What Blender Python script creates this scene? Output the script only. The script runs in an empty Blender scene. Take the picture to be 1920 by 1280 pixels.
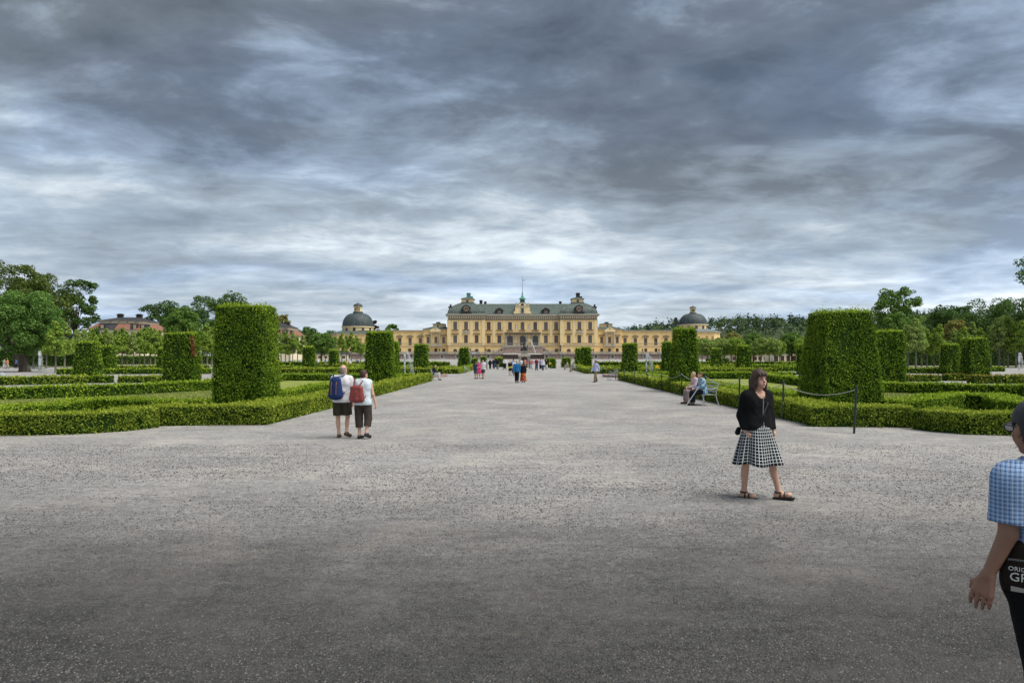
import bpy, math, random
import numpy as np
from mathutils import Vector, Matrix
R = math.radians
random.seed(7)
rng = np.random.default_rng(11)
scn = bpy.context.scene
COL = scn.collection

# ------------------------------------------------------------------ camera
F = 1280.0          # focal length in photo pixels (24 mm on 36 mm, 1920 px wide)
CX, CY, EYE = 980.0, 670.0, 1.9
cam_d = bpy.data.cameras.new('camera')
cam_d.sensor_width = 36.0
cam_d.lens = 36.0 * F / 1920.0
cam_d.shift_x = -(CX - 960.0) / 1920.0
cam_d.shift_y = (CY - 640.0) / 1920.0
cam_d.clip_start = 0.1
cam_d.clip_end = 9000
cam = bpy.data.objects.new('camera', cam_d)
COL.objects.link(cam)
cam.location = (0, 0, EYE)
cam.rotation_euler = (R(90), 0, 0)
scn.camera = cam

# ------------------------------------------------------------------ sky
SUN_EL, SUN_AZ = 60.0, 110.0     # azimuth clockwise from +Y (the view direction): from the right
world = bpy.data.worlds.new('World')
scn.world = world
world.use_nodes = True
wn, wl = world.node_tree.nodes, world.node_tree.links
wn.clear()
def N(nodes, t, **kw):
    n = nodes.new(t)
    for k, v in kw.items():
        if k == 'ins':
            for kk, vv in v.items():
                n.inputs[kk].default_value = vv
        else:
            setattr(n, k, v)
    return n
def ramp(nodes, stops, interp='EASE'):
    n = nodes.new('ShaderNodeValToRGB')
    n.color_ramp.interpolation = interp
    els = n.color_ramp.elements
    while len(els) < len(stops): els.new(0.5)
    for e, (p, c) in zip(els, stops):
        e.position = p
        e.color = (c, c, c, 1) if isinstance(c, (int, float)) else (*c, 1)
    return n
def build_world():
    tc = N(wn, 'ShaderNodeTexCoord')
    sep = N(wn, 'ShaderNodeSeparateXYZ'); wl.new(tc.outputs['Generated'], sep.inputs[0])
    zc = N(wn, 'ShaderNodeMath', operation='MAXIMUM', ins={1: 0.0}); wl.new(sep.outputs[2], zc.inputs[0])
    zz = N(wn, 'ShaderNodeMath', operation='ADD', ins={1: 0.13}); wl.new(zc.outputs[0], zz.inputs[0])
    xm = N(wn, 'ShaderNodeMath', operation='MULTIPLY', ins={1: -1.0}); wl.new(sep.outputs[0], xm.inputs[0])
    u = N(wn, 'ShaderNodeMath', operation='DIVIDE'); wl.new(xm.outputs[0], u.inputs[0]); wl.new(zz.outputs[0], u.inputs[1])
    v = N(wn, 'ShaderNodeMath', operation='DIVIDE'); wl.new(sep.outputs[1], v.inputs[0]); wl.new(zz.outputs[0], v.inputs[1])
    uv = N(wn, 'ShaderNodeCombineXYZ'); wl.new(u.outputs[0], uv.inputs[0]); wl.new(v.outputs[0], uv.inputs[1])
    def noise(scale, detail, rough, dist, loc, sc=(1, 1, 1), rot=0.0):
        m = N(wn, 'ShaderNodeMapping'); m.inputs['Location'].default_value = loc; m.inputs['Scale'].default_value = sc
        m.inputs['Rotation'].default_value = (0, 0, rot)
        wl.new(uv.outputs[0], m.inputs['Vector'])
        n = N(wn, 'ShaderNodeTexNoise', ins={'Scale': scale, 'Detail': detail, 'Roughness': rough, 'Distortion': dist})
        wl.new(m.outputs[0], n.inputs['Vector'])
        return n.outputs['Fac']
    n_big = noise(0.50, 3, 0.5, 0.2, (9.29, 2.31, 0), (0.8, 1.0, 1))
    n_mid = noise(1.9, 10, 0.60, 0.35, (17.99, 0.94, 0), (0.72, 1.0, 1), 0.2)
    n_fine = noise(4.6, 7, 0.58, 0.35, (1.3, 9.2, 0), (0.85, 1.0, 1), 0.25)
    n_hue = noise(0.8, 4, 0.5, 0.2, (21.0, 5.0, 0), (0.7, 1.0, 1))
    def math2(op, a, b):
        m = N(wn, 'ShaderNodeMath', operation=op)
        for i, x in enumerate((a, b)):
            if isinstance(x, (int, float)): m.inputs[i].default_value = x
            else: wl.new(x, m.inputs[i])
        return m.outputs[0]
    dens = math2('ADD', math2('MULTIPLY', n_big, 0.66), math2('ADD', math2('MULTIPLY', n_mid, 0.62), math2('MULTIPLY', n_fine, 0.34)))
    # high = thin bright cloud, low = thick dark belly
    lumr = ramp(wn, [(0.65, 0.0), (0.84, 0.45), (1.03, 1.0)], 'LINEAR')
    wl.new(dens, lumr.inputs[0])
    # clouds thin out towards the horizon: less contrast, paler
    hor = N(wn, 'ShaderNodeMapRange', interpolation_type='SMOOTHSTEP', ins={'From Min': 0.0, 'From Max': 0.46, 'To Min': 1.0, 'To Max': 0.0})
    wl.new(sep.outputs[2], hor.inputs['Value'])
    lum = math2('ADD', math2('MULTIPLY', lumr.outputs[0], math2('SUBTRACT', 0.66, math2('MULTIPLY', hor.outputs[0], 0.22))), math2('MULTIPLY', hor.outputs[0], 0.56))
    colr = ramp(wn, [(0.0, (0.056, 0.071, 0.092)), (0.28, (0.122, 0.146, 0.178)), (0.55, (0.275, 0.332, 0.392)), (0.78, (0.49, 0.55, 0.60)), (1.0, (0.70, 0.745, 0.76))], 'LINEAR')
    wl.new(lum, colr.inputs[0])
    # clear air between the layers: physical sky
    sky = N(wn, 'ShaderNodeTexSky', sky_type='NISHITA')
    sky.sun_disc = False
    sky.sun_elevation = R(SUN_EL); sky.sun_rotation = R(SUN_AZ)
    sk = N(wn, 'ShaderNodeMixRGB', blend_type='MULTIPLY', ins={'Fac': 1.0, 'Color2': (0.075, 0.075, 0.075, 1)})
    wl.new(sky.outputs[0], sk.inputs['Color1'])
    gap = noise(0.9, 6, 0.6, 0.6, (15.3, 2.2, 0), (0.5, 1.0, 1), 0.1)
    gapr = ramp(wn, [(0.50, 0.0), (0.72, 0.30)], 'EASE'); wl.new(gap, gapr.inputs[0])
    mix = N(wn, 'ShaderNodeMixRGB', blend_type='MIX')
    # some decks are bluer, others warmer grey
    huer = ramp(wn, [(0.36, (0.93, 1.0, 1.12)), (0.56, (1.0, 1.0, 1.0))], 'EASE'); wl.new(n_hue, huer.inputs[0])
    hm = N(wn, 'ShaderNodeMixRGB', blend_type='MULTIPLY', ins={'Fac': 1.0}); wl.new(colr.outputs[0], hm.inputs['Color1']); wl.new(huer.outputs[0], hm.inputs['Color2'])
    wl.new(gapr.outputs[0], mix.inputs['Fac']); wl.new(hm.outputs[0], mix.inputs['Color1']); wl.new(sk.outputs[0], mix.inputs['Color2'])
    bg = N(wn, 'ShaderNodeBackground', ins={'Strength': 0.489})
    wl.new(mix.outputs[0], bg.inputs['Color'])
    out = N(wn, 'ShaderNodeOutputWorld'); wl.new(bg.outputs[0], out.inputs['Surface'])
build_world()

sun_d = bpy.data.lights.new('sun', 'SUN')
sun_d.energy = 1.5
sun_d.angle = R(50)
sun_d.color = (1.0, 0.97, 0.91)
sun = bpy.data.objects.new('sun', sun_d)
COL.objects.link(sun)
_sd = Vector((math.sin(R(SUN_AZ)) * math.cos(R(SUN_EL)), math.cos(R(SUN_AZ)) * math.cos(R(SUN_EL)), math.sin(R(SUN_EL))))
sun.rotation_euler = (-_sd).to_track_quat('-Z', 'Y').to_euler()
vs = scn.view_settings
vs.view_transform = 'Standard'; vs.look = 'None'; vs.gamma = 1.0; vs.exposure = 1.62
vs.use_curve_mapping = False
scn.cycles.max_bounces = 6
scn.cycles.diffuse_bounces = 3
scn.cycles.transparent_max_bounces = 8
scn.cycles.use_denoising = True

# ------------------------------------------------------------------ helpers
def gp(px, py, z=0.0):
    """photo pixel on a level at height z -> world x, y (a survey of the photograph)"""
    y = F * (EYE - z) / (py - CY)
    return ((px - CX) / F * y, y)
def wx(px, y): return (px - CX) / F * y
def wz(py, y): return EYE + (CY - py) / F * y

ORD = ['first', 'second', 'third', 'fourth', 'fifth', 'sixth', 'seventh', 'eighth', 'ninth', 'tenth', 'eleventh', 'twelfth', 'thirteenth', 'fourteenth', 'fifteenth', 'sixteenth', 'seventeenth', 'eighteenth', 'nineteenth', 'twentieth', 'twenty-first', 'twenty-second', 'twenty-third', 'twenty-fourth', 'twenty-fifth', 'twenty-sixth']
MATS = {}
def material(name, base, rough=0.8, noise=0.0, nscale=5.0, spec=0.3, bump=0.0, bscale=40.0, metallic=0.0, island=0.0,
             hue=None, detail=6, coords='Object', stretch=(1, 1, 1), transl=0.0, base2=None):
    if name in MATS: return MATS[name]
    m = bpy.data.materials.new(name); m.use_nodes = True
    nt = m.node_tree; nd, lk = nt.nodes, nt.links
    b = nd['Principled BSDF']
    b.inputs['Roughness'].default_value = rough
    b.inputs['Specular IOR Level'].default_value = spec
    b.inputs['Metallic'].default_value = metallic
    b.inputs['Base Color'].default_value = (*base, 1)
    col = None
    if noise > 0 or bump > 0:
        tc = N(nd, 'ShaderNodeTexCoord')
        mp = N(nd, 'ShaderNodeMapping'); mp.inputs['Scale'].default_value = stretch
        lk.new(tc.outputs[coords], mp.inputs[0])
    if noise > 0:
        nz = N(nd, 'ShaderNodeTexNoise', ins={'Scale': nscale, 'Detail': detail, 'Roughness': 0.65})
        lk.new(mp.outputs[0], nz.inputs['Vector'])
        c1 = base; c2 = base2 or tuple(min(1, c * 1.0) for c in base)
        if base2 is None:
            c1 = tuple(c * (1 - noise) for c in base); c2 = tuple(min(1, c * (1 + noise)) for c in base)
        rp = ramp(nd, [(0.32, c1), (0.68, c2)], 'LINEAR'); lk.new(nz.outputs['Fac'], rp.inputs[0])
        col = rp.outputs[0]
    if island > 0:
        g = N(nd, 'ShaderNodeNewGeometry')
        c1 = tuple(c * (1 - island) for c in base); c2 = tuple(min(1, c * (1 + island)) for c in base)
        if hue: stops = [(0.0, c1), (0.55, base), (1.0, hue)]
        else: stops = [(0.0, c1), (0.5, base), (1.0, c2)]
        rp2 = ramp(nd, stops, 'LINEAR'); lk.new(g.outputs['Random Per Island'], rp2.inputs[0])
        if col is None: col = rp2.outputs[0]
        else:
            mx = N(nd, 'ShaderNodeMixRGB', ins={'Fac': 0.5}); lk.new(col, mx.inputs['Color1']); lk.new(rp2.outputs[0], mx.inputs['Color2']); col = mx.outputs[0]
    if col is not None: lk.new(col, b.inputs['Base Color'])
    if bump > 0:
        nb = N(nd, 'ShaderNodeTexNoise', ins={'Scale': bscale, 'Detail': 5, 'Roughness': 0.6}); lk.new(mp.outputs[0], nb.inputs['Vector'])
        bp = N(nd, 'ShaderNodeBump', ins={'Strength': bump, 'Distance': 0.02}); lk.new(nb.outputs['Fac'], bp.inputs['Height']); lk.new(bp.outputs[0], b.inputs['Normal'])
    if transl > 0:
        tr = N(nd, 'ShaderNodeBsdfTranslucent'); 
        if col is not None: lk.new(col, tr.inputs['Color'])
        else: tr.inputs['Color'].default_value = (*base, 1)
        ms = N(nd, 'ShaderNodeMixShader', ins={'Fac': transl})
        out = nd['Material Output']
        lk.new(b.outputs[0], ms.inputs[1]); lk.new(tr.outputs[0], ms.inputs[2]); lk.new(ms.outputs[0], out.inputs['Surface'])
    MATS[name] = m
    return m

def mesh_from(name, V, Fc, mats=(), midx=None, smooth=False):
    me = bpy.data.meshes.new(name)
    V = np.asarray(V, dtype=np.float32)
    if isinstance(Fc, np.ndarray):
        k = Fc.shape[1]; nf = len(Fc)
        me.vertices.add(len(V)); me.vertices.foreach_set('co', V.ravel())
        me.loops.add(nf * k); me.loops.foreach_set('vertex_index', Fc.astype(np.int32).ravel())
        me.polygons.add(nf)
        me.polygons.foreach_set('loop_start', np.arange(0, nf * k, k, dtype=np.int32))
    else:
        me.from_pydata([tuple(v) for v in V], [], Fc)
    for m in mats: me.materials.append(m)
    if midx is not None: me.polygons.foreach_set('material_index', np.asarray(midx, dtype=np.int32))
    if smooth: me.polygons.foreach_set('use_smooth', np.ones(len(me.polygons), dtype=bool))
    me.update(calc_edges=True)
    me.validate()
    return me
def link(name, me, parent=None, loc=None, rz=None):
    o = bpy.data.objects.new(name, me)
    COL.objects.link(o)
    if parent is not None: o.parent = parent
    if loc is not None: o.location = loc
    if rz is not None: o.rotation_euler = (0, 0, rz)
    return o
def tag(o, label=None, cat=None, group=None, kind=None):
    if label: o['label'] = label
    if cat: o['category'] = cat
    if group: o['group'] = group
    if kind: o['kind'] = kind
    return o
def root(name, loc, label, cat, group=None, rz=0.0):
    o = link(name, None, None, loc, rz)
    return tag(o, label, cat, group)
def copy_tree(o, parent=None):
    c = o.copy(); COL.objects.link(c); c.parent = parent
    for ch in list(o.children): copy_tree(ch, c)
    return c

class MB:
    """collects solids into one mesh"""
    def __init__(s): s.v = []; s.f = []; s.m = []; s.cur = 0
    def add(s, vs, fs):
        o = len(s.v); s.v += [tuple(x) for x in vs]
        for f in fs: s.f.append(tuple(i + o for i in f)); s.m.append(s.cur)
        return s
    def box(s, x0, x1, y0, y1, z0, z1):
        v = [(x0,y0,z0),(x1,y0,z0),(x1,y1,z0),(x0,y1,z0),(x0,y0,z1),(x1,y0,z1),(x1,y1,z1),(x0,y1,z1)]
        return s.add(v, [(0,3,2,1),(4,5,6,7),(0,1,5,4),(1,2,6,5),(2,3,7,6),(3,0,4,7)])
    def frustum(s, x0, x1, y0, y1, z0, X0, X1, Y0, Y1, z1):
        v = [(x0,y0,z0),(x1,y0,z0),(x1,y1,z0),(x0,y1,z0),(X0,Y0,z1),(X1,Y0,z1),(X1,Y1,z1),(X0,Y1,z1)]
        return s.add(v, [(0,3,2,1),(4,5,6,7),(0,1,5,4),(1,2,6,5),(2,3,7,6),(3,0,4,7)])
    def prism_xz(s, pts, y0, y1):
        """polygon in the x-z plane (counter-clockwise seen from -y) extruded in y"""
        n = len(pts)
        v = [(x, y0, z) for x, z in pts] + [(x, y1, z) for x, z in pts]
        fs = [tuple(range(n)), tuple(range(2*n-1, n-1, -1))]
        for i in range(n):
            j = (i + 1) % n
            fs.append((j, i, n + i, n + j))
        return s.add(v, fs)
    def prism_xy(s, pts, z0, z1):
        n = len(pts)
        v = [(x, y, z0) for x, y in pts] + [(x, y, z1) for x, y in pts]
        fs = [tuple(range(n-1, -1, -1)), tuple(range(n, 2*n))]
        for i in range(n):
            j = (i + 1) % n
            fs.append((i, j, n + j, n + i))
        return s.add(v, fs)
    def lathe(s, prof, cx=0, cy=0, n=16, a0=0.0, sx=1.0, sy=1.0):
        """profile of (r, z) from bottom to top"""
        o = []; m = len(prof)
        for r, z in prof:
            for i in range(n):
                a = a0 + 2 * math.pi * i / n
                o.append((cx + sx * r * math.cos(a), cy + sy * r * math.sin(a), z))
        fs = []
        for k in range(m - 1):
            for i in range(n):
                j = (i + 1) % n
                fs.append((k*n+i, k*n+j, (k+1)*n+j, (k+1)*n+i))
        fs.append(tuple(range(n-1, -1, -1))); fs.append(tuple((m-1)*n + i for i in range(n)))
        return s.add(o, fs)
    def tube(s, pts, radii, n=8, caps=True):
        pts = [Vector(p) for p in pts]
        if isinstance(radii, (int, float)): radii = [radii] * len(pts)
        vs = []; up = Vector((0.013, 0.021, 1))
        for i, p in enumerate(pts):
            d = (pts[min(i+1, len(pts)-1)] - pts[max(i-1, 0)]).normalized()
            a = d.cross(up)
            if a.length < 0.05: a = d.cross(Vector((1, 0, 0)))
            a.normalize(); b = a.cross(d).normalized()
            for k in range(n):
                t = 2 * math.pi * k / n
                vs.append(p + (a * math.cos(t) + b * math.sin(t)) * radii[i])
        fs = []
        for i in range(len(pts) - 1):
            for k in range(n):
                j = (k + 1) % n
                fs.append((i*n+k, i*n+j, (i+1)*n+j, (i+1)*n+k))
        if caps:
            fs.append(tuple(range(n-1, -1, -1))); fs.append(tuple((len(pts)-1)*n + k for k in range(n)))
        return s.add(vs, fs)
    def mesh(s, name, mats, smooth=False):
        if not isinstance(mats, (list, tuple)): mats = [mats]
        me = bpy.data.meshes.new(name); me.from_pydata(s.v, [], s.f)
        for m in mats: me.materials.append(m)
        if len(mats) > 1: me.polygons.foreach_set('material_index', s.m)
        if smooth:
            me.polygons.foreach_set('use_smooth', [True] * len(me.polygons))
        me.update(calc_edges=True)
        return me
    def build(s, name, mats, parent=None, loc=None, smooth=False):
        me = s.mesh(name, mats, smooth)
        o = link(name, me, parent, loc)
        if smooth:
            try: me.set_sharp_from_angle(angle=R(40))
            except Exception: pass
        return o

# value noise, vectorised
_perm = rng.random((64, 64, 64)).astype(np.float32)
def vnoise(p):
    p = np.asarray(p, dtype=np.float64)
    i = np.floor(p).astype(np.int64); f = p - i
    f = f * f * (3 - 2 * f)
    r = 0
    for dx in (0, 1):
        wxx = f[:, 0] if dx else 1 - f[:, 0]
        for dy in (0, 1):
            wyy = f[:, 1] if dy else 1 - f[:, 1]
            for dz in (0, 1):
                wzz = f[:, 2] if dz else 1 - f[:, 2]
                r = r + wxx * wyy * wzz * _perm[(i[:, 0]+dx) & 63, (i[:, 1]+dy) & 63, (i[:, 2]+dz) & 63]
    return r
def fbm(p, o=3):
    a, s, t = 0.5, 0.0, 0.0
    for k in range(o):
        s = s + a * vnoise(p * (2 ** k) + 17.3 * k); t += a; a *= 0.5
    return s / t - 0.5

def unit(a): return a / np.maximum(np.linalg.norm(a, axis=1, keepdims=True), 1e-9)
def leaf_quads(P, Nn, size, spread=0.9, aspect=0.5, r=rng):
    """one diamond leaf per point; facing about Nn, spread = randomness of direction"""
    n = len(P)
    nr = unit(Nn + spread * r.normal(size=(n, 3)))
    t = unit(np.cross(nr, r.normal(size=(n, 3))))
    b = np.cross(nr, t)
    s = (size * (0.65 + 0.7 * r.random(n)))[:, None]
    V = np.stack([P - t * s * 0.5, P + b * s * aspect * 0.5 + nr * s * 0.06, P + t * s * 0.5, P - b * s * aspect * 0.5 + nr * s * 0.06], axis=1).reshape(-1, 3)
    Fq = np.arange(4 * n, dtype=np.int32).reshape(n, 4)
    return V, Fq
def join_geo(parts):
    """[(V, F(quads), material index)] -> V, F, midx"""
    Vs, Fs, Ms, o = [], [], [], 0
    for V, Fq, mi in parts:
        Vs.append(V); Fs.append(Fq + o); Ms.append(np.full(len(Fq), mi)); o += len(V)
    return np.concatenate(Vs), np.concatenate(Fs), np.concatenate(Ms)
# ------------------------------------------------------------------ ground
def gravel_material():
    m = bpy.data.materials.new('gravel'); m.use_nodes = True
    nd, lk = m.node_tree.nodes, m.node_tree.links
    b = nd['Principled BSDF']; b.inputs['Roughness'].default_value = 0.85; b.inputs['Specular IOR Level'].default_value = 0.25
    tc = N(nd, 'ShaderNodeTexCoord')
    def noise(scale, detail, rough=0.6, dist=0.0):
        n = N(nd, 'ShaderNodeTexNoise', ins={'Scale': scale, 'Detail': detail, 'Roughness': rough, 'Distortion': dist})
        lk.new(tc.outputs['Object'], n.inputs['Vector']); return n.outputs['Fac']
    vor = N(nd, 'ShaderNodeTexVoronoi', feature='F1', ins={'Scale': 62.0}); lk.new(tc.outputs['Object'], vor.inputs['Vector'])
    stone = ramp(nd, [(0.0, (0.15, 0.15, 0.157)), (0.35, (0.26, 0.256, 0.255)), (0.7, (0.37, 0.36, 0.345)), (0.93, (0.49, 0.465, 0.43)), (1.0, (0.42, 0.33, 0.26))], 'LINEAR')
    sepc = N(nd, 'ShaderNodeSeparateColor'); lk.new(vor.outputs['Color'], sepc.inputs[0]); lk.new(sepc.outputs[0], stone.inputs[0])
    vor2 = N(nd, 'ShaderNodeTexVoronoi', feature='F1', ins={'Scale': 17.0, 'Randomness': 1.0}); lk.new(tc.outputs['Object'], vor2.inputs['Vector'])
    sep2 = N(nd, 'ShaderNodeSeparateColor'); lk.new(vor2.outputs['Color'], sep2.inputs[0])
    stone2 = ramp(nd, [(0.0, (0.20, 0.20, 0.20)), (0.5, (0.32, 0.315, 0.305)), (1.0, (0.45, 0.435, 0.41))], 'LINEAR'); lk.new(sep2.outputs[1], stone2.inputs[0])
    smx = N(nd, 'ShaderNodeMixRGB', ins={'Fac': 0.35}); lk.new(stone.outputs[0], smx.inputs['Color1']); lk.new(stone2.outputs[0], smx.inputs['Color2'])
    sand = N(nd, 'ShaderNodeRGB'); sand.outputs[0].default_value = (0.42, 0.385, 0.345, 1)
    worn = ramp(nd, [(0.44, 0.0), (0.66, 0.5)], 'EASE'); lk.new(noise(0.55, 9, 0.68, 0.4), worn.inputs[0])
    mx = N(nd, 'ShaderNodeMixRGB'); lk.new(worn.outputs[0], mx.inputs['Fac']); lk.new(smx.outputs[0], mx.inputs['Color1']); lk.new(sand.outputs[0], mx.inputs['Color2'])
    # scuffs: short drag marks left by feet and rakes across the walk
    ms = N(nd, 'ShaderNodeMapping'); ms.inputs['Scale'].default_value = (0.9, 3.4, 1); ms.inputs['Rotation'].default_value = (0, 0, 0.12); lk.new(tc.outputs['Object'], ms.inputs[0])
    ns = N(nd, 'ShaderNodeTexNoise', ins={'Scale': 1.1, 'Detail': 6, 'Roughness': 0.7, 'Distortion': 0.8}); lk.new(ms.outputs[0], ns.inputs['Vector'])
    scuff = ramp(nd, [(0.34, 0.80), (0.50, 1.0), (0.68, 1.14)], 'EASE'); lk.new(ns.outputs['Fac'], scuff.inputs[0])
    mus = N(nd, 'ShaderNodeMixRGB', blend_type='MULTIPLY', ins={'Fac': 1.0}); lk.new(mx.outputs[0], mus.inputs['Color1']); lk.new(scuff.outputs[0], mus.inputs['Color2'])
    mx = mus
    # broad tone: trodden pale gravel against darker, coarser drifts
    broad = ramp(nd, [(0.36, 0.90), (0.62, 1.06)], 'EASE'); lk.new(noise(0.16, 5, 0.6, 0.5), broad.inputs[0])
    mu = N(nd, 'ShaderNodeMixRGB', blend_type='MULTIPLY', ins={'Fac': 1.0}); lk.new(mx.outputs[0], mu.inputs['Color1']); lk.new(broad.outputs[0], mu.inputs['Color2'])
    fine = ramp(nd, [(0.35, 0.80), (0.65, 1.12)], 'LINEAR'); lk.new(noise(9.0, 8, 0.75), fine.inputs[0])
    mu2 = N(nd, 'ShaderNodeMixRGB', blend_type='MULTIPLY', ins={'Fac': 1.0}); lk.new(mu.outputs[0], mu2.inputs['Color1']); lk.new(fine.outputs[0], mu2.inputs['Color2'])
    # near end: vignette darkening painted into the colour, plus darker stone; ragged edge
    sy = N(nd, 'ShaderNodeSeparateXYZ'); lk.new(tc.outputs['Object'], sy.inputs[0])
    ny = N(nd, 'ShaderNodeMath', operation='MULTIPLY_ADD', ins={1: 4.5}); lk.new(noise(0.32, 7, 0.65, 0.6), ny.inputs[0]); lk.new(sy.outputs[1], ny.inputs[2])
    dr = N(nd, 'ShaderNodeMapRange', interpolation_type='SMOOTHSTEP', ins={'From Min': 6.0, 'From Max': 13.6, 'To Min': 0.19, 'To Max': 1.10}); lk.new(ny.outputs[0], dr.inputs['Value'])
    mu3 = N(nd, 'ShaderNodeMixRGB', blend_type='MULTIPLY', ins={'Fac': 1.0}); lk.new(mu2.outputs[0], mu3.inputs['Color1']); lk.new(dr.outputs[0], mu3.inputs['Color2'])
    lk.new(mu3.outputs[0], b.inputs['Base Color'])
    hgt = N(nd, 'ShaderNodeMath', operation='SUBTRACT', ins={0: 1.0}); lk.new(vor.outputs['Distance'], hgt.inputs[1])
    inv = N(nd, 'ShaderNodeMath', operation='SUBTRACT', ins={0: 1.15}); lk.new(worn.outputs[0], inv.inputs[1])
    bp = N(nd, 'ShaderNodeBump', ins={'Distance': 0.012}); lk.new(hgt.outputs[0], bp.inputs['Height']); lk.new(inv.outputs[0], bp.inputs['Strength'])
    bp2 = N(nd, 'ShaderNodeBump', ins={'Distance': 0.05, 'Strength': 0.35}); lk.new(noise(3.0, 6, 0.7), bp2.inputs['Height']); lk.new(bp.outputs[0], bp2.inputs['Normal'])
    lk.new(bp2.outputs[0], b.inputs['Normal'])
    MATS['gravel'] = m
    return m
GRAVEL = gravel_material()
def ground_z(y):
    t = min(1.0, max(0.0, (y - 150.0) / 100.0))
    return 1.25 * t * t * (3 - 2 * t)
def build_ground():
    ys = [-300, -20, 0, 20, 60, 150] + [150 + 10 * i for i in range(1, 11)] + [300, 500, 1000, 2500, 6000]
    xs = [-6000, -1500, -400, -120, -40, 0, 40, 120, 400, 1500, 6000]
    V = [(x, y, ground_z(y)) for y in ys for x in xs]
    n = len(xs)
    Fc = [(j*n+i, j*n+i+1, (j+1)*n+i+1, (j+1)*n+i) for j in range(len(ys)-1) for i in range(n-1)]
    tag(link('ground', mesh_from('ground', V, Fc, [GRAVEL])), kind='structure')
build_ground()

STONEM = material('loose_stone', (0.10, 0.10, 0.103), 0.9, island=0.6, hue=(0.18, 0.17, 0.16), spec=0.2)
def build_pebbles():
    # loose stones of the coarse drifts near the camera: half-buried, four faces each
    n = 210000
    y = 3.3 * np.exp(rng.random(n) * math.log(15.0 / 3.3))
    x = (rng.random(n) * 2 - 1) * (y * 0.80 + 0.4)
    p = np.stack([x, y, np.zeros(n)], 1)
    keep = (fbm(p * np.array([0.55, 0.9, 1]) + 3.0, 4) + 0.13 * rng.normal(size=n)) < 0.06
    p = p[keep]; n = len(p)
    s = 0.0042 + 0.0075 * rng.random(n) ** 3.0
    s *= np.clip(p[:, 1] / 6.5, 0.8, 1.5)
    a = rng.random(n) * 6.283
    V = np.zeros((n, 5, 3), dtype=np.float32)
    for k in range(4):
        ang = a + k * math.pi / 2 + rng.normal(size=n) * 0.25
        rr = s * (0.75 + 0.6 * rng.random(n))
        V[:, k, 0] = p[:, 0] + np.cos(ang) * rr; V[:, k, 1] = p[:, 1] + np.sin(ang) * rr; V[:, k, 2] = -0.001
    V[:, 4, 0] = p[:, 0] + rng.normal(size=n) * s * 0.35; V[:, 4, 1] = p[:, 1] + rng.normal(size=n) * s * 0.35; V[:, 4, 2] = s * (0.45 + 0.5 * rng.random(n))
    base = (np.arange(n) * 5)[:, None, None]
    tri = np.array([[0, 1, 4], [1, 2, 4], [2, 3, 4], [3, 0, 4]])[None]
    Fq = (base + tri).reshape(-1, 3)
    tag(link('loose_gravel', mesh_from('loose_gravel', V.reshape(-1, 3), Fq, [STONEM])), 'loose dark grey gravel stones strewn over the foreground', 'gravel', kind='stuff')
build_pebbles()

LAWN = material('lawn', (0.235, 0.275, 0.07), 0.95, noise=0.30, nscale=0.6, spec=0.1, bump=0.5, bscale=60, detail=10)
LAWN_DRY = material('lawn_dry', (0.20, 0.21, 0.075), 0.95, noise=0.3, nscale=0.4, spec=0.1, bump=0.5, bscale=50, detail=10)
def sheet(name, pts, mat, z=0.012):
    V = [(x, y, z) for x, y in pts]
    tag(link(name, mesh_from(name, V, [tuple(range(len(pts)))], [mat])), kind='structure')
sheet('lawn', [(-7.7, 19.9), (-7.7, 55.4), (-19.3, 55.4), (-18.2, 45), (-18.1, 39), (-20.5, 33.0), (-24.5, 29.2), (-24, 19), (-16, 17.6), (-12.5, 19.3)], LAWN)
sheet('lawn', [(8.6, 20.0), (13.5, 20.2), (17, 18.6), (24.5, 17.6), (25.5, 31), (24, 33.4), (19.4, 37), (18.4, 42), (19.2, 54), (24, 60), (8.6, 59.5)], LAWN)
sheet('lawn', [(-7.8, 79.5), (-7.8, 116), (-30, 116), (-30, 79.5)], LAWN_DRY)
sheet('lawn', [(8.3, 80.5), (8.3, 118), (32, 118), (32, 80.5)], LAWN_DRY)
sheet('lawn', [(-120, 134), (-14, 134), (-14, 149), (-120, 149)], LAWN_DRY)
sheet('lawn', [(14, 134), (120, 134), (120, 149), (14, 149)], LAWN_DRY)

# grass tufts standing on the near lawns
def build_grass(poly, n, seed):
    r = np.random.default_rng(seed)
    P = np.array(poly); lo, hi = P.min(0), P.max(0)
    q = lo + (hi - lo) * r.random((n, 2))
    ins = np.zeros(n, bool); j = len(P) - 1
    for i in range(len(P)):
        c = ((P[i, 1] > q[:, 1]) != (P[j, 1] > q[:, 1])) & (q[:, 0] < (P[j, 0] - P[i, 0]) * (q[:, 1] - P[i, 1]) / (P[j, 1] - P[i, 1] + 1e-9) + P[i, 0])
        ins ^= c; j = i
    q = q[ins]; n = len(q)
    h = 0.02 + 0.03 * r.random(n); a = r.random(n) * 6.283
    V = np.zeros((n, 3, 3), np.float32)
    w = 0.02
    V[:, 0] = np.stack([q[:, 0] - w*np.cos(a), q[:, 1] - w*np.sin(a), np.full(n, 0.012)], 1)
    V[:, 1] = np.stack([q[:, 0] + w*np.cos(a), q[:, 1] + w*np.sin(a), np.full(n, 0.012)], 1)
    V[:, 2] = np.stack([q[:, 0] + r.normal(size=n)*0.015, q[:, 1] + r.normal(size=n)*0.015, 0.012 + h], 1)
    return V.reshape(-1, 3), np.arange(3*n).reshape(n, 3)
GRASS = material('grass_blade', (0.21, 0.27, 0.06), 0.8, island=0.35, hue=(0.38, 0.36, 0.14), transl=0.25)
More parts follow.
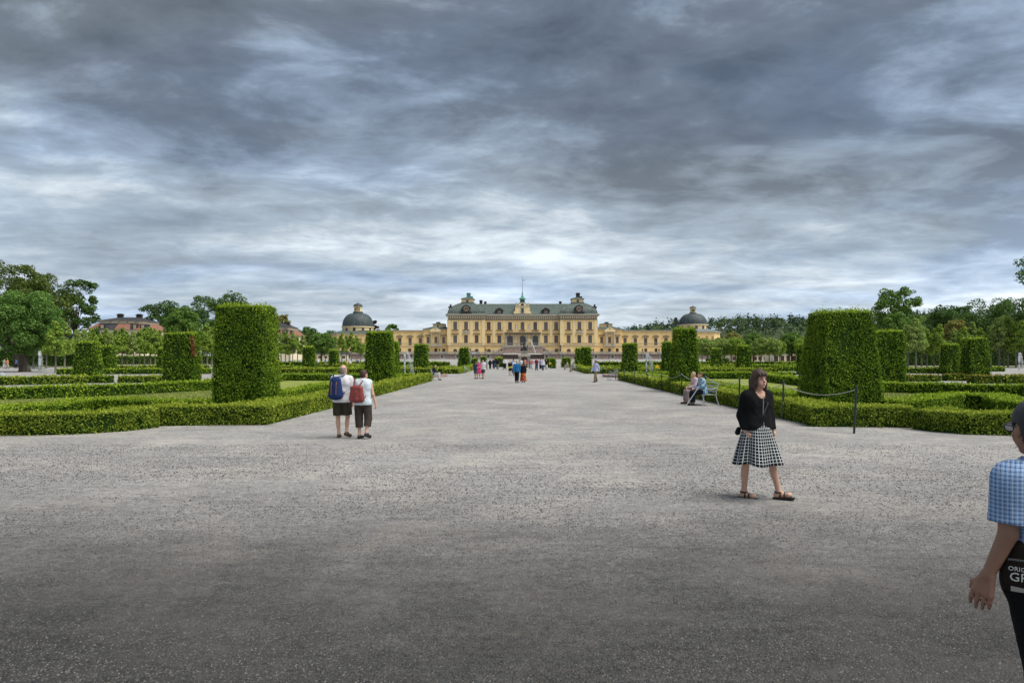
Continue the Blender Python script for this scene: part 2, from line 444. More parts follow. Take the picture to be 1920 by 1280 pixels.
for poly, sd, lab in (([(-8, 20.4), (-8, 40), (-18, 40), (-20.5, 33.0), (-24.5, 29.2), (-24, 19.5), (-16, 18), (-12.5, 19.7)], 3, 'short mown grass of the lawn left of the avenue'),
                 ([(9, 20.4), (13.5, 20.4), (17, 19), (24.5, 18), (25.5, 31), (19.4, 37), (18, 42), (9, 42)], 4, 'short mown grass of the lawn right of the avenue')):
    V, Fq = build_grass(poly, 60000, sd)
    tag(link('grass', mesh_from('grass', V, Fq, [GRASS])), lab, 'grass', kind='stuff')

# ------------------------------------------------------------------ clipped plants
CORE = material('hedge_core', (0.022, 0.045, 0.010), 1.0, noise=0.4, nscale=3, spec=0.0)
YEW = material('yew_leaf', (0.112, 0.210, 0.017), 0.65, island=0.55, hue=(0.25, 0.39, 0.028), spec=0.12, transl=0.25)
YEWTIP = material('yew_tip', (0.33, 0.46, 0.035), 0.65, island=0.3, hue=(0.50, 0.61, 0.07), spec=0.12, transl=0.3)
BOX = material('box_leaf', (0.155, 0.24, 0.024), 0.65, island=0.5, hue=(0.32, 0.39, 0.045), spec=0.12, transl=0.25)
BOXTIP = material('box_tip', (0.37, 0.46, 0.045), 0.65, island=0.3, hue=(0.52, 0.57, 0.09), spec=0.12, transl=0.3)
BOXRED = material('box_tip_rusty', (0.33, 0.30, 0.05), 0.65, island=0.35, hue=(0.47, 0.38, 0.08), spec=0.12, transl=0.25)

def sample_quads(Q, per_m2, r):
    """Q: (k,4,3) quads with outward normals -> points, normals"""
    Q = np.asarray(Q, dtype=np.float64)
    nrm = np.cross(Q[:, 2] - Q[:, 0], Q[:, 3] - Q[:, 1]); area = 0.5 * np.linalg.norm(nrm, axis=1)
    n = max(8, int(area.sum() * per_m2))
    k = r.choice(len(Q), n, p=area / area.sum())
    u, v = r.random((n, 1)), r.random((n, 1))
    P = (1-u)*(1-v)*Q[k, 0] + u*(1-v)*Q[k, 1] + u*v*Q[k, 2] + (1-u)*v*Q[k, 3]
    return P, unit(nrm)[k]
def tufts(P, Nn, size, r, grow=0.8, up=0.45, aspect=0.5):
    """leaf sprays: long axis grows outwards and up"""
    n = len(P)
    t = unit(grow * Nn + np.array([0, 0, up]) + 0.75 * r.normal(size=(n, 3)))
    b = unit(np.cross(t, r.normal(size=(n, 3))))
    nr = np.cross(t, b)
    s = (size * (0.6 + 0.8 * r.random(n)))[:, None]
    V = np.stack([P - t*s*0.45, P + b*s*aspect*0.5 + nr*s*0.08, P + t*s*0.55, P - b*s*aspect*0.5 + nr*s*0.08], axis=1).reshape(-1, 3)
    return V, np.arange(4*n, dtype=np.int32).reshape(n, 4)
def clipped_plant(Q, coreV, coreF, size, seed, mats, amp=0.05, cover=1.35, tipfrac=0.22, toptip=0.8, ragged=0.0, lumps=1.6):
    """core solid + leaf sprays over the surface, fresh pale growth mostly where the shears reach least: on top"""
    r = np.random.default_rng(seed)
    per = cover / (0.25 * size * size)
    P, Nn = sample_quads(Q, per, r)
    n = len(P)
    lump = fbm(P * lumps, 3)
    P[:, 2] += np.clip(P[:, 2] / max(1e-6, P[:, 2].max()), 0, 1) * 0.16 * fbm(P * np.array([.55, .55, 0.0]) + 9.0, 3)
    P = P + Nn * (amp * 2.8 * lump + 0.35 * size * r.normal(size=n) - 0.2 * size)[:, None]
    top = Nn[:, 2] > 0.7
    young = fbm(P * 1.1 + 40.0, 3)
    tip = r.random(n) < np.where(top, toptip, np.clip(tipfrac + 1.1 * young, 0.02, 0.6))
    if ragged > 0:
        j = top & (r.random(n) < 0.30)
        P[j, 2] += np.abs(r.normal(size=j.sum())) * ragged * (1 + 2.5 * np.clip(fbm(P[j] * 2.3, 2), 0, 1))
    foot = (P[:, 2] < 0.10) & (r.random(n) < 0.55 - 4.0 * P[:, 2])
    thin = (fbm(P * np.array([5.5, 5.5, 4.5]) * min(1.0, 0.07 / size) + 31.0, 2) < -0.11) & (r.random(n) < 0.72) & (Nn[:, 2] < 0.7)
    foot = foot | thin
    P, Nn, tip = P[~foot], Nn[~foot], tip[~foot]; n = len(P)
    flat = (r.random(n) < 0.62) & ~tip
    V0, F0 = leaf_quads(P[flat], Nn[flat] + np.array([0, 0, .25]), size * 0.85, 0.5, 0.75, r)
    V1, F1 = tufts(P[~tip & ~flat], Nn[~tip & ~flat], size, r)
    ft = tip & (r.random(n) < .5); V3, F3 = leaf_quads(P[ft], Nn[ft] + np.array([0, 0, .3]), size * 0.8, 0.5, 0.7, r)
    V2, F2 = tufts(P[tip & ~ft], Nn[tip & ~ft], size * 1.05, r, up=0.9)
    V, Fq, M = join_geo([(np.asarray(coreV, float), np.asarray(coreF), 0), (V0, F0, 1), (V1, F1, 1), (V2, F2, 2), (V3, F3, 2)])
    return V, Fq, M

def offset_poly(pts, d):
    out = []
    n = len(pts)
    for i in range(n):
        p = np.array(pts[i], float)
        a = np.array(pts[max(i-1, 0)], float); b = np.array(pts[min(i+1, n-1)], float)
        d1 = (p - a) if i > 0 else (b - p); d2 = (b - p) if i < n-1 else (p - a)
        d1 /= np.linalg.norm(d1); d2 /= np.linalg.norm(d2)
        n1 = np.array([-d1[1], d1[0]]); n2 = np.array([-d2[1], d2[0]])
        m = n1 + n2; m /= np.linalg.norm(m)
        out.append(p + m * d / max(0.45, m @ n1))
    return out
def resample(pts, step):
    out = [np.array(pts[0], float)]
    for a, b in zip(pts[:-1], pts[1:]):
        a = np.array(a, float); b = np.array(b, float); L = np.linalg.norm(b - a); k = max(1, int(L / step))
        for i in range(1, k + 1): out.append(a + (b - a) * i / k)
    return out
def box_quads(L, Rr, h, inset=0.0, z0=0.0):
    """left/right offset lines -> outward quads of a hedge"""
    Q = []
    z1 = h
    n = len(L)
    for i in range(n - 1):
        l0, l1, r0, r1 = L[i], L[i+1], Rr[i], Rr[i+1]
        Q.append([(*r0, z0), (*r1, z0), (*r1, z1), (*r0, z1)])
        Q.append([(*l1, z0), (*l0, z0), (*l0, z1), (*l1, z1)])
        Q.append([(*r0, z1), (*r1, z1), (*l1, z1), (*l0, z1)])
    Q.append([(*L[0], z0), (*Rr[0], z0), (*Rr[0], z1), (*L[0], z1)])
    Q.append([(*Rr[-1], z0), (*L[-1], z0), (*L[-1], z1), (*Rr[-1], z1)])
    return np.array(Q, dtype=float)
_hseed = [100]
def hedge(label, pts, w=0.8, h=0.52, mats=None, seed=None, z=0.0, cover=1.35, size=None, group='clipped hedges of the parterre', tipfrac=0.22):
    pts = resample(pts, 4.0)
    cen = np.mean(pts, axis=0)
    loc = (float(cen[0]), float(cen[1]), z)
    pts = [p - cen for p in pts]
    _hseed[0] += 1
    geo = []
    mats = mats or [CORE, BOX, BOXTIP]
    # leaf size follows distance piece by piece so that the near end stays fine
    L, Rr = offset_poly(pts, w/2), offset_poly(pts, -w/2)
    Lc, Rc = offset_poly(pts, w/2 - 0.05), offset_poly(pts, -w/2 + 0.05)
    n = len(pts)
    chunk = 2 if n > 3 else n - 1
    for i in range(0, n - 1, chunk):
        j = min(n, i + chunk + 1)
        Qa = box_quads(L[i:j], Rr[i:j], h)
        keep = list(range(len(Qa) - 2)) + ([len(Qa)-2] if i == 0 else []) + ([len(Qa)-1] if j == n else [])
        Qa = Qa[keep]
        Qc = box_quads(Lc[i:j], Rc[i:j], h - 0.05)
        d = max(8.0, float(np.mean([np.hypot(*(p + cen)) for p in pts[i:j]])))
        s = size or max(0.055, 0.0026 * d)
        V, Fq, M = clipped_plant(Qa, Qc.reshape(-1, 3), np.arange(len(Qc)*4).reshape(-1, 4), s, _hseed[0]*13 + i, mats, amp=0.045, cover=cover, tipfrac=tipfrac, ragged=0.025)
        geo.append((V, Fq, M))
    Vs, Fs, Ms, o = [], [], [], 0
    for V, Fq, M in geo:
        Vs.append(V); Fs.append(Fq + o); Ms.append(M); o += len(V)
    me = mesh_from('hedge', np.concatenate(Vs), np.concatenate(Fs), mats, np.concatenate(Ms))
    return tag(link('hedge', me, None, loc), label, 'hedge', group)
def gps(l, z=0.0, back=0.4):
    """bottom front edge pixels -> centreline set back by half the width"""
    out = []
    for px, py in l:
        x, y = gp(px, py, z); k = (y + back) / y
        out.append((x * 1.0, y + back))
    return out

hedge('curved yellowish outer hedge bulging towards the gravel at the left edge', gps([(-130, 818), (-40, 817), (60, 816), (133, 814), (200, 810), (262, 803)]), w=0.85)
hedge('long outer hedge turning the corner onto the left side of the avenue', [gps([(270, 799)])[0], gps([(400, 797)])[0], (-7.60, 19.6), (-7.55, 25), (-7.6, 40), (-7.75, 55.6)], w=0.85, h=0.55)
hedge('wavy dark green inner hedge behind the curved hedge at the left edge', [(-18.5, 18.4), gp(0, 765, .5), gp(80, 758, .5), gp(173, 748, .5), gp(283, 750, .5), gp(393, 752, .5)], w=0.75, h=0.52, mats=[CORE, YEW, YEWTIP])
hedge('dark green inner hedge beside the avenue behind the largest left topiary', [(-10.1, 24.5), (-10.4, 31), (-10.4, 40), (-10.0, 54.6)], w=0.8, h=0.5, mats=[CORE, YEW, YEWTIP])
hedge('dark slanting hedge behind the lawn at the left edge', [(-30.5, 29.0), (-24.2, 30.4), (-20.5, 33.5), (-18.3, 39.4), (-18.7, 47), (-19.4, 54)], w=0.8, h=0.55, mats=[CORE, YEW, YEWTIP])
hedge('straight dark hedge closing the far end of the left lawn', [(-19.6, 55.8), (-14, 55.9), (-8.7, 56.0)], w=0.8, h=0.55, mats=[CORE, YEW, YEWTIP])
hedge('light green hedge below the fountain jet near the big round tree', gps([(-60, 723), (8, 722), (158, 719)]), w=0.9, h=0.55)
hedge('small clipped hedge block beside the topiary left of the gravel gap', gps([(165, 718), (201, 718)]), w=0.9, h=0.55, mats=[CORE, YEW, YEWTIP])
hedge('short light hedge on the gravel just left of the second left topiary', gps([(218, 718), (306, 717)]), w=0.9, h=0.5)
hedge('low hedge running behind the left topiaries towards the lime trees', gps([(105, 702), (310, 701), (390, 701)]), w=1.0, h=0.6, mats=[CORE, YEW, YEWTIP])
hedge('thin far hedge line behind the left topiaries under the lime trees', gps([(170, 693), (390, 692)]), w=1.2, h=0.6)
hedge('low hedge left of the avenue, second row behind the walking couple', gps([(548, 698.5), (690, 698.5)]), w=1.0, h=0.6, mats=[CORE, YEW, YEWTIP])
hedge('far short hedge right of the largest left topiary beside the white gravel', gps([(523, 693), (566, 693)]), w=1.0, h=0.6, mats=[CORE, YEW, YEWTIP])
hedge('far light hedge line behind the walking couple near the seated children', gps([(575, 689.5), (700, 689.5)]), w=1.6, h=0.6)
hedge('hedge with a corner at the start of the farther left parterre', [wxy for wxy in [(-29, 79.6), (-15, 79.5), (-7.7, 79.4), (-7.8, 97), (-8.2, 114)]], w=0.9, h=0.6)
hedge('inner light hedge of the farther left parterre', [(-27, 90), (-10.8, 89.6), (-10.6, 104)], w=0.9, h=0.55)
hedge('far dark hedge across the farther left parterre', [(-27, 104), (-13, 104)], w=1.0, h=0.6, mats=[CORE, YEW, YEWTIP])

hedge('long outer hedge along the right side of the avenue turning its corner', [(8.55, 58.2), (8.5, 40), (8.45, 24), (8.5, 19.8), gps([(1555, 800)])[0], gps([(1690, 801)])[0], gps([(1722, 802)])[0]], w=0.85, h=0.55)
hedge('curved yellowish outer hedge at the right edge beside the dark gap', gps([(1752, 806), (1790, 811), (1840, 815), (1895, 816), (1960, 817), (2050, 818)]), w=0.9, h=0.55, tipfrac=0.32)
hedge('wavy bushy inner hedge right of the largest right topiary', [gp(1655, 752, .5), gp(1715, 749, .5), gp(1790, 741, .5), gp(1865, 743, .5), gp(1905, 753, .5), gp(1975, 762, .5)], w=0.95, h=0.55, mats=[CORE, YEW, YEWTIP])
hedge('dark green inner hedge along the avenue behind the seated women', [(10.7, 24.3), (10.5, 32), (10.5, 42), (10.4, 57.5)], w=0.85, h=0.5, mats=[CORE, YEW, YEWTIP])
hedge('dark slanting hedge behind the lawn at the right edge', [(31.5, 32.0), (24.8, 33.3), (19.7, 37.0), (18.7, 43), (19.3, 55)], w=0.85, h=0.55, mats=[CORE, YEW, YEWTIP])
hedge('straight dark hedge closing the far end of the right lawn', [(9.2, 60.4), (24, 60.4)], w=0.85, h=0.58, mats=[CORE, YEW, YEWTIP])
hedge('short yellowish hedge right of the second largest right topiary', gps([(1690, 715), (1765, 715)]), w=0.9, h=0.5, mats=[CORE, BOX, BOXRED])
hedge('small rusty clipped hedge block left of the barrel topiary at right', gps([(1777, 714), (1814, 714)]), w=0.9, h=0.55, mats=[CORE, BOX, BOXRED])
hedge('rusty yellowish hedge in front of the barrel topiary at the right edge', gps([(1826, 719), (1990, 719)]), w=0.9, h=0.6, mats=[CORE, BOX, BOXRED])
hedge('low dark hedge under the lime trees between two right topiaries', gps([(1697, 700), (1803, 700)]), w=1.0, h=0.65, mats=[CORE, YEW, YEWTIP])
hedge('short low hedge beside the fountain jet at the right edge', gps([(1856, 696.5), (1882, 696.5)]), w=1.2, h=0.6, mats=[CORE, YEW, YEWTIP])
hedge('dark hedge line left of the walking woman, second row', gps([(1313, 696.5), (1412, 696.5)]), w=1.0, h=0.65, mats=[CORE, YEW, YEWTIP])
hedge('short hedge by the gravel gap left of the largest right topiary', gps([(1456, 696), (1512, 696)]), w=1.0, h=0.65, mats=[CORE, YEW, YEWTIP])
hedge('far thin hedge line under the pollard trees right of the palace', gps([(1411, 691), (1502, 691)]), w=1.4, h=0.65, mats=[CORE, YEW, YEWTIP])
hedge('far light hedge line below the right dome', gps([(1310, 689), (1400, 689)]), w=1.6, h=0.6)
hedge('hedge with a corner at the start of the farther right parterre', [(30, 80.6), (15, 80.6), (8.0, 80.4), (8.2, 97), (8.6, 114)], w=0.95, h=0.6)
hedge('inner light hedge of the farther right parterre', [(29, 91.5), (11.5, 91), (11.2, 104)], w=0.9, h=0.55)
hedge('far dark hedge across the farther right parterre', [(13.5, 105.5), (29, 105.5)], w=1.0, h=0.6, mats=[CORE, YEW, YEWTIP])
hedge('distant dark hedge along the white path left of the palace', [(-62, 149), (-16, 149)], w=1.2, h=0.9, size=0.4, mats=[CORE, YEW, YEWTIP])
hedge('distant dark hedge along the white path right of the palace', [(16, 149), (62, 149)], w=1.2, h=0.9, size=0.4, mats=[CORE, YEW, YEWTIP])

# ------------------------------------------------------------------ topiaries
def topiary(label, l, r_, top, y, depth, prof=None, seed=1, size=None, lean=0.0, ragged=0.05, group='clipped yew topiaries'):
    H = wz(top, y); hw = (r_ - l) / 2 * y / F; hd = depth / 2
    x = wx((l + r_) / 2, y)
    prof = prof or [(0.0, 0.90), (0.10, 0.97), (0.28, 1.0), (0.5, 0.985), (0.72, 0.935), (0.90, 0.87), (1.0, 0.83)]
    def section(k, grow):
        pts = []
        a, b = hw * k + grow, hd * k + grow
        c = 0.05 * min(a, b)
        for sx, sy in ((1, -1), (1, 1), (-1, 1), (-1, -1)):
            # bevelled corner, counter-clockwise starting at front right
            if sx * sy < 0: pts += [(sx*(a - c), sy*b), (sx*a, sy*(b - c))] if sx > 0 else [(sx*(a - c), sy*b), (sx*a, sy*(b - c))]
            else: pts += [(sx*a, sy*(b - c)), (sx*(a - c), sy*b)]
        return pts
    def solid(grow, dz):
        rings = [[(px + lean*t*H, py + hd, max(0.0, t*H + (dz if t == 1.0 else 0))) for px, py in section(k, grow)] for t, k in prof]
        Q = []
        n = len(rings[0])
        for a, b in zip(rings[:-1], rings[1:]):
            for i in range(n):
                j = (i + 1) % n
                Q.append([a[i], a[j], b[j], b[i]])
        t_ = rings[-1]
        # top as four quads: fan of the eight points
        Q.append([t_[0], t_[1], t_[2], t_[3]]); Q.append([t_[0], t_[3], t_[4], t_[7]]); Q.append([t_[4], t_[5], t_[6], t_[7]])
        return np.array(Q, float)
    Q = solid(0.0, 0.0); Qc = solid(-0.06, -0.06)
    s = size or max(0.052, 0.0025 * y)
    V, Fq, M = clipped_plant(Q, Qc.reshape(-1, 3), np.arange(len(Qc)*4).reshape(-1, 4), s, seed, None, amp=0.06 + 0.0004*y, cover=1.4, tipfrac=0.16, toptip=0.85, ragged=ragged, lumps=1.3)
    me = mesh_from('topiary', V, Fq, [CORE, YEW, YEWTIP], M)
    return tag(link('topiary', me, None, (x, y, 0)), label, 'topiary', group)
BAR = [(0.0, 0.93), (0.08, 0.98), (0.30, 1.0), (0.55, 0.985), (0.8, 0.955), (0.94, 0.91), (1.0, 0.87)]
TAP = [(0.0, 1.02), (0.08, 1.06), (0.22, 1.05), (0.5, 0.98), (0.75, 0.89), (0.93, 0.82), (1.0, 0.78)]
STR = [(0.0, 1.0), (0.2, 1.02), (0.6, 0.97), (0.9, 0.90), (1.0, 0.87)]
topiary('largest topiary left of the avenue, a shaggy barrel shaped block', 395, 495, 572, 22.0, 1.5, BAR, 21, ragged=0.05)
tb = topiary('second left topiary with a brown dead streak near its top', 302, 364, 624, 42, 1.0, BAR, 22, ragged=0.06)
DEAD = material('dead_twig', (0.30, 0.125, 0.05), 0.9, island=0.5, hue=(0.42, 0.22, 0.10))
r_ = np.random.default_rng(5); t_ = r_.random(500)
Pd = np.stack([0.96 - .10*t_ + r_.normal(size=500)*.05*(1.6 - t_), .02 + r_.normal(size=500)*.06, 3.15 - 1.1*(1-t_)**1.5 + r_.normal(size=500)*.05], 1)
Vd, Fd = tufts(Pd, np.tile([.6, -.6, 0], (500, 1)), .12, r_)
tag(link('dead_growth', mesh_from('dead_growth', Vd, Fd, [DEAD]), tb), 'brown dead streak near the top corner', kind='stuff')
topiary('block topiary at far left beside the small hedge block', 136, 178, 641, 58, 1.1, TAP, 23)
topiary('darker topiary half hidden behind the far left block topiary', 187, 208, 649, 88, 1.3, STR, 24)
topiary('thin sliver of topiary at the left edge of the second left topiary', 293, 305, 653, 92, 1.3, STR, 25)
topiary('small square topiary standing right of the largest left one', 566, 587, 650, 90, 1.4, STR, 26)
topiary('smallest square topiary left of the walking couple', 615, 632, 657, 125, 1.6, STR, 27)
topiary('tall dark topiary just right of the walking couple', 682, 735, 622, 41, 1.0, STR, 28)
topiary('sliver of a topiary behind the tall one right of the couple', 733, 745, 641, 62, 1.3, STR, 29)
topiary('square topiary between the left fountain jet and the white bench', 775, 801, 646, 80, 1.3, STR, 30)
topiary('narrow topiary nearest the palace on the left of the avenue', 859, 880, 652, 108, 1.3, TAP, 31)
topiary('low wide clipped block behind the narrow left avenue topiary', 883, 894, 672, 122, 2.0, STR, 32, ragged=0.03)
topiary('low clipped block left of the statue behind the strollers', 901, 911, 669, 136, 2.0, STR, 33, ragged=0.03)
topiary('wide low clipped block near the statue on its left', 926, 944, 671, 134, 2.0, STR, 34, ragged=0.03)
topiary('largest topiary right of the avenue, a broad tapering block', 1546, 1654, 582, 22.0, 2.0, TAP, 41, ragged=0.06)
topiary('tall straight topiary half hidden by the largest right one', 1640, 1700, 620, 39, 1.4, BAR, 42)
topiary('small topiary under the lime trees at right, the darker of a pair', 1776, 1801, 645, 79, 1.6, STR, 43)
topiary('squat barrel topiary at the right edge above the rusty hedge', 1820, 1858, 634, 55, 1.5, TAP, 44)
topiary('tall topiary above the seated women right of the avenue', 1268, 1311, 615, 37, 1.7, TAP, 45)
topiary('slim topiary tucked behind the tall one above the seated women', 1246, 1262, 641, 66, 1.8, STR, 46)
topiary('square topiary between the white bench and the right jet', 1168, 1196, 644, 77, 1.2, STR, 47)
topiary('pale edged topiary beside the benches nearest the palace at right', 1089, 1109, 651, 103, 1.8, TAP, 48)
topiary('dark slim topiary behind the one beside the palace benches', 1079, 1090, 653, 124, 1.6, STR, 49)
topiary('low clipped block behind the benches near the statue', 1054, 1070, 671, 132, 2.0, STR, 50, ragged=0.03)
topiary('dark low clipped block with a yellow notice right of the statue', 1031, 1042, 672, 120, 1.2, STR, 51, ragged=0.03)
topiary('low block hedge left of the yellow notice by the statue', 1022, 1031, 672, 128, 1.4, STR, 55, ragged=0.03)
topiary('small topiary below the right dome', 1337, 1354, 654, 121, 1.6, STR, 52)
topiary('tapered topiary behind the walking woman below the pollard trees', 1386, 1411, 648, 86, 1.4, TAP, 53)
topiary('narrow topiary at the left edge of the largest right one', 1503, 1520, 645, 75, 1.6, BAR, 54)
# ------------------------------------------------------------------ palace
D = 300.0; S = D / F
def fx(px): return (px - CX) * S
def fz(py): return EYE + (CY - py) * S
def X1(x): return fx(820 + x / 6.0)
def Z1(y): return fz(500 + y / 6.0)
TZ = 3.1                                  # terrace level

PLASTER = material('ochre_plaster', (0.87, 0.63, 0.295), 0.9, noise=0.11, nscale=0.5, spec=0.1, detail=10, stretch=(1, 1, .3))
PLASTER2 = material('pale_ochre_plaster', (0.86, 0.68, 0.38), 0.9, noise=0.05, nscale=0.5, spec=0.1)
TRIM = material('grey_stone_trim', (0.47, 0.43, 0.35), 0.85, noise=0.15, nscale=1.2, spec=0.15)
FRZ = material('frieze_ground', (0.27, 0.225, 0.17), 0.9, noise=0.15, nscale=2)
BRK = material('frieze_bracket', (0.58, 0.50, 0.37), 0.85, noise=0.1, nscale=2)
DARKTRIM = material('dark_stone_trim', (0.16, 0.13, 0.10), 0.8, noise=0.2, nscale=2)
FRAME = material('brown_window_frame', (0.19, 0.085, 0.045), 0.5, spec=0.4)
GLASS = material('window_glass_grey', (0.12, 0.13, 0.14), 0.12, spec=0.8, noise=0.3, nscale=0.8)
GLASSD = material('window_glass_dark', (0.02, 0.022, 0.028), 0.08, spec=0.9)
DOORW = material('door_wood', (0.16, 0.075, 0.04), 0.5, noise=0.2, nscale=3)
LEADM = material('dark_sheet_metal', (0.035, 0.032, 0.034), 0.6, noise=0.2, nscale=2, spec=0.4)
CHIM = material('sooty_chimney', (0.045, 0.042, 0.04), 0.9, noise=0.3, nscale=2)
VERDI = material('bright_verdigris', (0.11, 0.29, 0.22), 0.7, noise=0.3, nscale=1.5, spec=0.3)
def copper_material(name, a, b_, c, seam=0.6):
    m = bpy.data.materials.new(name); m.use_nodes = True
    nd, lk = m.node_tree.nodes, m.node_tree.links
    bs = nd['Principled BSDF']; bs.inputs['Roughness'].default_value = 0.6; bs.inputs['Specular IOR Level'].default_value = 0.35
    tc = N(nd, 'ShaderNodeTexCoord')
    mp = N(nd, 'ShaderNodeMapping'); mp.inputs['Scale'].default_value = (1.0, 1.0, 0.10); lk.new(tc.outputs['Object'], mp.inputs[0])
    nz = N(nd, 'ShaderNodeTexNoise', ins={'Scale': 1.6, 'Detail': 7, 'Roughness': 0.7}); lk.new(mp.outputs[0], nz.inputs['Vector'])
    rp = ramp(nd, [(0.30, a), (0.52, b_), (0.74, c)], 'LINEAR'); lk.new(nz.outputs['Fac'], rp.inputs[0])
    sx = N(nd, 'ShaderNodeSeparateXYZ'); lk.new(tc.outputs['Object'], sx.inputs[0])
    mm = N(nd, 'ShaderNodeMath', operation='MULTIPLY', ins={1: 1.0 / seam}); lk.new(sx.outputs[0], mm.inputs[0])
    fr = N(nd, 'ShaderNodeMath', operation='FRACT'); lk.new(mm.outputs[0], fr.inputs[0])
    sr = ramp(nd, [(0.0, 0.55), (0.14, 1.0), (0.86, 1.06), (1.0, 0.8)], 'LINEAR'); lk.new(fr.outputs[0], sr.inputs[0])
    mu = N(nd, 'ShaderNodeMixRGB', blend_type='MULTIPLY', ins={'Fac': 0.8}); lk.new(rp.outputs[0], mu.inputs['Color1']); lk.new(sr.outputs[0], mu.inputs['Color2'])
    lk.new(mu.outputs[0], bs.inputs['Base Color'])
    MATS[name] = m
    return m
COPPER = copper_material('weathered_copper', (0.046, 0.054, 0.050), (0.092, 0.118, 0.104), (0.155, 0.215, 0.19), 0.75)
COPPER2 = copper_material('dark_copper_dome', (0.030, 0.034, 0.036), (0.062, 0.080, 0.082), (0.125, 0.165, 0.16), 0.9)
ZINC = copper_material('grey_sheet_roof', (0.11, 0.125, 0.13), (0.19, 0.22, 0.225), (0.27, 0.31, 0.315), 0.6)

def wall_holes(mb, x0, x1, z0, z1, holes, y, rev=0.4):
    """front wall (facing -y) with rectangular holes (x0,x1,z0,z1) and their reveals"""
    xs = sorted({x0, x1, *[h[0] for h in holes], *[h[1] for h in holes]})
    zs = sorted({z0, z1, *[h[2] for h in holes], *[h[3] for h in holes]})
    for i in range(len(xs)-1):
        for j in range(len(zs)-1):
            cx, cz = (xs[i]+xs[i+1])/2, (zs[j]+zs[j+1])/2
            if any(h[0] < cx < h[1] and h[2] < cz < h[3] for h in holes): continue
            mb.add([(xs[i], y, zs[j]), (xs[i+1], y, zs[j]), (xs[i+1], y, zs[j+1]), (xs[i], y, zs[j+1])], [(0, 1, 2, 3)])
    for a, b, c, d in holes:
        e = y + rev
        mb.add([(a,y,c),(a,e,c),(a,e,d),(a,y,d)], [(0,1,2,3)])
        mb.add([(b,e,c),(b,y,c),(b,y,d),(b,e,d)], [(0,1,2,3)])
        mb.add([(a,y,c),(b,y,c),(b,e,c),(a,e,c)], [(0,1,2,3)])
        mb.add([(a,e,d),(b,e,d),(b,y,d),(a,y,d)], [(0,1,2,3)])
def shell(mb, x0, x1, y0, y1, z0, z1):
    """side and back walls without the front"""
    mb.add([(x0,y1,z0),(x0,y0,z0),(x0,y0,z1),(x0,y1,z1)], [(0,1,2,3)])
    mb.add([(x1,y0,z0),(x1,y1,z0),(x1,y1,z1),(x1,y0,z1)], [(0,1,2,3)])
    mb.add([(x1,y1,z0),(x0,y1,z0),(x0,y1,z1),(x1,y1,z1)], [(0,1,2,3)])
_wc = {}
def win_meshes(w, h, arch=False, cols=2, rows=3):
    k = (round(w, 2), round(h, 2), arch, cols, rows)
    if k in _wc: return _wc[k]
    t = 0.13
    f = MB()
    f.box(-w/2, -w/2+t, -.06, .06, 0, h); f.box(w/2-t, w/2, -.06, .06, 0, h)
    f.box(-w/2+t, w/2-t, -.06, .06, 0, t); f.box(-w/2+t, w/2-t, -.06, .06, h-t, h)
    for i in range(1, cols): f.box(-w/2+w*i/cols-.07, -w/2+w*i/cols+.07, -.05, .05, t, h-t)
    for j in range(1, rows): f.box(-w/2+t, w/2-t, -.045, .045, h*j/rows-.05, h*j/rows+.05)
    g = MB(); g.box(-w/2+.02, w/2-.02, .065, .10, .02, h-.02)
    s = MB(); s.box(-w/2-.55, w/2+.55, -.62, -.30, -.38, -.08)
    l = MB(); l.box(-w/2-.7, w/2+.7, -.75, -.32, h+.42, h+.80)
    r = (f.mesh('window', FRAME), g.mesh('glass', GLASS), g.mesh('glass', GLASSD), s.mesh('sill', DARKTRIM), l.mesh('lintel', DARKTRIM))
    _wc[k] = r
    return r
def window(parent, x, zb, w, h, y, sill=True, lintel=False, dark=None, rows=3, cols=2):
    """y = wall plane; frame sits 0.3 m behind it"""
    m = win_meshes(w, h, False, cols, rows)
    o = link('window', m[0], parent, (x, y + .3, zb))
    d = random.random() < 0.4 if dark is None else dark
    link('glass', m[2] if d else m[1], o)
    if sill: link('sill', m[3], o)
    if lintel: link('lintel', m[4], o)
    return o
def arch_pts(w, zs, r, n=10):
    return [(w/2*math.cos(math.pi*i/n), zs + r*math.sin(math.pi*i/n)) for i in range(n+1)]
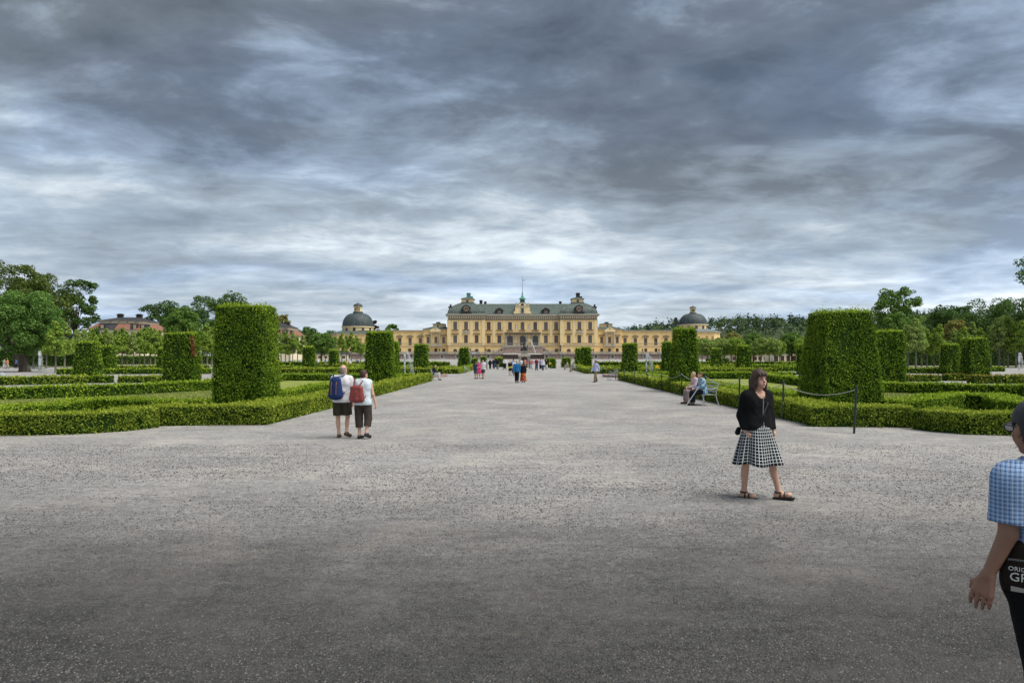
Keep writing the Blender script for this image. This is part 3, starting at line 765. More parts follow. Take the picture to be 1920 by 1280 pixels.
def arched_opening(parent, x, zb, w, h, y, name='window', mat=FRAME, split=True):
    """fills a rectangular hole: spandrels of plaster above a half-round head, frame and glass"""
    r = w / 2; zs = h - r
    n = 8
    mb = MB()
    for sgn in (-1, 1):
        for i in range(n):
            a0, a1 = math.pi/2*i/n, math.pi/2*(i+1)/n
            p0 = (sgn*r*math.cos(a0), zs + r*math.sin(a0)); p1 = (sgn*r*math.cos(a1), zs + r*math.sin(a1))
            q = [(p0[0], -.01, p0[1]), (p0[0], -.01, h), (p1[0], -.01, h), (p1[0], -.01, p1[1])]
            if abs(p0[0]) == r and i == 0: pass
            mb.add(q if sgn < 0 else q[::-1], [(0, 1, 2, 3)])
            u = [(p0[0], -.01, p0[1]), (p1[0], -.01, p1[1]), (p1[0], .4, p1[1]), (p0[0], .4, p0[1])]
            mb.add(u if sgn < 0 else u[::-1], [(0, 1, 2, 3)])
    f = MB(); t = 0.16
    f.box(-r, -r+t, .22, .34, 0, zs); f.box(r-t, r, .22, .34, 0, zs); f.box(-.1, .1, .22, .34, 0, h-.06); f.box(-r+t, r-t, .23, .33, zs-.12, zs+.12)
    ar = arch_pts(w, zs, r, 10); ai = arch_pts(w-2*t, zs, r-t, 10)
    for i in range(10):
        f.prism_xz([ai[i+1], ai[i], ar[i], ar[i+1]][::1], .22, .34)
    o = f.build(name, mat, parent, (x, y, zb))
    g = MB(); g.prism_xz([(-r+.03, 0.02), (r-.03, 0.02)] + [(p[0]*.97, p[1]) for p in arch_pts(w, zs, r-.03, 10)], .36, .39)
    g.build('glass', GLASSD, o)
    mb.build('arch_surround', PLASTER, o)
    # archivolt
    av = MB(); a1 = arch_pts(w+.5, zs, r+.25, 12); a2 = arch_pts(w+.04, zs, r+.02, 12)
    for i in range(12): av.prism_xz([a2[i+1], a2[i], a1[i], a1[i+1]], -.10, -.012)
    av.build('archivolt', TRIM, o)
    return o

def dome_square(mb, cx, cy, bx, by, tx, ty, z0, z1, n=9, flare=0.6):
    rings = [(bx + flare, by + flare, z0 - .05), (bx + flare*.25, by + flare*.25, z0 + (z1-z0)*.05)]
    for i in range(n + 1):
        a = math.pi/2 * i / n
        k = math.cos(a) ** 1.6
        rings.append((tx + (bx-tx)*k, ty + (by-ty)*k, z0 + (z1-z0)*(.08 + .92*math.sin(a))))
    for (a, b, z), (a2, b2, z2) in zip(rings[:-1], rings[1:]):
        mb.add([(cx-a,cy-b,z),(cx+a,cy-b,z),(cx+a,cy+b,z),(cx-a,cy+b,z),(cx-a2,cy-b2,z2),(cx+a2,cy-b2,z2),(cx+a2,cy+b2,z2),(cx-a2,cy+b2,z2)],
               [(0,1,5,4),(1,2,6,5),(2,3,7,6),(3,0,4,7)])
    a, b, z = rings[-1]
    mb.add([(cx-a,cy-b,z),(cx+a,cy-b,z),(cx+a,cy+b,z),(cx-a,cy+b,z)], [(0,1,2,3)])
def chimney(parent, x, y, z0, z1, w, d, mat=CHIM):
    m = MB(); m.box(x-w/2, x+w/2, y-d/2, y+d/2, z0, z1-.45); m.box(x-w/2-.14, x+w/2+.14, y-d/2-.14, y+d/2+.14, z1-.45, z1-.2); m.box(x-w/2+.1, x+w/2-.1, y-d/2+.1, y+d/2-.1, z1-.2, z1)
    return m.build('chimney', mat, parent)

def build_palace():
    P = root('palace', (0, D, TZ), 'large yellow palace with green copper roofs and two domed corner towers', 'palace')
    P.location = (0, 0, 0)
    yc = D; yp = D - 2.2; back = D + 34
    zw = Z1(540)                      # eaves
    zf = Z1(598)                      # lower edge of frieze
    WH = (X1(42) - X1(0)); wu0, wu1 = Z1(709), Z1(622); wl0, wl1 = Z1(858), Z1(770)
    ww = WH
    centre_x = [578, 697, 817, 957, 1101, 1221, 1337]
    side_x = {'l': [206, 327, 446], 'r': [1473, 1593, 1713]}
    # ---- centre wall
    holes = [(X1(x)-ww/2, X1(x)+ww/2, wu0, wu1) for x in centre_x]
    holes += [(X1(x)-ww/2, X1(x)+ww/2, wl0, wl1) for x in (578, 697, 1221, 1337)]
    doors = [817, 960, 1103]; dw = X1(62) - X1(0); dz0, dz1 = Z1(885), Z1(772)
    holes += [(X1(x)-dw/2, X1(x)+dw/2, dz0, dz1) for x in doors]
    ax = [580, 1340]; aw = X1(40) - X1(0); az0, az1 = Z1(966) - .6, Z1(925)
    holes += [(X1(x)-aw/2, X1(x)+aw/2, az0+.6, az1) for x in ax]
    nich = [887, 1030]; nw = X1(24)-X1(0); nz0, nz1 = Z1(712), Z1(645)
    holes += [(X1(x)-nw/2, X1(x)+nw/2, nz0, nz1) for x in nich]
    w = MB(); wall_holes(w, X1(528), X1(1392), TZ-.3, zw, holes, yc, .6); shell(w, X1(528), X1(1392), yc, back, TZ-.3, zw)
    w.build('wall', PLASTER, P)
    for x in centre_x: window(P, X1(x), wu0, ww, wu1-wu0, yc, True, False, dark=(x in (578, 817, 1101)))
    for x in (578, 697, 1221, 1337): window(P, X1(x), wl0, ww, wl1-wl0, yc, False, True)
    for x in doors: arched_opening(P, X1(x), dz0, dw, dz1-dz0, yc, 'door', DOORW)
    for x in ax: arched_opening(P, X1(x), az0+.6, aw, az1-az0-.6, yc)
    for x in nich:
        m = MB(); m.box(X1(x)-nw/2, X1(x)+nw/2, yc+.55, yc+.6, nz0, nz1)
        nb = m.build('niche', PLASTER2, P)
        st = MB(); st.lathe([(.42, nz0), (.45, nz0+.5), (.30, nz0+1.0), (.46, nz0+1.7), (.34, nz0+2.05), (.12, nz0+2.15), (.2, nz0+2.35), (.18, nz0+2.6), (.02, nz0+2.72)], X1(x), yc+.25, 10, sx=.9, sy=.55)
        st.build('niche_figure', material('white_marble', (0.72, 0.70, 0.66), 0.6), nb, smooth=True)
    # ---- corner pavilions
    for side, (a, b) in (('l', (130, 530)), ('r', (1390, 1786))):
        xs = side_x[side]
        holes = [(X1(x)-ww/2, X1(x)+ww/2, wu0, wu1) for x in xs] + [(X1(x)-ww/2, X1(x)+ww/2, wl0, wl1) for x in xs]
        garch = [(206, 446), (1475, 1713)][side == 'r']
        holes += [(X1(x)-aw/2, X1(x)+aw/2, az0+.6, az1) for x in garch]
        w = MB(); wall_holes(w, X1(a), X1(b), TZ-.3, zw, holes, yp, .6); shell(w, X1(a), X1(b), yp, back+2, TZ-.3, zw)
        w.build('wall', PLASTER, P)
        for x in xs:
            window(P, X1(x), wu0, ww, wu1-wu0, yp, True, False, dark=False)
            window(P, X1(x), wl0, ww, wl1-wl0, yp, False, x not in (327, 1593))
        for x in garch: arched_opening(P, X1(x), az0+.6, aw, az1-az0-.6, yp)
        # pilaster strips and panels
        for x in (a+7, b-7):
            pm = MB(); pm.box(X1(x)-.75, X1(x)+.75, yp-.18, yp-.002, Z1(880), zf); pm.build('pilaster', PLASTER2, P)
        for x0, x1 in zip(xs[:-1], xs[1:]):
            pm = MB(); c = (x0+x1)/2; pm.box(X1(c)-.6, X1(c)+.6, yp-.14, yp-.002, Z1(855), zf); pm.build('pilaster', PLASTER2, P)
        # carved overdoor above the middle lower window
        cm = MB(); xm = X1(xs[1])
        cm.box(xm-1.6, xm+1.6, yp-.6, yp-.003, Z1(756), Z1(748)); cm.lathe([(.3, Z1(746)), (.75, Z1(741)), (.55, Z1(732)), (.7, Z1(728)), (.15, Z1(720))], xm, yp-.25, 10, sy=.35)
        for sg in (-1, 1): cm.lathe([(.2, Z1(746)), (.5, Z1(740)), (.3, Z1(732)), (.1, Z1(727))], xm+sg*1.0, yp-.25, 8, sy=.4)
        cm.build('carved_ornament', TRIM, P, smooth=True)
        # string course, cornice, frieze
        sc = MB(); sc.box(X1(a)-.1, X1(b)+.1, yp-.22, yp-.004, Z1(862), Z1(857)); sc.box(X1(a)-.1, X1(b)+.1, yp-.3, yp-.004, Z1(890), Z1(880)); sc.build('string_course', TRIM, P)
        fr = MB(); fr.box(X1(a)-.3, X1(b)+.3, yp-.3, back+2.3, Z1(600), Z1(590)); fr.box(X1(a)-.15, X1(b)+.15, yp-.15, back+2.2, Z1(590), Z1(556))
        k = 16; fr.cur = 1
        for i in range(k + 1):
            xx = X1(a) + (X1(b)-X1(a))*i/k
            fr.box(xx-.3, xx+.3, yp-.75, yp-.16, Z1(585), Z1(557))
        fr.build('frieze', [FRZ, BRK], P)
        # eaves and curved roof
        ev = MB(); ex = 4.0 if side == 'l' else 4.0
        ev.box(X1(a)-1.05, X1(b)+1.05, yp-1.1, back+3, Z1(556), Z1(545)); ev.box(X1(a)-1.35, X1(b)+1.35, yp-1.4, back+3.3, Z1(545), Z1(538)); ev.build('cornice', TRIM, P)
        cx, hw = (X1(a)+X1(b))/2, (X1(b)-X1(a))/2
        rf = MB(); cyy = yp + 9.2
        dome_square(rf, cx, cyy, hw+.4, 9.4, X1(62)-X1(0), 3.4, Z1(537), Z1(398), 10, .9)
        roof = rf.build('tower_roof', COPPER, P, smooth=True)
        ro = MB(); ro.box(cx-hw-.5, cx+hw+.5, cyy+9.6, back+3, Z1(537), Z1(500)); ro.build('rear_roof', COPPER, P)
        la = MB(); lw = X1(67)-X1(0)
        la.cur = 1; la.box(cx-lw-.2, cx+lw+.2, cyy-3.7, cyy+3.7, Z1(398)-.1, Z1(391))
        la.cur = 0; la.box(cx-lw, cx+lw, cyy-3.4, cyy+3.4, Z1(391), Z1(356))
        la.cur = 2; la.box(cx-lw-.3, cx+lw+.3, cyy-3.8, cyy+3.8, Z1(356), Z1(350))
        la.cur = 3; la.frustum(cx-lw-.4, cx+lw+.4, cyy-3.9, cyy+3.9, Z1(350), cx-1.0, cx+1.0, cyy-1.0, cyy+1.0, Z1(330))
        lo = la.build('lantern', [PLASTER2, LEADM, TRIM, COPPER], P)
        m = MB(); m.box(cx-.5, cx+.5, cyy-3.48, cyy-3.403, Z1(389), Z1(364)); m.build('window', GLASSD, lo)
        cm = MB(); cw = .82; zt = Z1(278)
        cm.box(cx-cw+.3, cx+cw+.3, cyy-.9, cyy+.9, Z1(334), zt-.6); cm.box(cx-cw+.15, cx+cw+.45, cyy-1.05, cyy+1.05, zt-.6, zt-.3); cm.box(cx-cw+.3, cx+cw+.3, cyy-.9, cyy+.9, zt-.3, zt)
        cm.box(cx+1.0, cx+2.2, cyy-.8, cyy+.8, Z1(334), Z1(318))
        cm.build('chimney', VERDI if side == 'l' else CHIM, lo)
        # round window dormer
        dm = MB(); zb, zt = Z1(530), Z1(432); w2 = X1(62)-X1(0)
        dm.prism_xz([(cx-w2, zb), (cx+w2, zb), (cx+w2*.95, zb+.7), (cx+w2*.62, zb+1.0), (cx+w2*.62, zb+2.5), (cx+w2*.8, zb+2.65), (cx+w2*.35, zt-.35), (cx, zt), (cx-w2*.35, zt-.35), (cx-w2*.8, zb+2.65), (cx-w2*.62, zb+2.5), (cx-w2*.62, zb+1.0), (cx-w2*.95, zb+.7)], yp-.75, yp+4.5)
        do = dm.build('dormer', LEADM, P)
        rw = MB(); zc = Z1(478)
        a1 = [(cx+1.05*math.cos(t*math.pi/10), zc+1.05*math.sin(t*math.pi/10)) for t in range(20)]; a2 = [(cx+.82*math.cos(t*math.pi/10), zc+.82*math.sin(t*math.pi/10)) for t in range(20)]
        for i in range(20):
            j = (i+1) % 20; rw.prism_xz([a2[i], a1[i], a1[j], a2[j]], yp-.9, yp-.753)
        rw.box(cx-.08, cx+.08, yp-.86, yp-.754, zc-.8, zc+.8); rw.box(cx-.3, cx+.3, yp-.85, yp-.755, zc-.06, zc+.06)
        rw.build('round_window', material('pale_wood', (0.45, 0.33, 0.22), 0.6), do)
        # outer corner stack
        xc = X1(150) if side == 'l' else X1(1768)
        st = MB(); st.box(xc-.7, xc+.7, yp+1.2, yp+2.8, Z1(515), Z1(462)); st.box(xc-1.0, xc+1.0, yp+1.0, yp+3.0, Z1(462), Z1(450)); st.box(xc-.4, xc+.4, yp+1.5, yp+2.5, Z1(450), Z1(426)); st.build('corner_chimney', CHIM, P)
    # ---- centre trim
    sc = MB(); sc.box(X1(531), X1(1389), yc-.22, yc-.004, Z1(862), Z1(857)); sc.box(X1(531), X1(1389), yc-.3, yc-.004, Z1(890), Z1(880)); sc.build('string_course', TRIM, P)
    fr = MB(); fr.box(X1(531), X1(1389), yc-.3, yc-.005, Z1(600), Z1(592)); fr.box(X1(531), X1(1389), yc-.15, yc-.006, Z1(592), Z1(560)); fr.cur = 1
    for i in range(37):
        xx = X1(540) + (X1(1380)-X1(540))*i/36; fr.box(xx-.28, xx+.28, yc-.7, yc-.16, Z1(588), Z1(561))
    fr.build('frieze', [FRZ, BRK], P)
    ev = MB(); ev.box(X1(533), X1(1387), yc-.95, yc+1, Z1(560), Z1(550)); ev.box(X1(533), X1(1387), yc-1.25, yc+1, Z1(550), Z1(541)); ev.build('cornice', TRIM, P)
    rf = MB(); zr = Z1(409)
    rf.prism_xz([(X1(480), Z1(541)), (X1(1440), Z1(541)), (X1(1440), Z1(540)), (X1(480), Z1(540))], yc-1.1, yc)
    x0, x1 = X1(440), X1(1480); ye, yr, yb = yc-1.2, yc+9, back
    rf.add([(x0,ye,Z1(540)),(x1,ye,Z1(540)),(x1,yr,zr+.4),(x0,yr,zr+.4),(x0,yb,Z1(540)),(x1,yb,Z1(540)),(x0,yr+9,zr+.4),(x1,yr+9,zr+.4)],
           [(0,1,2,3),(3,2,7,6),(6,7,5,4),(0,3,6,4),(1,5,7,2)])
    rf.build('main_roof', COPPER, P)
    for x in (697, 1221):
        cx = X1(x); hw = 1.55; zb, zt = Z1(537), Z1(460)
        dm = MB(); dm.box(cx-hw, cx+hw, yc-.3, yc+6, zb, zb+1.9)
        dm.prism_xz([(cx-hw-.3, zb+1.9), (cx+hw+.3, zb+1.9), (cx+hw*.5, zt-.35), (cx, zt), (cx-hw*.5, zt-.35)], yc-.5, yc+6)
        do = dm.build('dormer', LEADM, P)
        m = MB(); m.box(cx-.55, cx+.55, yc-.37, yc-.303, zb+.35, zb+1.7); wo = m.build('window', GLASSD, do)
        m = MB()
        for q in (-.5, 0, .5): m.box(cx+q-.06, cx+q+.06, yc-.42, yc-.371, zb+.35, zb+1.7)
        m.build('window_bars', material('pale_wood', (0.45, 0.33, 0.22)), do)
    for x, z0, z1, wv in ((474, 420, 353, 32), (524, 425, 368, 28), (1399, 425, 366, 28)):
        chimney(P, X1(x), yc+11, Z1(z0), Z1(z1), (X1(wv)-X1(0)), 1.3)
    # centre gable with clock and cupola
    gx = X1(957); g = MB()
    gl = [(X1(860), Z1(530)), (X1(1055), Z1(530)), (X1(1055), Z1(505)), (X1(1040), Z1(500)), (X1(1036), Z1(440)), (X1(1000), Z1(432)), (X1(985), Z1(412)), (X1(957), Z1(403)), (X1(930), Z1(412)), (X1(915), Z1(432)), (X1(878), Z1(440)), (X1(874), Z1(500)), (X1(860), Z1(505))]
    g.prism_xz(gl, yc-.9, yc+5); go = g.build('gable', PLASTER2, P)
    m = MB(); m.box(X1(944), X1(971), yc-.98, yc-.903, Z1(523), Z1(466)); m.build('window', GLASSD, go)
    m = MB()
    for (a, b, z0, z1) in ((936, 980, 466, 458), (936, 944, 528, 466), (971, 979, 528, 466), (876, 1038, 446, 439), (858, 1057, 533, 527)): m.box(X1(a), X1(b), yc-1.15, yc-.905, Z1(z0), Z1(z1))
    m.build('gable_moulding', TRIM, go)
    m = MB(); zc = Z1(428)
    m.prism_xz([(gx+.62*math.cos(t*math.pi/10), zc+.62*math.sin(t*math.pi/10)) for t in range(20)], yc-1.08, yc-.904)
    co = m.build('clock', material('clock_face', (0.03, 0.035, 0.05), 0.4), go)
    for i, x in enumerate((888, 1026)):
        m = MB(); m.lathe([(.35, Z1(441)), (.2, Z1(432)), (.32, Z1(424)), (.05, Z1(398))], X1(x), yc, 8); m.build('finial', TRIM, go, smooth=True)
    cy = yc + 5
    cu = MB(); cu.cur = 0
    cu.box(gx-1.5, gx+1.5, cy-1.5, cy+1.5, Z1(418), Z1(398))
    for sx in (-1, 1):
        for sy in (-1, 1): cu.box(gx+sx*.95-.17, gx+sx*.95+.17, cy+sy*.95-.17, cy+sy*.95+.17, Z1(398), Z1(357))
    cu.box(gx-1.2, gx+1.2, cy-1.2, cy+1.2, Z1(357), Z1(352))
    cu.lathe([(1.75, Z1(352)), (1.55, Z1(346)), (.85, Z1(335)), (.55, Z1(322)), (.42, Z1(312)), (.16, Z1(302)), (.36, Z1(292)), (.30, Z1(282)), (.08, Z1(276)), (.16, Z1(268)), (.03, Z1(262))], gx, cy, 8, math.pi/8)
    cu.build('cupola', VERDI, P)
    m = MB(); m.box(gx-.8, gx+.8, cy-.8, cy+.8, Z1(397.5), Z1(357.5)); m.build('cupola_glazing', GLASSD, P)
    m = MB(); m.tube([(gx, cy, Z1(265)), (gx, cy, Z1(88))], [.14, .05], 6); m.box(gx+.05, gx+1.0, cy-.02, cy+.02, Z1(140), Z1(134)); m.tube([(gx+.05, cy, Z1(135)), (gx+1.0, cy, Z1(152))], .05, 5); m.build('flagpole', material('pole_grey', (0.2, 0.2, 0.2)), P)
    # portico: flat roof over the doors, pilasters, landing
    pr = MB(); pr.box(X1(755), X1(1167), yc-1.6, yc-.005, Z1(752), Z1(740)); pr.box(X1(765), X1(1157), yc-1.2, yc-.006, Z1(760), Z1(752)); pr.build('portico_roof', DARKTRIM, P)
    for x in (773, 860, 917, 1004, 1061, 1147):
        m = MB(); m.box(X1(x)-.40, X1(x)+.40, yc-.45, yc-.007, Z1(884), Z1(760)); m.box(X1(x)-.5, X1(x)+.5, yc-.6, yc-.008, Z1(768), Z1(760.5)); m.build('pilaster', TRIM, P)
    for x0, x1 in zip(centre_x[:-1], centre_x[1:]):
        pm = MB()
        if x0 in (817, 957): continue
        c = (x0+x1)/2; pm.box(X1(c)-.6, X1(c)+.6, yc-.14, yc-.002, Z1(735 if 697 <= x0 <= 1100 and False else 855), zf); pm.build('pilaster', PLASTER2, P)
    # surrounds of the upper windows
    for x in centre_x + side_x['l'] + side_x['r']:
        sm = MB()
        y = yc if x in centre_x else yp
        sm.box(X1(x)-ww/2-.5, X1(x)-ww/2-.04, y-.1, y-.003, wu0-.05, wu1+.5); sm.box(X1(x)+ww/2+.04, X1(x)+ww/2+.5, y-.1, y-.003, wu0-.05, wu1+.5); sm.box(X1(x)-ww/2-.7, X1(x)+ww/2+.7, y-.16, y-.004, wu1+.5, wu1+.75); sm.build('window_surround', PLASTER2, P)
    for x in (534, 1386):
        m = MB(); m.tube([(X1(x), yc-.25, Z1(555)), (X1(x), yc-.25, TZ)], .1, 6); m.build('downpipe', LEADM, P)
    return P
PALACE = build_palace()

# ------------------------------------------------------------------ wings (left one measured, right one its mirror)
def X2(x): return fx(600 + x / 7.11)
def Z2(y): return fz(540 + y / 7.11)
def build_wing(sg, label):
    P = root('palace_wing', (0, 0, 0), label, 'palace wing', 'low wings of the palace')
    def XX(x): return sg * X2(x) * -1 if sg > 0 else X2(x)
    yw = D + 1.5; ypv = D + .2
    def bx(mb, xa, xb, *r):
        a, b = XX(xa), XX(xb); mb.box(min(a, b), max(a, b), *r)
    # gallery
    zc = Z2(572); ww = abs(X2(44) - X2(0)); w0, w1 = Z2(760), Z2(662); g0, g1 = Z2(857), Z2(803); gw = ww * .85
    gxs = [1055, 1193, 1330] + [918, 781, 644]
    ggs = [1190] + [1053] + [915, 778]
    holes = [(XX(x)-ww/2, XX(x)+ww/2, w0, w1) for x in gxs] + [(XX(x)-gw/2, XX(x)+gw/2, g0, g1) for x in ggs]
    a, b = XX(500), XX(1385)
    w = MB(); wall_holes(w, min(a, b), max(a, b), TZ-.3, zc, holes, yw, .5); shell(w, min(a, b), max(a, b), yw, yw+14, TZ-.3, zc); w.build('gallery_wall', PLASTER, P)
    for x in gxs:
        window(P, XX(x), w0, ww, w1-w0, yw, False, True, dark=False)
        m = MB(); pts1 = arch_pts(ww*1.7, Z2(650), Z2(622)-Z2(650), 10); pts2 = arch_pts(ww*1.5, Z2(650), Z2(626)-Z2(650), 10)
        for i in range(10): m.prism_xz([(XX(x)+p[0], p[1]) for p in (pts2[i+1], pts2[i], pts1[i], pts1[i+1])], yw-.16, yw-.003)
        m.build('blind_arch', TRIM, P)
    for x in ggs: window(P, XX(x), g0, gw, g1-g0, yw, False, False, dark=True, rows=2)
    m = MB(); bx(m, 510, 1380, yw-.2, yw-.004, Z2(778), Z2(768)); bx(m, 510, 1380, yw-.14, yw-.005, Z2(738), Z2(733)); m.build('string_course', TRIM, P)
    m = MB(); bx(m, 500, 1382, yw-.55, yw+14.4, zc, zc+.35); m.build('cornice', TRIM, P)
    a, b = sorted((XX(500), XX(1382)))
    m = MB(); m.frustum(a, b, yw-.7, yw+14.5, zc+.35, a+.5, b-.2, yw+5, yw+9, Z2(552)); m.build('gallery_roof', ZINC, P)
    # pavilion
    zp = Z2(545); pw = abs(X2(38)-X2(0)); p0, p1 = Z2(732), Z2(648); q0, q1 = Z2(855), Z2(803)
    xs = [1440, 1543, 1648]
    holes = [(XX(x)-pw/2, XX(x)+pw/2, p0, p1) for x in xs] + [(XX(x)-pw/2, XX(x)+pw/2, q0, q1) for x in xs]
    a, b = sorted((XX(1378), XX(1757)))
    w = MB(); wall_holes(w, a, b, TZ-.3, zp, holes, ypv, .5); shell(w, a, b, ypv, ypv+16, TZ-.3, zp); w.build('wall', PLASTER, P)
    for x in xs:
        window(P, XX(x), p0, pw, p1-p0, ypv, False, x != 1543, dark=False); window(P, XX(x), q0, pw, q1-q0, ypv, False, False, dark=True, rows=2)
    m = MB(); bx(m, 1380, 1755, ypv-.2, ypv-.004, Z2(776), Z2(768)); bx(m, 1380, 1755, ypv-.14, ypv-.005, Z2(738), Z2(733)); m.build('string_course', TRIM, P)
    m = MB(); bx(m, 1370, 1762, ypv-.6, ypv+16.4, Z2(556), Z2(545)); m.build('cornice', TRIM, P)
    m = MB(); a2, b2 = sorted((XX(1366), XX(1766))); l0, l1 = sorted((XX(1480), XX(1645)))
    m.frustum(a2, b2, ypv-.8, ypv+16.8, Z2(545), l0-.3, l1+.3, ypv+5.5, ypv+10.5, Z2(506)); m.build('pavilion_roof', COPPER, P)
    m = MB(); m.box(l0, l1, ypv+5.7, ypv+10.3, Z2(508), Z2(470)); lo = m.build('lantern', PLASTER2, P)
    m = MB(); m.frustum(l0-.4, l1+.4, ypv+5.3, ypv+10.7, Z2(470), l0+1.2, l1-1.2, ypv+7, ypv+9, Z2(459)); m.build('lantern_roof', COPPER, lo)
    m = MB(); c = XX(1550); m.box(c-.35, c+.35, ypv+5.62, ypv+5.697, Z2(505), Z2(480)); m.build('window', GLASSD, lo)
    m = MB(); m.box(c-.95, c+.75, ypv+7.2, ypv+8.8, Z2(460), Z2(440)); m.build('chimney', CHIM, lo)
    chimney(P, XX(1682), ypv+9, Z2(545), Z2(490), .9, .9)
    # aedicule: columns, pediment, balcony
    for x in (1487, 1595):
        m = MB(); m.lathe([(.55, Z2(765)), (.55, Z2(752)), (.38, Z2(748)), (.34, Z2(600)), (.36, Z2(596)), (.55, Z2(588)), (.55, Z2(583))], XX(x), ypv-.75, 12); m.build('column', TRIM, P, smooth=True)
    m = MB(); a3, b3 = sorted((XX(1472), XX(1612))); mid = (a3+b3)/2
    m.box(a3, b3, ypv-1.2, ypv-.006, Z2(583), Z2(562)); m.prism_xz([(a3-.3, Z2(562)), (b3+.3, Z2(562)), (mid, Z2(524))], ypv-1.2, ypv-.007); pe = m.build('pediment', PLASTER2, P)
    m = MB(); m.prism_xz([(mid-.5, Z2(550)), (mid+.5, Z2(550)), (mid, Z2(536))], ypv-1.27, ypv-1.203); m.build('pediment_carving', DARKTRIM, pe)
    m = MB(); pts1 = arch_pts(b3-a3-3.0, Z2(622), 1.4, 10)
    m.prism_xz([(mid+p[0]*.9, p[1]) for p in pts1], ypv-.16, ypv-.008); m.build('blind_arch', TRIM, P)
    m = MB(); m.box(a3-.5, b3+.5, ypv-1.9, ypv-.009, Z2(776), Z2(764))
    for q in range(6): xx = a3 + (b3-a3)*(q+.5)/6; m.box(xx-.25, xx+.25, ypv-1.4, ypv-.01, Z2(786), Z2(776.2))
    bo = m.build('balcony', TRIM, P)
    m = MB(); m.box(a3-.3, b3+.3, ypv-1.85, ypv-1.7, Z2(742), Z2(737))
    for q in range(17): xx = a3 - .2 + (b3-a3+.4)*q/16; m.box(xx-.07, xx+.07, ypv-1.83, ypv-1.72, Z2(764), Z2(742.2))
    m.build('balcony_railing', TRIM, bo)
    return P
build_wing(-1, 'low yellow wing joining the left tower to the domed church')
build_wing(1, 'low yellow wing joining the right tower to the right dome')

def build_domed(label, name, cx, Yc, r, zb, zt, drum_z, low_hw, low_zr, low_zw, lan_r, lan_z0, lan_z1, cap_z, slots, mirror):
    P = root(name, (0, 0, 0), label, 'church' if 'church' in name else 'pavilion')
    m = MB(); n = 40
    prof = [(r*1.03, zb), (r*1.0, zb+.25)] + [(lan_r*1.15 + (r*.985 - lan_r*1.15)*math.cos(t*math.pi/2/12)**.93, zb+.3 + (zt-zb-.3)*math.sin(t*math.pi/2/12)) for t in range(13)]
    m.lathe(prof, cx, Yc, n); m.build('dome', COPPER2, P, smooth=True)
    m = MB(); m.lathe([(r*.985, drum_z), (r*.985, zb-.35), (r*1.05, zb-.3), (r*1.05, zb)], cx, Yc, 40); dr = m.build('drum', PLASTER2, P, smooth=True)
    for k in range(-2, 3):
        a = -math.pi/2 + k*.55
        m = MB(); m.box(-.55, .55, -.06, .06, zb-1.95, zb-.65); o = m.build('window', GLASSD, dr, (cx + r*.99*math.cos(a), Yc + r*.99*math.sin(a), 0)); o.rotation_euler = (0, 0, a + math.pi/2)
    # lower block
    c = low_hw * .35
    oct_ = [(cx-low_hw, Yc-low_hw+c), (cx-low_hw+c, Yc-low_hw), (cx+low_hw-c, Yc-low_hw), (cx+low_hw, Yc-low_hw+c), (cx+low_hw, Yc+low_hw-c), (cx+low_hw-c, Yc+low_hw), (cx-low_hw+c, Yc+low_hw), (cx-low_hw, Yc+low_hw-c)]
    m = MB(); m.prism_xy(oct_, TZ-2.8, low_zw); m.build('wall', PLASTER, P)
    m = MB(); m.prism_xy([(cx+(x-cx)*1.05, Yc+(y-Yc)*1.05) for x, y in oct_], low_zw, low_zw+.4); m.build('cornice', TRIM, P)
    m = MB(); ro = [(cx+(x-cx)*1.06, Yc+(y-Yc)*1.06, low_zw+.4) for x, y in oct_]; ri = [(cx+(x-cx)*.66, Yc+(y-Yc)*.66, low_zr) for x, y in oct_]
    m.add(ro + ri, [(i, (i+1) % 8, 8+(i+1) % 8, 8+i) for i in range(8)]); m.build('lower_roof', ZINC if mirror else COPPER, P)
    for q in (-.62, -.36, 0.0, .36, .62):
        window(P, cx+q*low_hw*.95, low_zw-3.6, 1.0, 1.9, Yc-low_hw-.32, True, False, dark=False, rows=2)
    # lantern
    m = MB(); m.lathe([(lan_r*1.2, lan_z0-.7), (lan_r*1.12, lan_z0), (lan_r*.9, lan_z0+.05)], cx, Yc, 12); m.build('lantern_base', COPPER2, P)
    m = MB(); m.lathe([(lan_r*.9, lan_z0), (lan_r*.9, lan_z1-.2), (lan_r*1.05, lan_z1-.15), (lan_r*1.05, lan_z1)], cx, Yc, 12, math.pi/12); lo = m.build('lantern', PLASTER2, P)
    for k in (-1, 0, 1):
        a = -math.pi/2 + k*math.pi/6
        m = MB(); m.box(-.26, .26, -.05, .05, lan_z0+.35, lan_z1-.5); o = m.build('window', GLASSD, lo, (cx+lan_r*.89*math.cos(a), Yc+lan_r*.89*math.sin(a), 0)); o.rotation_euler = (0, 0, a+math.pi/2)
    m = MB()
    h = cap_z - lan_z1
    m.lathe([(lan_r*1.12, lan_z1)] + [(lan_r*1.05*math.cos(t*math.pi/2/6) + .05, lan_z1 + h*.9*math.sin(t*math.pi/2/6)) for t in range(7)] + [(.22, cap_z-.05), (.05, cap_z+.45)], cx, Yc, 16); m.build('lantern_cap', COPPER2, P, smooth=True)
    return P
build_domed('yellow church with a dark round dome and lantern left of the palace', 'domed_church', fx(663), D+8, 6.85*1.025, fz(613)*1.0+.4, fz(588)+.6, fz(621.6)+.3, 10.3, fz(621)+.3, fz(628)+.2, 1.95, fz(585)+.7, fz(575)+.7, fz(568.5)+.8, 0, False)
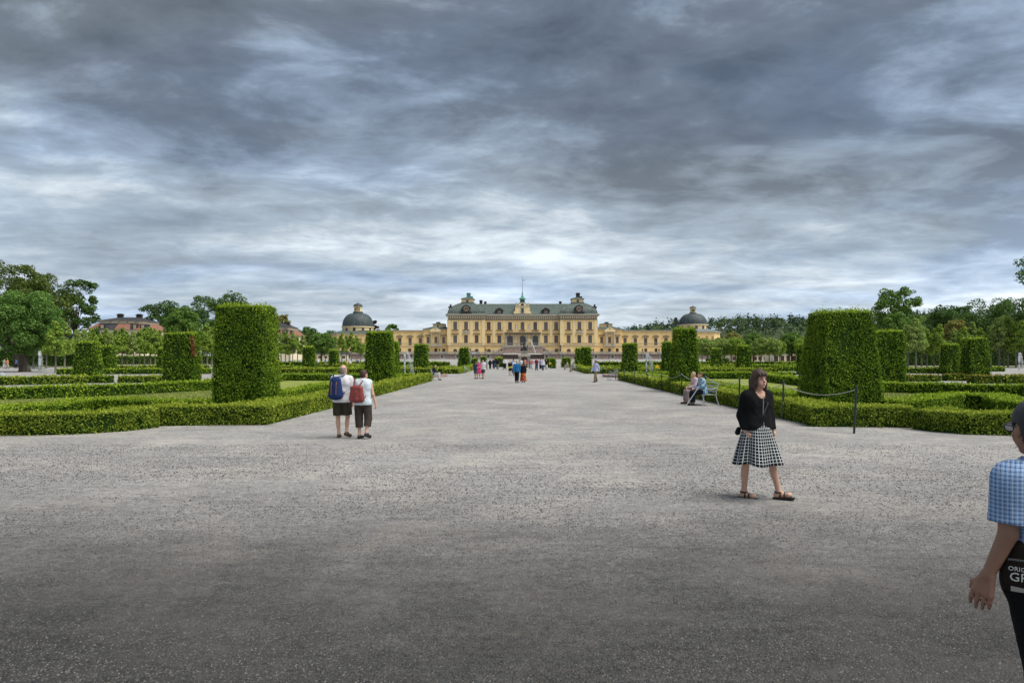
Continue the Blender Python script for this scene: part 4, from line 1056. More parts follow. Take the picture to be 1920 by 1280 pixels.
DP = build_domed('yellow pavilion with a round copper dome right of the palace', 'domed_pavilion', fx(1299.7)*1.025, D+8, 6.15*1.025, fz(609)+.4, fz(588)+.5, fz(618)+.3, 10.3, fz(617.5)+.3, fz(624.3)+.2, 1.45, fz(586)+.5, fz(577.5)+.6, fz(574)+.6, 0, True)
chimney(DP, fx(1273), D+6, fz(609), fz(593.5), .9, .9); chimney(DP, fx(1275.5), D+8, fz(609), fz(594.5), .7, .8)
# link block between left church and gallery
m = MB(); m.box(fx(672), fx(690), D+.6, D+9, TZ-.3, fz(622)); lb = m.build('church_link', PLASTER, None); tag(lb, 'plain yellow link block between the church and the left wing', 'building')

# ------------------------------------------------------------------ terrace, retaining wall, stairs
PAVE = material('terrace_gravel', (0.40, 0.37, 0.33), 0.9, noise=0.15, nscale=0.6)
REDST = material('red_rubble_stone', (0.37, 0.275, 0.235), 0.9, noise=0.45, nscale=2.2, bump=0.8, bscale=4, detail=9)
DARKST = material('dark_rubble_stone', (0.105, 0.075, 0.062), 0.9, noise=0.45, nscale=2.0, bump=0.8, bscale=4)
GREYST = material('grey_ashlar', (0.36, 0.345, 0.31), 0.85, noise=0.25, nscale=1.0)
DARKCOP = material('mossy_coping', (0.10, 0.095, 0.08), 0.9, noise=0.3, nscale=2)
WHITEST = material('white_limestone', (0.72, 0.70, 0.66), 0.8, noise=0.1, nscale=2)
TY = 265.0; TS = TY / F
def tx(px): return (px - CX) * TS
def tz(py): return EYE + (CY - py) * TS
m = MB(); m.box(tx(590), tx(1392), TY+.5, D+60, 0.5, TZ); tag(m.build('terrace', PAVE), kind='structure')
def build_terrace_wall(label, p0, p1, step, stone):
    P = root('terrace_wall', (0, 0, 0), label, 'retaining wall')
    zb, zt = 1.0, tz(664.8)
    n = max(1, round(abs(p1 - p0) / step)); st = (p1 - p0) / n
    for i in range(n):
        c = p0 + st * (i + .5)
        m = MB(); m.box(tx(p0+st*i)+ .0, tx(p0+st*(i+1)), TY+.12, TY+.5, zb, zt); m.build('stone_panel', stone, P)
        m = MB(); m.box(tx(p0+st*i)-.0, tx(p0+st*i)+2.0, TY-.12, TY+.118, zb, zt); pi = m.build('pier', GREYST, P)
        m = MB(); q = tx(p0+st*i)+1.0; zz = (zb+zt)/2+.3
        m.prism_xz([(q+.5*math.cos(t*math.pi/6), zz+.5*math.sin(t*math.pi/6)) for t in range(12)], TY-.17, TY-.121); m.build('niche', DARKST, pi)
    m = MB(); m.box(tx(p0), tx(p1), TY-.35, TY+.6, zt, zt+.2); m.build('coping', DARKCOP, P)
    # balustrade
    m = MB(); z0 = zt+.201; z1 = tz(659.4); m.box(tx(p0), tx(p1), TY-.1, TY+.3, z1-.22, z1); m.box(tx(p0), tx(p1), TY-.1, TY+.3, z0, z0+.16); m.build('balustrade_rail', GREYST, P)
    m = MB(); k = int(abs(tx(p1)-tx(p0)) / .62)
    for i in range(k): q = tx(p0) + (tx(p1)-tx(p0))*(i+.5)/k; m.box(q-.17, q+.17, TY-.02, TY+.22, z0+.161, z1-.221)
    m.build('balusters', TRIM, P)
    for i in range(2*n+1):
        q = tx(p0 + st*i/2); 
        m = MB(); m.box(q-.45, q+.45, TY-.2, TY+.45, z0, z1+.12); m.build('pedestal', GREYST, P)
    return P, z1 + .12, [tx(p0 + st*i/2) for i in range(2*n+1)]
tw = [build_terrace_wall('long reddish retaining wall with grey piers left of the statue', 592, 940, 30, REDST),
      build_terrace_wall('long reddish retaining wall with grey piers right of the statue', 1020, 1390, 30, REDST)]
m = MB(); m.box(tx(940), tx(1020), TY+.3, TY+.7, 1.0, tz(664.5)); cwall = root('terrace_wall', (0, 0, 0), 'dark central terrace wall with a white coping behind the statue', 'retaining wall')
m.build('stone_face', DARKST, cwall); m = MB(); m.box(tx(944), tx(1016), TY-.3, TY+.72, tz(664.4), tz(662.3)); m.build('coping', WHITEST, cwall)
# urns on the balustrade
URNM = material('dark_bronze_urn', (0.05, 0.055, 0.045), 0.6, noise=0.3, nscale=6)
um = MB(); um.lathe([(.26, 0), (.26, .1), (.1, .2), (.12, .35), (.36, .6), (.42, .95), (.30, 1.05), (.38, 1.12), (.22, 1.2), (.12, 1.5), (.03, 1.6)], n=10)
ume = um.mesh('urn', URNM, True)
for (P_, zt_, xs_), lab in zip(tw, (' dark urn from the left on the balustrade left of the statue', ' dark urn from the left on the balustrade right of the statue')):
    for i, q in enumerate(xs_):
        if i % 2 == 0:
            o = tag(link('urn', ume, None, (q, TY+.12, zt_)), ORD[i//2] + lab, 'urn', 'balustrade urns'); o.scale = (.8, .8, .75)
# stairs
def build_stairs():
    P = root('double_staircase', (0, 0, 0), 'double stone staircase of reddish blocks below the palace doors', 'staircase')
    Ys = 288.0; s = Ys / F
    def x_(x): return (820 + x/6.0 - CX) * s
    def z_(y): return EYE + (CY - (500 + y/6.0)) * s
    zl = z_(905)
    zl = max(zl, TZ + 2.0)
    m = MB(); m.box(x_(762), x_(1160), Ys, D-.7, TZ, zl); m.build('landing_wall', REDST, P)
    m = MB(); m.box(x_(755), x_(1167), Ys-.35, D-.71, zl, zl+.3); m.build('landing_edge', GREYST, P)
    m = MB(); z1 = z_(882); m.box(x_(760), x_(1162), Ys-.2, Ys+.2, z1-.25, z1); k = 44
    for i in range(k): q = x_(762)+(x_(1160)-x_(762))*(i+.5)/k; m.box(q-.17, q+.17, Ys-.12, Ys+.12, zl+.301, z1-.251)
    m.build('landing_balustrade', TRIM, P)
    for sg, (xa, xb) in ((-1, (630, 760)), (1, (1292, 1162))):
        n = 12
        m = MB()
        for i in range(n):
            q0, q1 = x_(xa)+(x_(xb)-x_(xa))*i/n, x_(xa)+(x_(xb)-x_(xa))*(i+1)/n
            m.box(min(q0, q1), max(q0, q1), Ys+.3, Ys+4, TZ, TZ+(zl-TZ)*(i+1)/n)
        m.build('steps', GREYST, P)
        m = MB(); pts = [(x_(xa), TZ), (x_(xb), TZ), (x_(xb), zl+.3), (x_(xa), TZ+.25)]
        if sg > 0: pts = [pts[1], pts[0], pts[3], pts[2]]
        m.prism_xz(pts, Ys, Ys+.299); m.build('stair_wall', REDST, P)
        m = MB(); dz = z1 - zl - .3
        pts = [(x_(xa), TZ+.3+dz-.2), (x_(xb), z1-.2), (x_(xb), z1+.05), (x_(xa), TZ+.3+dz+.05)]
        if sg > 0: pts = [pts[1], pts[0], pts[3], pts[2]]
        m.prism_xz(pts, Ys-.15, Ys+.45); k = 14
        for i in range(k):
            t = (i+.5)/k; q = x_(xa)+(x_(xb)-x_(xa))*t; za = TZ+.25+(zl+.05-TZ)*t; m.box(q-.17, q+.17, Ys, Ys+.28, za, za+dz-.12)
        m.build('stair_balustrade', TRIM, P)
        m = MB(); m.box(x_(xa)-.5, x_(xa)+.5, Ys-.3, Ys+.6, TZ, TZ+1.9); m.build('newel', GREYST, P)
    return P
build_stairs()
# white car parked on the terrace
def build_car():
    P = root('parked_car', (fx(887)*.95, 284, TZ), 'white car parked on the terrace behind the narrow left topiary', 'car', rz=R(15))
    W = material('white_car_paint', (0.75, 0.76, 0.78), 0.25, spec=0.6)
    m = MB(); m.prism_xz([(-2.1, .35), (2.1, .35), (2.15, .8), (1.9, .98), (1.0, 1.05), (.35, 1.55), (-1.5, 1.58), (-2.05, 1.0)], -.85, .85); m.build('body', W, P)
    m = MB(); m.prism_xz([(.95, 1.03), (.38, 1.48), (-1.35, 1.5), (-1.75, 1.03)], -.87, .87); m.build('windows', GLASSD, P)
    m = MB(); m.add([(1.02,-.7,1.06),(1.02,.7,1.06),(.40,.65,1.54),(.40,-.65,1.54)], [(0,1,2,3)]); m.build('windscreen', GLASSD, P)
    for x in (-1.35, 1.35):
        for y in (-.8, .8):
            m = MB(); m.lathe([(.33, -.11), (.33, .11)], 0, 0, 14); o = m.build('wheel', LEADM, P, (x, y, .33)); o.rotation_euler = (R(90), 0, 0)
    for y in (-.6, .6):
        m = MB(); m.box(2.12, 2.17, y-.18, y+.18, .68, .85); m.build('headlight', material('lamp_glass', (.8, .8, .75), .2), P)
build_car()

# ------------------------------------------------------------------ mansard houses at the left, low buildings at the right
TILE = material('red_roof_tile', (0.26, 0.125, 0.085), 0.85, noise=0.3, nscale=1.5, bump=0.4, bscale=6)
SLATE = material('dark_tarred_roof', (0.045, 0.045, 0.05), 0.8, noise=0.3, nscale=0.8)
CREAM = material('cream_plaster', (0.80, 0.72, 0.52), 0.9, noise=0.06, nscale=0.6)
def mansard(label, Y, ox, px0, px1, py_eave, py_band0, py_band1, py_ridge, chims, dorm, tile_panels, dep=14):
    s = Y / F
    X = lambda p: (p - CX) * s
    Z = lambda p: EYE + (CY - p) * s
    P = root('mansard_house', (0, 0, 0), label, 'house')
    a, b = X(px0), X(px1); zg = ground_z(Y) - .2; ze = Z(py_eave)
    m = MB(); wd = 1.1; hs = []
    k = max(2, int((b - a) / 3.2))
    for i in range(k):
        c = a + (b-a)*(i+.5)/k; hs.append((c-wd/2, c+wd/2, ze-2.9, ze-.9))
    wall_holes(m, a, b, zg, ze, hs, Y, .4); shell(m, a, b, Y, Y+dep, zg, ze); m.build('wall', CREAM, P)
    for h in hs: window(P, (h[0]+h[1])/2, h[2], wd, 2.0, Y, False, False, dark=True, rows=2)
    e = .5; i1 = 1.6
    m = MB(); m.frustum(a-e, b+e, Y-e, Y+dep+e, ze, a+i1, b-i1, Y+i1, Y+dep-i1, Z(py_band0)); m.build('lower_roof', SLATE, P)
    for t0, t1 in tile_panels:
        lo = lambda t: a-e + (b-a+2*e)*t
        hi = lambda t: a+i1 + (b-a-2*i1)*t
        m = MB(); q = .05
        m.add([(lo(t0), Y-e-q, ze+.05), (lo(t1), Y-e-q, ze+.05), (hi(t1), Y+i1-q, Z(py_band0)), (hi(t0), Y+i1-q, Z(py_band0)),
               (lo(t0), Y-e, ze), (lo(t1), Y-e, ze), (hi(t1), Y+i1, Z(py_band0)), (hi(t0), Y+i1, Z(py_band0))], [(0,1,2,3),(0,4,5,1),(1,5,6,2),(3,7,4,0)]); m.build('tiled_panel', TILE, P)
    m = MB(); m.add([(b+e+.05, Y-e, ze+.05), (b+e+.05, Y+dep+e, ze+.05), (b-i1+.05, Y+dep-i1, Z(py_band0)), (b-i1+.05, Y+i1, Z(py_band0))], [(0,1,2,3)]); m.build('tiled_panel', TILE, P)
    m = MB(); m.box(a+i1+.1, b-i1-.1, Y+i1+.1, Y+dep-i1-.1, Z(py_band0), Z(py_band1)); bo = m.build('attic_band', CREAM, P)
    k = 5
    for i in range(k):
        c = a+i1 + (b-a-2*i1)*(i+.5)/k; m = MB(); m.box(c-.3, c+.3, Y+i1+.03, Y+i1+.098, Z(py_band0)+.25, Z(py_band1)-.25); m.build('attic_window', GLASSD, bo)
    m = MB(); m.frustum(a+i1-.4, b-i1+.4, Y+i1-.4, Y+dep-i1+.4, Z(py_band1), a+i1+(b-a)*.2, b-i1-(b-a)*.2, Y+dep/2-.3, Y+dep/2+.3, Z(py_ridge)); m.build('upper_roof', SLATE, P)
    for c, t in chims: chimney(P, X(c), Y+dep/2, Z(py_ridge)-1.2, Z(t), 1.3, 1.1)
    for c in dorm:
        c = X(c); m = MB(); z0 = ze + .15; z1 = Z(py_band0) - .25
        m.box(c-.75, c+.75, Y-.1, Y+2.2, z0, z1); do = m.build('dormer', SLATE, P)
        m = MB(); m.box(c-.4, c+.4, Y-.16, Y-.103, z0+.3, z1-.25); m.build('window', material('pale_wood', (0.45, 0.33, 0.22)), do)
    return P
def zl4(x): return x / 5.12
mansard('cream house with red tiled mansard roof and two dark chimneys at left', 190, 0, 166, 266, 470+760/5.12, 470+694/5.12, 470+670/5.12, 470+626/5.12, [(198, 585), (235, 585.5)], [192, 253, 268], [(0.0, .12), (.50, .78), (.84, 1.0)])
mansard('cream house with red mansard roof partly hidden by the largest left topiary', 230, 0, 470, 546, 520+523/4.8, 520+468/4.8, 520+447/4.8, 520+405/4.8, [(526, 602)], [534, 542, 500], [(0.0, .3), (.4, .7), (.75, 1.0)])
def low_house(label, px0, px1, Y, py_top, n):
    s = Y / F; P = root('garden_building', (0, 0, 0), label, 'building')
    a, b = wx(px0, Y), wx(px1, Y); zt = wz(py_top, Y); zg = ground_z(Y)-.2
    hs = [(a+(b-a)*(i+.5)/n-.55, a+(b-a)*(i+.5)/n+.55, zg+.5, zt-.7) for i in range(n)]
    m = MB(); wall_holes(m, a, b, zg, zt, hs, Y, .4); shell(m, a, b, Y, Y+7, zg, zt); m.build('wall', CREAM, P)
    for h in hs: window(P, (h[0]+h[1])/2, h[2], 1.1, h[3]-h[2], Y, False, False, dark=True, rows=2)
    m = MB(); m.frustum(a-.4, b+.4, Y-.5, Y+7.5, zt, a+.5, b-.5, Y+3, Y+4, zt+1.6); m.build('roof', SLATE, P)
    chimney(P, (a+b)/2, Y+3.5, zt+.8, zt+3.0, .9, .9)
low_house('low cream building glimpsed between the pollard trunks right of the dome', 1372, 1440, 205, 664, 7)
low_house('low cream building with a chimney behind the trees near the largest right topiary', 1450, 1540, 190, 662, 8)
low_house('low cream building glimpsed behind the trunks below the church', 560, 650, 262, 664, 8)
# ------------------------------------------------------------------ trees
BARK = material('bark', (0.085, 0.068, 0.052), 0.95, noise=0.4, nscale=3, bump=0.6, bscale=12, stretch=(1, 1, 0.25))
BARKP = material('pale_bark', (0.20, 0.175, 0.135), 0.95, noise=0.35, nscale=3, bump=0.4, bscale=12, stretch=(1, 1, 0.25))
def leafmat(name, a, hue, isl=0.5): return material(name, a, 0.6, island=isl, hue=hue, spec=0.10, transl=0.38)
LF_DARK = leafmat('dark_leaf', (0.085, 0.165, 0.042), (0.17, 0.28, 0.06))
LF_MID = leafmat('mid_leaf', (0.14, 0.26, 0.05), (0.27, 0.40, 0.09))
LF_LIME = leafmat('lime_leaf', (0.25, 0.40, 0.06), (0.50, 0.60, 0.12))
LF_PALE = leafmat('pale_lime_leaf', (0.30, 0.43, 0.10), (0.55, 0.63, 0.21))
LF_ROUND = leafmat('round_lime_leaf', (0.13, 0.26, 0.055), (0.27, 0.42, 0.10))
LF_OLIVE = leafmat('olive_leaf', (0.105, 0.165, 0.035), (0.23, 0.28, 0.06))
LF_GOLD = leafmat('golden_leaf', (0.264, 0.272, 0.074), (0.464, 0.406, 0.102))
LF_PURP = leafmat('purple_leaf', (0.049, 0.030, 0.036), (0.094, 0.051, 0.058))
LF_PINE = leafmat('pine_leaf', (0.063, 0.109, 0.056), (0.104, 0.160, 0.072))
LF_WOOD = leafmat('wood_leaf', (0.125, 0.19, 0.085), (0.19, 0.26, 0.115))

def crown_leaves(centres, radii, nleaf, size, r, flat=0.75, up=0.35):
    k = r.choice(len(centres), nleaf, p=(radii**2) / (radii**2).sum())
    d = unit(r.normal(size=(nleaf, 3)) + np.array([0, 0, up]))
    rad = radii[k] * (0.55 + 0.5 * r.random(nleaf) ** 0.6)
    P = centres[k] + d * rad[:, None] * np.array([1, 1, flat])
    return leaf_quads(P, d + np.array([0, 0, 0.4]), size, spread=0.7, aspect=0.75, r=r)
def tree_meshes(kind, H, W, base, seed, nleaf, leaf, mat, bark=BARK, trunk_r=None, gaps=0.0):
    """H total height, W crown width, base = height where the crown starts"""
    r = np.random.default_rng(seed)
    ch = H - base; cz = base + ch * 0.5
    C, Rd = [], []
    if kind == 'cone':
        n = 46
        for i in range(n):
            t = r.random() ** 0.8
            rad = W/2 * ((1 - t) ** 0.75 * 0.95 + 0.06) * (0.45 + 0.55 * r.random() ** 0.5) * (0.55 + 0.45*min(1, t/0.12))
            a = r.random() * 6.283
            C.append((rad*math.cos(a), rad*math.sin(a), base + 0.1*ch + t * ch * 0.86)); Rd.append(W * (0.10 + 0.10*(1-t)) * (0.8 + 0.5*r.random()))
        C.append((0, 0, H - 0.12*ch)); Rd.append(W*0.07)
    elif kind == 'round':
        n = 110
        for i in range(n):
            d = unit(r.normal(size=(1, 3)))[0]; q = (0.35 + 0.65 * r.random() ** 0.4)
            C.append((d[0]*W/2*.86*q, d[1]*W/2*.86*q, cz + d[2]*ch/2*.86*q)); Rd.append(W * (0.09 + 0.06*r.random()))
    elif kind == 'spread':          # several big rounded limbs with sky between
        limbs = []
        m = 26
        for i in range(m):
            t = (i + .5) / m; zc_ = 1 - 2*t; a = i * 2.39996 + 0.5*r.random(); q = 0.60 + 0.22*r.random()
            rr = math.sqrt(max(0, 1 - zc_*zc_))
            limbs.append((W/2*q*rr*math.cos(a), W/2*q*rr*math.sin(a), cz + ch/2*q*1.05*zc_))
        limbs += [(0, 0, cz + .15*ch), (W*.12, 0, cz), (-W*.12, W*.08, cz - .12*ch)]
        for L in limbs:
            if r.random() < gaps: continue
            w_ = 0.85 + .45*r.random()
            for i in range(8):
                d = unit(r.normal(size=(1, 3)))[0]
                q = W * 0.11 * w_ * (0.4 + 0.7*r.random())
                C.append((L[0]+d[0]*q*1.25, L[1]+d[1]*q*1.25, min(H-.03*ch, L[2]+d[2]*q*.8))); Rd.append(W*(0.045+0.045*r.random()))
    C, Rd = np.array(C), np.array(Rd)
    V, Fq = crown_leaves(C, Rd, nleaf, leaf, r)
    crown = mesh_from('crown', V, Fq, [mat])
    tr = trunk_r or W * 0.035
    mb = MB()
    top = base + ch * (0.75 if kind == 'cone' else 0.55)
    lean = r.normal() * 0.02 * H
    path = [(0, 0, -0.15), (0, 0, .25), (lean*.3, 0, base*.6), (lean*.6, lean*.3, base + ch*.2), (lean, 0, top)]
    mb.tube(path, [tr*1.7, tr*1.2, tr, tr*.8, tr*.25], 9)
    idx = r.choice(len(C), min(len(C), 16 if kind != 'cone' else 8), replace=False)
    for i in idx:
        z0 = min(C[i][2]*0.75, base + ch * (0.05 + 0.35*r.random())); k = max(0.0, min(1, z0 / top))
        p0 = np.array([lean*k, 0, max(z0, base*.75)]); p2 = C[i]; p1 = (p0 + p2)/2 + np.array([0, 0, -.06*ch]) + r.normal(size=3)*.03*W
        mb.tube([p0, p1, p2], [tr*.5, tr*.3, tr*.08], 5)
    trunk = mb.mesh('trunk', bark, True)
    return trunk, crown
def plant(name, label, meshes, x, y, cat='tree', group=None, sc=1.0, rz=None, z=None):
    o = root(name, (x, y, ground_z(y) if z is None else z), label, cat, group, random.random()*6.28 if rz is None else rz)
    o.scale = (sc * random.uniform(.82, 1.2), sc * random.uniform(.82, 1.2), sc) if cat == 'tree' and sc != 1.0 else (sc, sc, sc)
    link('trunk', meshes[0], o); link('crown', meshes[1], o)
    return o

# big round lime beside the far left path
Yb = 90.0; k = Yb / F
plant('lime_tree', 'big round dark green tree with thick trunk at the left edge', tree_meshes('round', 11.2, 9.6, 2.0, 5, 60000, 0.22, LF_ROUND, trunk_r=.55), wx(46, Yb), Yb)
def big(name, label, pxl, pxr, top, Y, base, kind, seed, n, leaf, mat, **kw):
    W = (pxr - pxl) * Y / F; H = wz(top, Y) - ground_z(Y)
    return plant(name, label, tree_meshes(kind, H, W, base, seed, n, leaf, mat, **kw), wx((pxl+pxr)/2, Y), Y, group='tall park trees', rz=0)
big('tall_tree', 'tallest broad tree behind the round tree at the left edge', -60, 128, 490, 132, 4.0, 'spread', 11, 30000, 0.36, LF_OLIVE)
big('tall_tree', 'tall airy tree with sky gaps left of the mansard house', 100, 186, 503, 140, 3.0, 'spread', 17, 9500, 0.36, LF_DARK, gaps=.3)
big('tall_tree', 'dark tree right of the cream mansard house', 262, 352, 563, 215, 3.0, 'spread', 13, 14000, 0.5, LF_DARK)
big('tall_tree', 'round mid green tree above the second left topiary', 307, 377, 573, 160, 3.0, 'round', 14, 16000, 0.36, LF_MID)
big('tall_tree', 'broad domed tree rising behind the largest left topiary', 362, 472, 543, 225, 3.0, 'spread', 15, 18000, 0.5, LF_DARK)
big('tall_tree', 'small golden tree top right of the largest left topiary', 508, 549, 582, 260, 3.0, 'spread', 16, 8000, 0.5, LF_GOLD)
big('tall_tree', 'low bluish green tree mass between red house and church', 546, 606, 612, 300, 2.0, 'round', 18, 9000, 0.6, LF_DARK)
big('tall_tree', 'dark rounded pollard tree left of the church', 578, 627, 621, 185, 2.2, 'round', 19, 12000, 0.36, LF_MID)
big('tall_tree', 'tree top peeping over the low roofs left of the church', 600, 640, 617, 330, 2.0, 'round', 20, 5000, 0.6, LF_DARK)
big('tall_tree', 'dark purple tree behind the church dome', 682, 714, 596, 400, 4, 'spread', 21, 9000, 0.8, LF_PURP)
big('tall_tree', 'green tree top above the left wing roof', 718, 752, 602, 400, 4, 'spread', 22, 7000, 0.8, LF_MID)
big('tall_tree', 'dark tree top above the right wing beside the tower', 1152, 1166, 606, 420, 4, 'round', 23, 3000, 0.8, LF_DARK)
big('tall_tree', 'large airy oval tree behind the largest right topiary', 1634, 1732, 534, 165, 3, 'spread', 42, 15000, 0.40, LF_MID, gaps=.04)
big('tall_tree', 'broad dark tree between the oval tree and the right edge', 1725, 1842, 570, 215, 3, 'spread', 33, 17000, 0.5, LF_DARK)
big('tall_tree', 'tall dark tree mass at the right edge', 1812, 1990, 560, 190, 3, 'spread', 34, 30000, 0.46, LF_DARK)
big('tall_tree', 'golden tipped tree in front of the dark trees at right', 1770, 1816, 594, 170, 3, 'round', 35, 7000, 0.36, LF_GOLD)
big('tall_tree', 'tree whose branch tips enter the picture at the right edge', 1914, 2120, 468, 125, 14.5, 'spread', 36, 16000, 0.34, LF_DARK)
big('tall_tree', 'mid green rounded tree below the large airy oval tree', 1655, 1712, 580, 158, 2, 'round', 37, 9000, 0.36, LF_MID)
big('tall_tree', 'yellowish green tree left of the round pollards by the right dome', 1352, 1392, 622, 190, 2, 'round', 39, 6000, 0.36, LF_GOLD)
big('tall_tree', 'dark round pollard tree directly above the walking woman', 1390, 1436, 622, 168, 2.2, 'round', 40, 10000, 0.32, LF_MID)
big('tall_tree', 'dark round pollard with thick trunk near the largest right topiary', 1460, 1508, 622, 165, 2.2, 'round', 41, 10000, 0.32, LF_MID)

# young limes in rows: a few grown shapes, each tree its own object
LIMES = [tree_meshes('cone', 8.0, 3.0, 2.5, 50 + i, 5600, 0.24, (LF_LIME, LF_PALE, LF_LIME, LF_PALE)[i], bark=BARKP, trunk_r=.13) for i in range(4)]
LIMER = [tree_meshes('round', 6.4, 3.9, 2.2, 60 + i, 5600, 0.25, (LF_PALE, LF_LIME)[i], bark=BARKP, trunk_r=.13) for i in range(2)]
def lime_row(lst, phrase, group, shapes, h0):
    lst = sorted(lst)
    for i, (px, Y, h) in enumerate(lst):
        m = shapes[(i * 7 + int(px)) % len(shapes)]
        plant('young_lime_tree', ORD[i] + ' young lime tree from the left ' + phrase, m, wx(px, Y), Y, group=group, sc=h / h0)
lime_row([(104, 84, 6.4), (121, 105, 7.4), (87, 117, 7.0), (63, 118, 7), (145, 120, 6.9), (158, 132, 7.4), (172, 135, 7.8), (181, 150, 8.8), (198, 150, 8.4), (206, 138, 7.0), (216, 141, 7.8), (229, 150, 8.6), (238, 151, 7.8), (250, 137, 7.2), (262, 139, 7.6), (271, 150, 8.4), (282, 141, 8.3), (291, 137, 7.8), (300, 150, 8), (379, 152, 8.8), (388, 140, 9.0), (397, 150, 8.5)],
         'in the rows below the mansard house', 'young limes left of the avenue', LIMES, 8.0)
lime_row([(527, 172, 7.2), (535, 160, 7.2), (542, 172, 7.4), (549, 160, 7.0), (558, 172, 6.6), (568, 165, 6.6), (629, 205, 6.8), (641, 195, 7.6), (650, 205, 7.0), (659, 196, 7.8), (668, 205, 7.0), (676, 200, 6.6)],
         'in the rows below the church', 'young limes below the church', LIMER + LIMES[:2], 7.2)
lime_row([(1316, 165, 6.6), (1327, 150, 6.2), (1344, 160, 6.6), (1359, 150, 6.2), (1371, 158, 6.4), (1380, 148, 6.4), (1426, 150, 6.4), (1442, 158, 6.6), (1452, 148, 6.2), (1462, 157, 6.0), (1505, 152, 6.6), (1517, 160, 7.0), (1528, 150, 6.4)],
         'in the rows below the wooded hill', 'young limes right of the palace', LIMER, 6.4)
lime_row([(1690, 140, 7.6), (1702, 130, 8.2), (1717, 128, 9.2), (1728, 140, 8.6), (1738, 130, 7.4), (1751, 141, 8.0), (1762, 128, 8.2), (1790, 138, 7.6), (1806, 130, 7.8), (1822, 138, 9.2), (1838, 130, 7.6), (1858, 138, 8.2), (1873, 130, 9.6), (1882, 140, 10.6), (1890, 130, 10.0), (1905, 128, 8.8), (1916, 138, 9.4), (1935, 130, 9)],
         'in the rows behind the barrel topiary at right', 'young limes at the right edge', LIMES, 8.0)
# dense clipped screens behind the trunks
DARKY = [CORE, LF_DARK, LF_MID]
hedge('tall dark leafy screen behind the lime trunks at the right edge', [(wx(1684, 158), 158), (wx(1990, 156), 156)], w=3, h=4.4, mats=DARKY, size=0.42, group='leafy screens', z=0)
hedge('tall dark leafy screen behind the round tree at the left edge', [(wx(-60, 152), 152), (wx(196, 152), 152)], w=3, h=3.6, mats=DARKY, size=0.42, group='leafy screens', z=0)
hedge('clipped light hedge wall below the mansard house', [(wx(205, 172), 172), (wx(300, 172), 172), (wx(420, 172), 172)], w=1.6, h=2.2, mats=[CORE, LF_MID, LF_LIME], size=0.36, group='leafy screens')
hedge('clipped hedge behind the pollard trunks right of the dome', [(wx(1325, 178), 178), (wx(1365, 178), 178)], w=1.6, h=1.6, mats=[CORE, LF_DARK, LF_MID], size=0.4, group='leafy screens')

# ------------------------------------------------------------------ wooded hill on the right, low wood behind
def hill_h(x, y):
    """terrain height of the ridge"""
    prof_px = np.array([900, 1120, 1160, 1200, 1260, 1340, 1430, 1530, 1640, 1750, 1850, 1960, 2200, 2600, 3400])
    prof_py = np.array([675, 660, 640, 629, 622, 616, 614, 614, 606, 603, 598, 594, 590, 590, 610])
    px = CX + x / 700.0 * F
    top = EYE + (CY - np.interp(px, prof_px, prof_py)) / F * 700.0
    t = np.clip((y - 430.0) / 270.0, 0, 1); t = t*t*(3-2*t)
    b = np.clip((y - 760) / 400.0, 0, 1)
    return 1.0 + np.maximum(top - 1.0, 0) * t * (1 - b*b)
def build_hill():
    xs = np.linspace(-120, 1300, 60); ys = np.linspace(425, 1150, 26)
    X, Yg = np.meshgrid(xs, ys); Zg = hill_h(X.ravel(), Yg.ravel()) + 1.5 * fbm(np.stack([X.ravel()*.02, Yg.ravel()*.02, 0*X.ravel()], 1), 2)
    V = np.stack([X.ravel(), Yg.ravel(), Zg - .2], 1)
    n = len(xs); I = np.arange(len(ys)-1)[:, None]*n + np.arange(n-1)[None]
    Fq = np.stack([I, I+1, I+n+1, I+n], -1).reshape(-1, 4)
    tag(link('hill', mesh_from('hill', V, Fq, [material('forest_floor', (0.05, 0.07, 0.03), 1.0, noise=.3, nscale=.05)], smooth=True)), kind='structure')
    r = np.random.default_rng(77)
    parts = []
    for mat_i, cnt, mode in ((0, 900, 'leaf'), (1, 800, 'pine')):
        x = -20 + 1000 * r.random(cnt); y = 440 + 330 * r.random(cnt)
        if mode == 'pine': y = 560 + 200 * r.random(cnt) ** .8
        keep = (x / y < .62) & (x / y > .06); x, y = x[keep], y[keep]
        z = hill_h(x, y)
        if mode == 'pine':
            z = z - 3; hgt = 13 + 6*r.random(len(x)); w = 4.6 + 2.2*r.random(len(x))
        else:
            hgt = 9 + 6*r.random(len(x)); w = 7 + 4*r.random(len(x))
        z = z - hgt*.18
        m = 54
        C = np.stack([x, y, z], 1)[:, None, :]
        d = unit(r.normal(size=(len(x)*m, 3)) + np.array([0, -.3, .35])).reshape(len(x), m, 3)
        q = (.6 + .45*r.random((len(x), m, 1)))
        lump = .78 + .55*r.random((len(x), m, 1))
        ext = np.stack([w/2, w/2, hgt*(.32 if mode == 'leaf' else .42)], 1)[:, None, :]
        P = (C + np.stack([0*hgt, 0*hgt, hgt*.66], 1)[:, None, :] + d*q*ext*lump).reshape(-1, 3)
        V, Fq = leaf_quads(P, d.reshape(-1, 3), 2.3 if mode == 'leaf' else 1.7, .7, .8, r)
        parts.append((V, Fq, mat_i))
    V, Fq, M = join_geo(parts)
    tag(link('forest', mesh_from('forest', V, Fq, [LF_WOOD, LF_PINE], M)), 'distant dark mixed forest covering the hill behind the right dome', 'forest', kind='stuff')
build_hill()

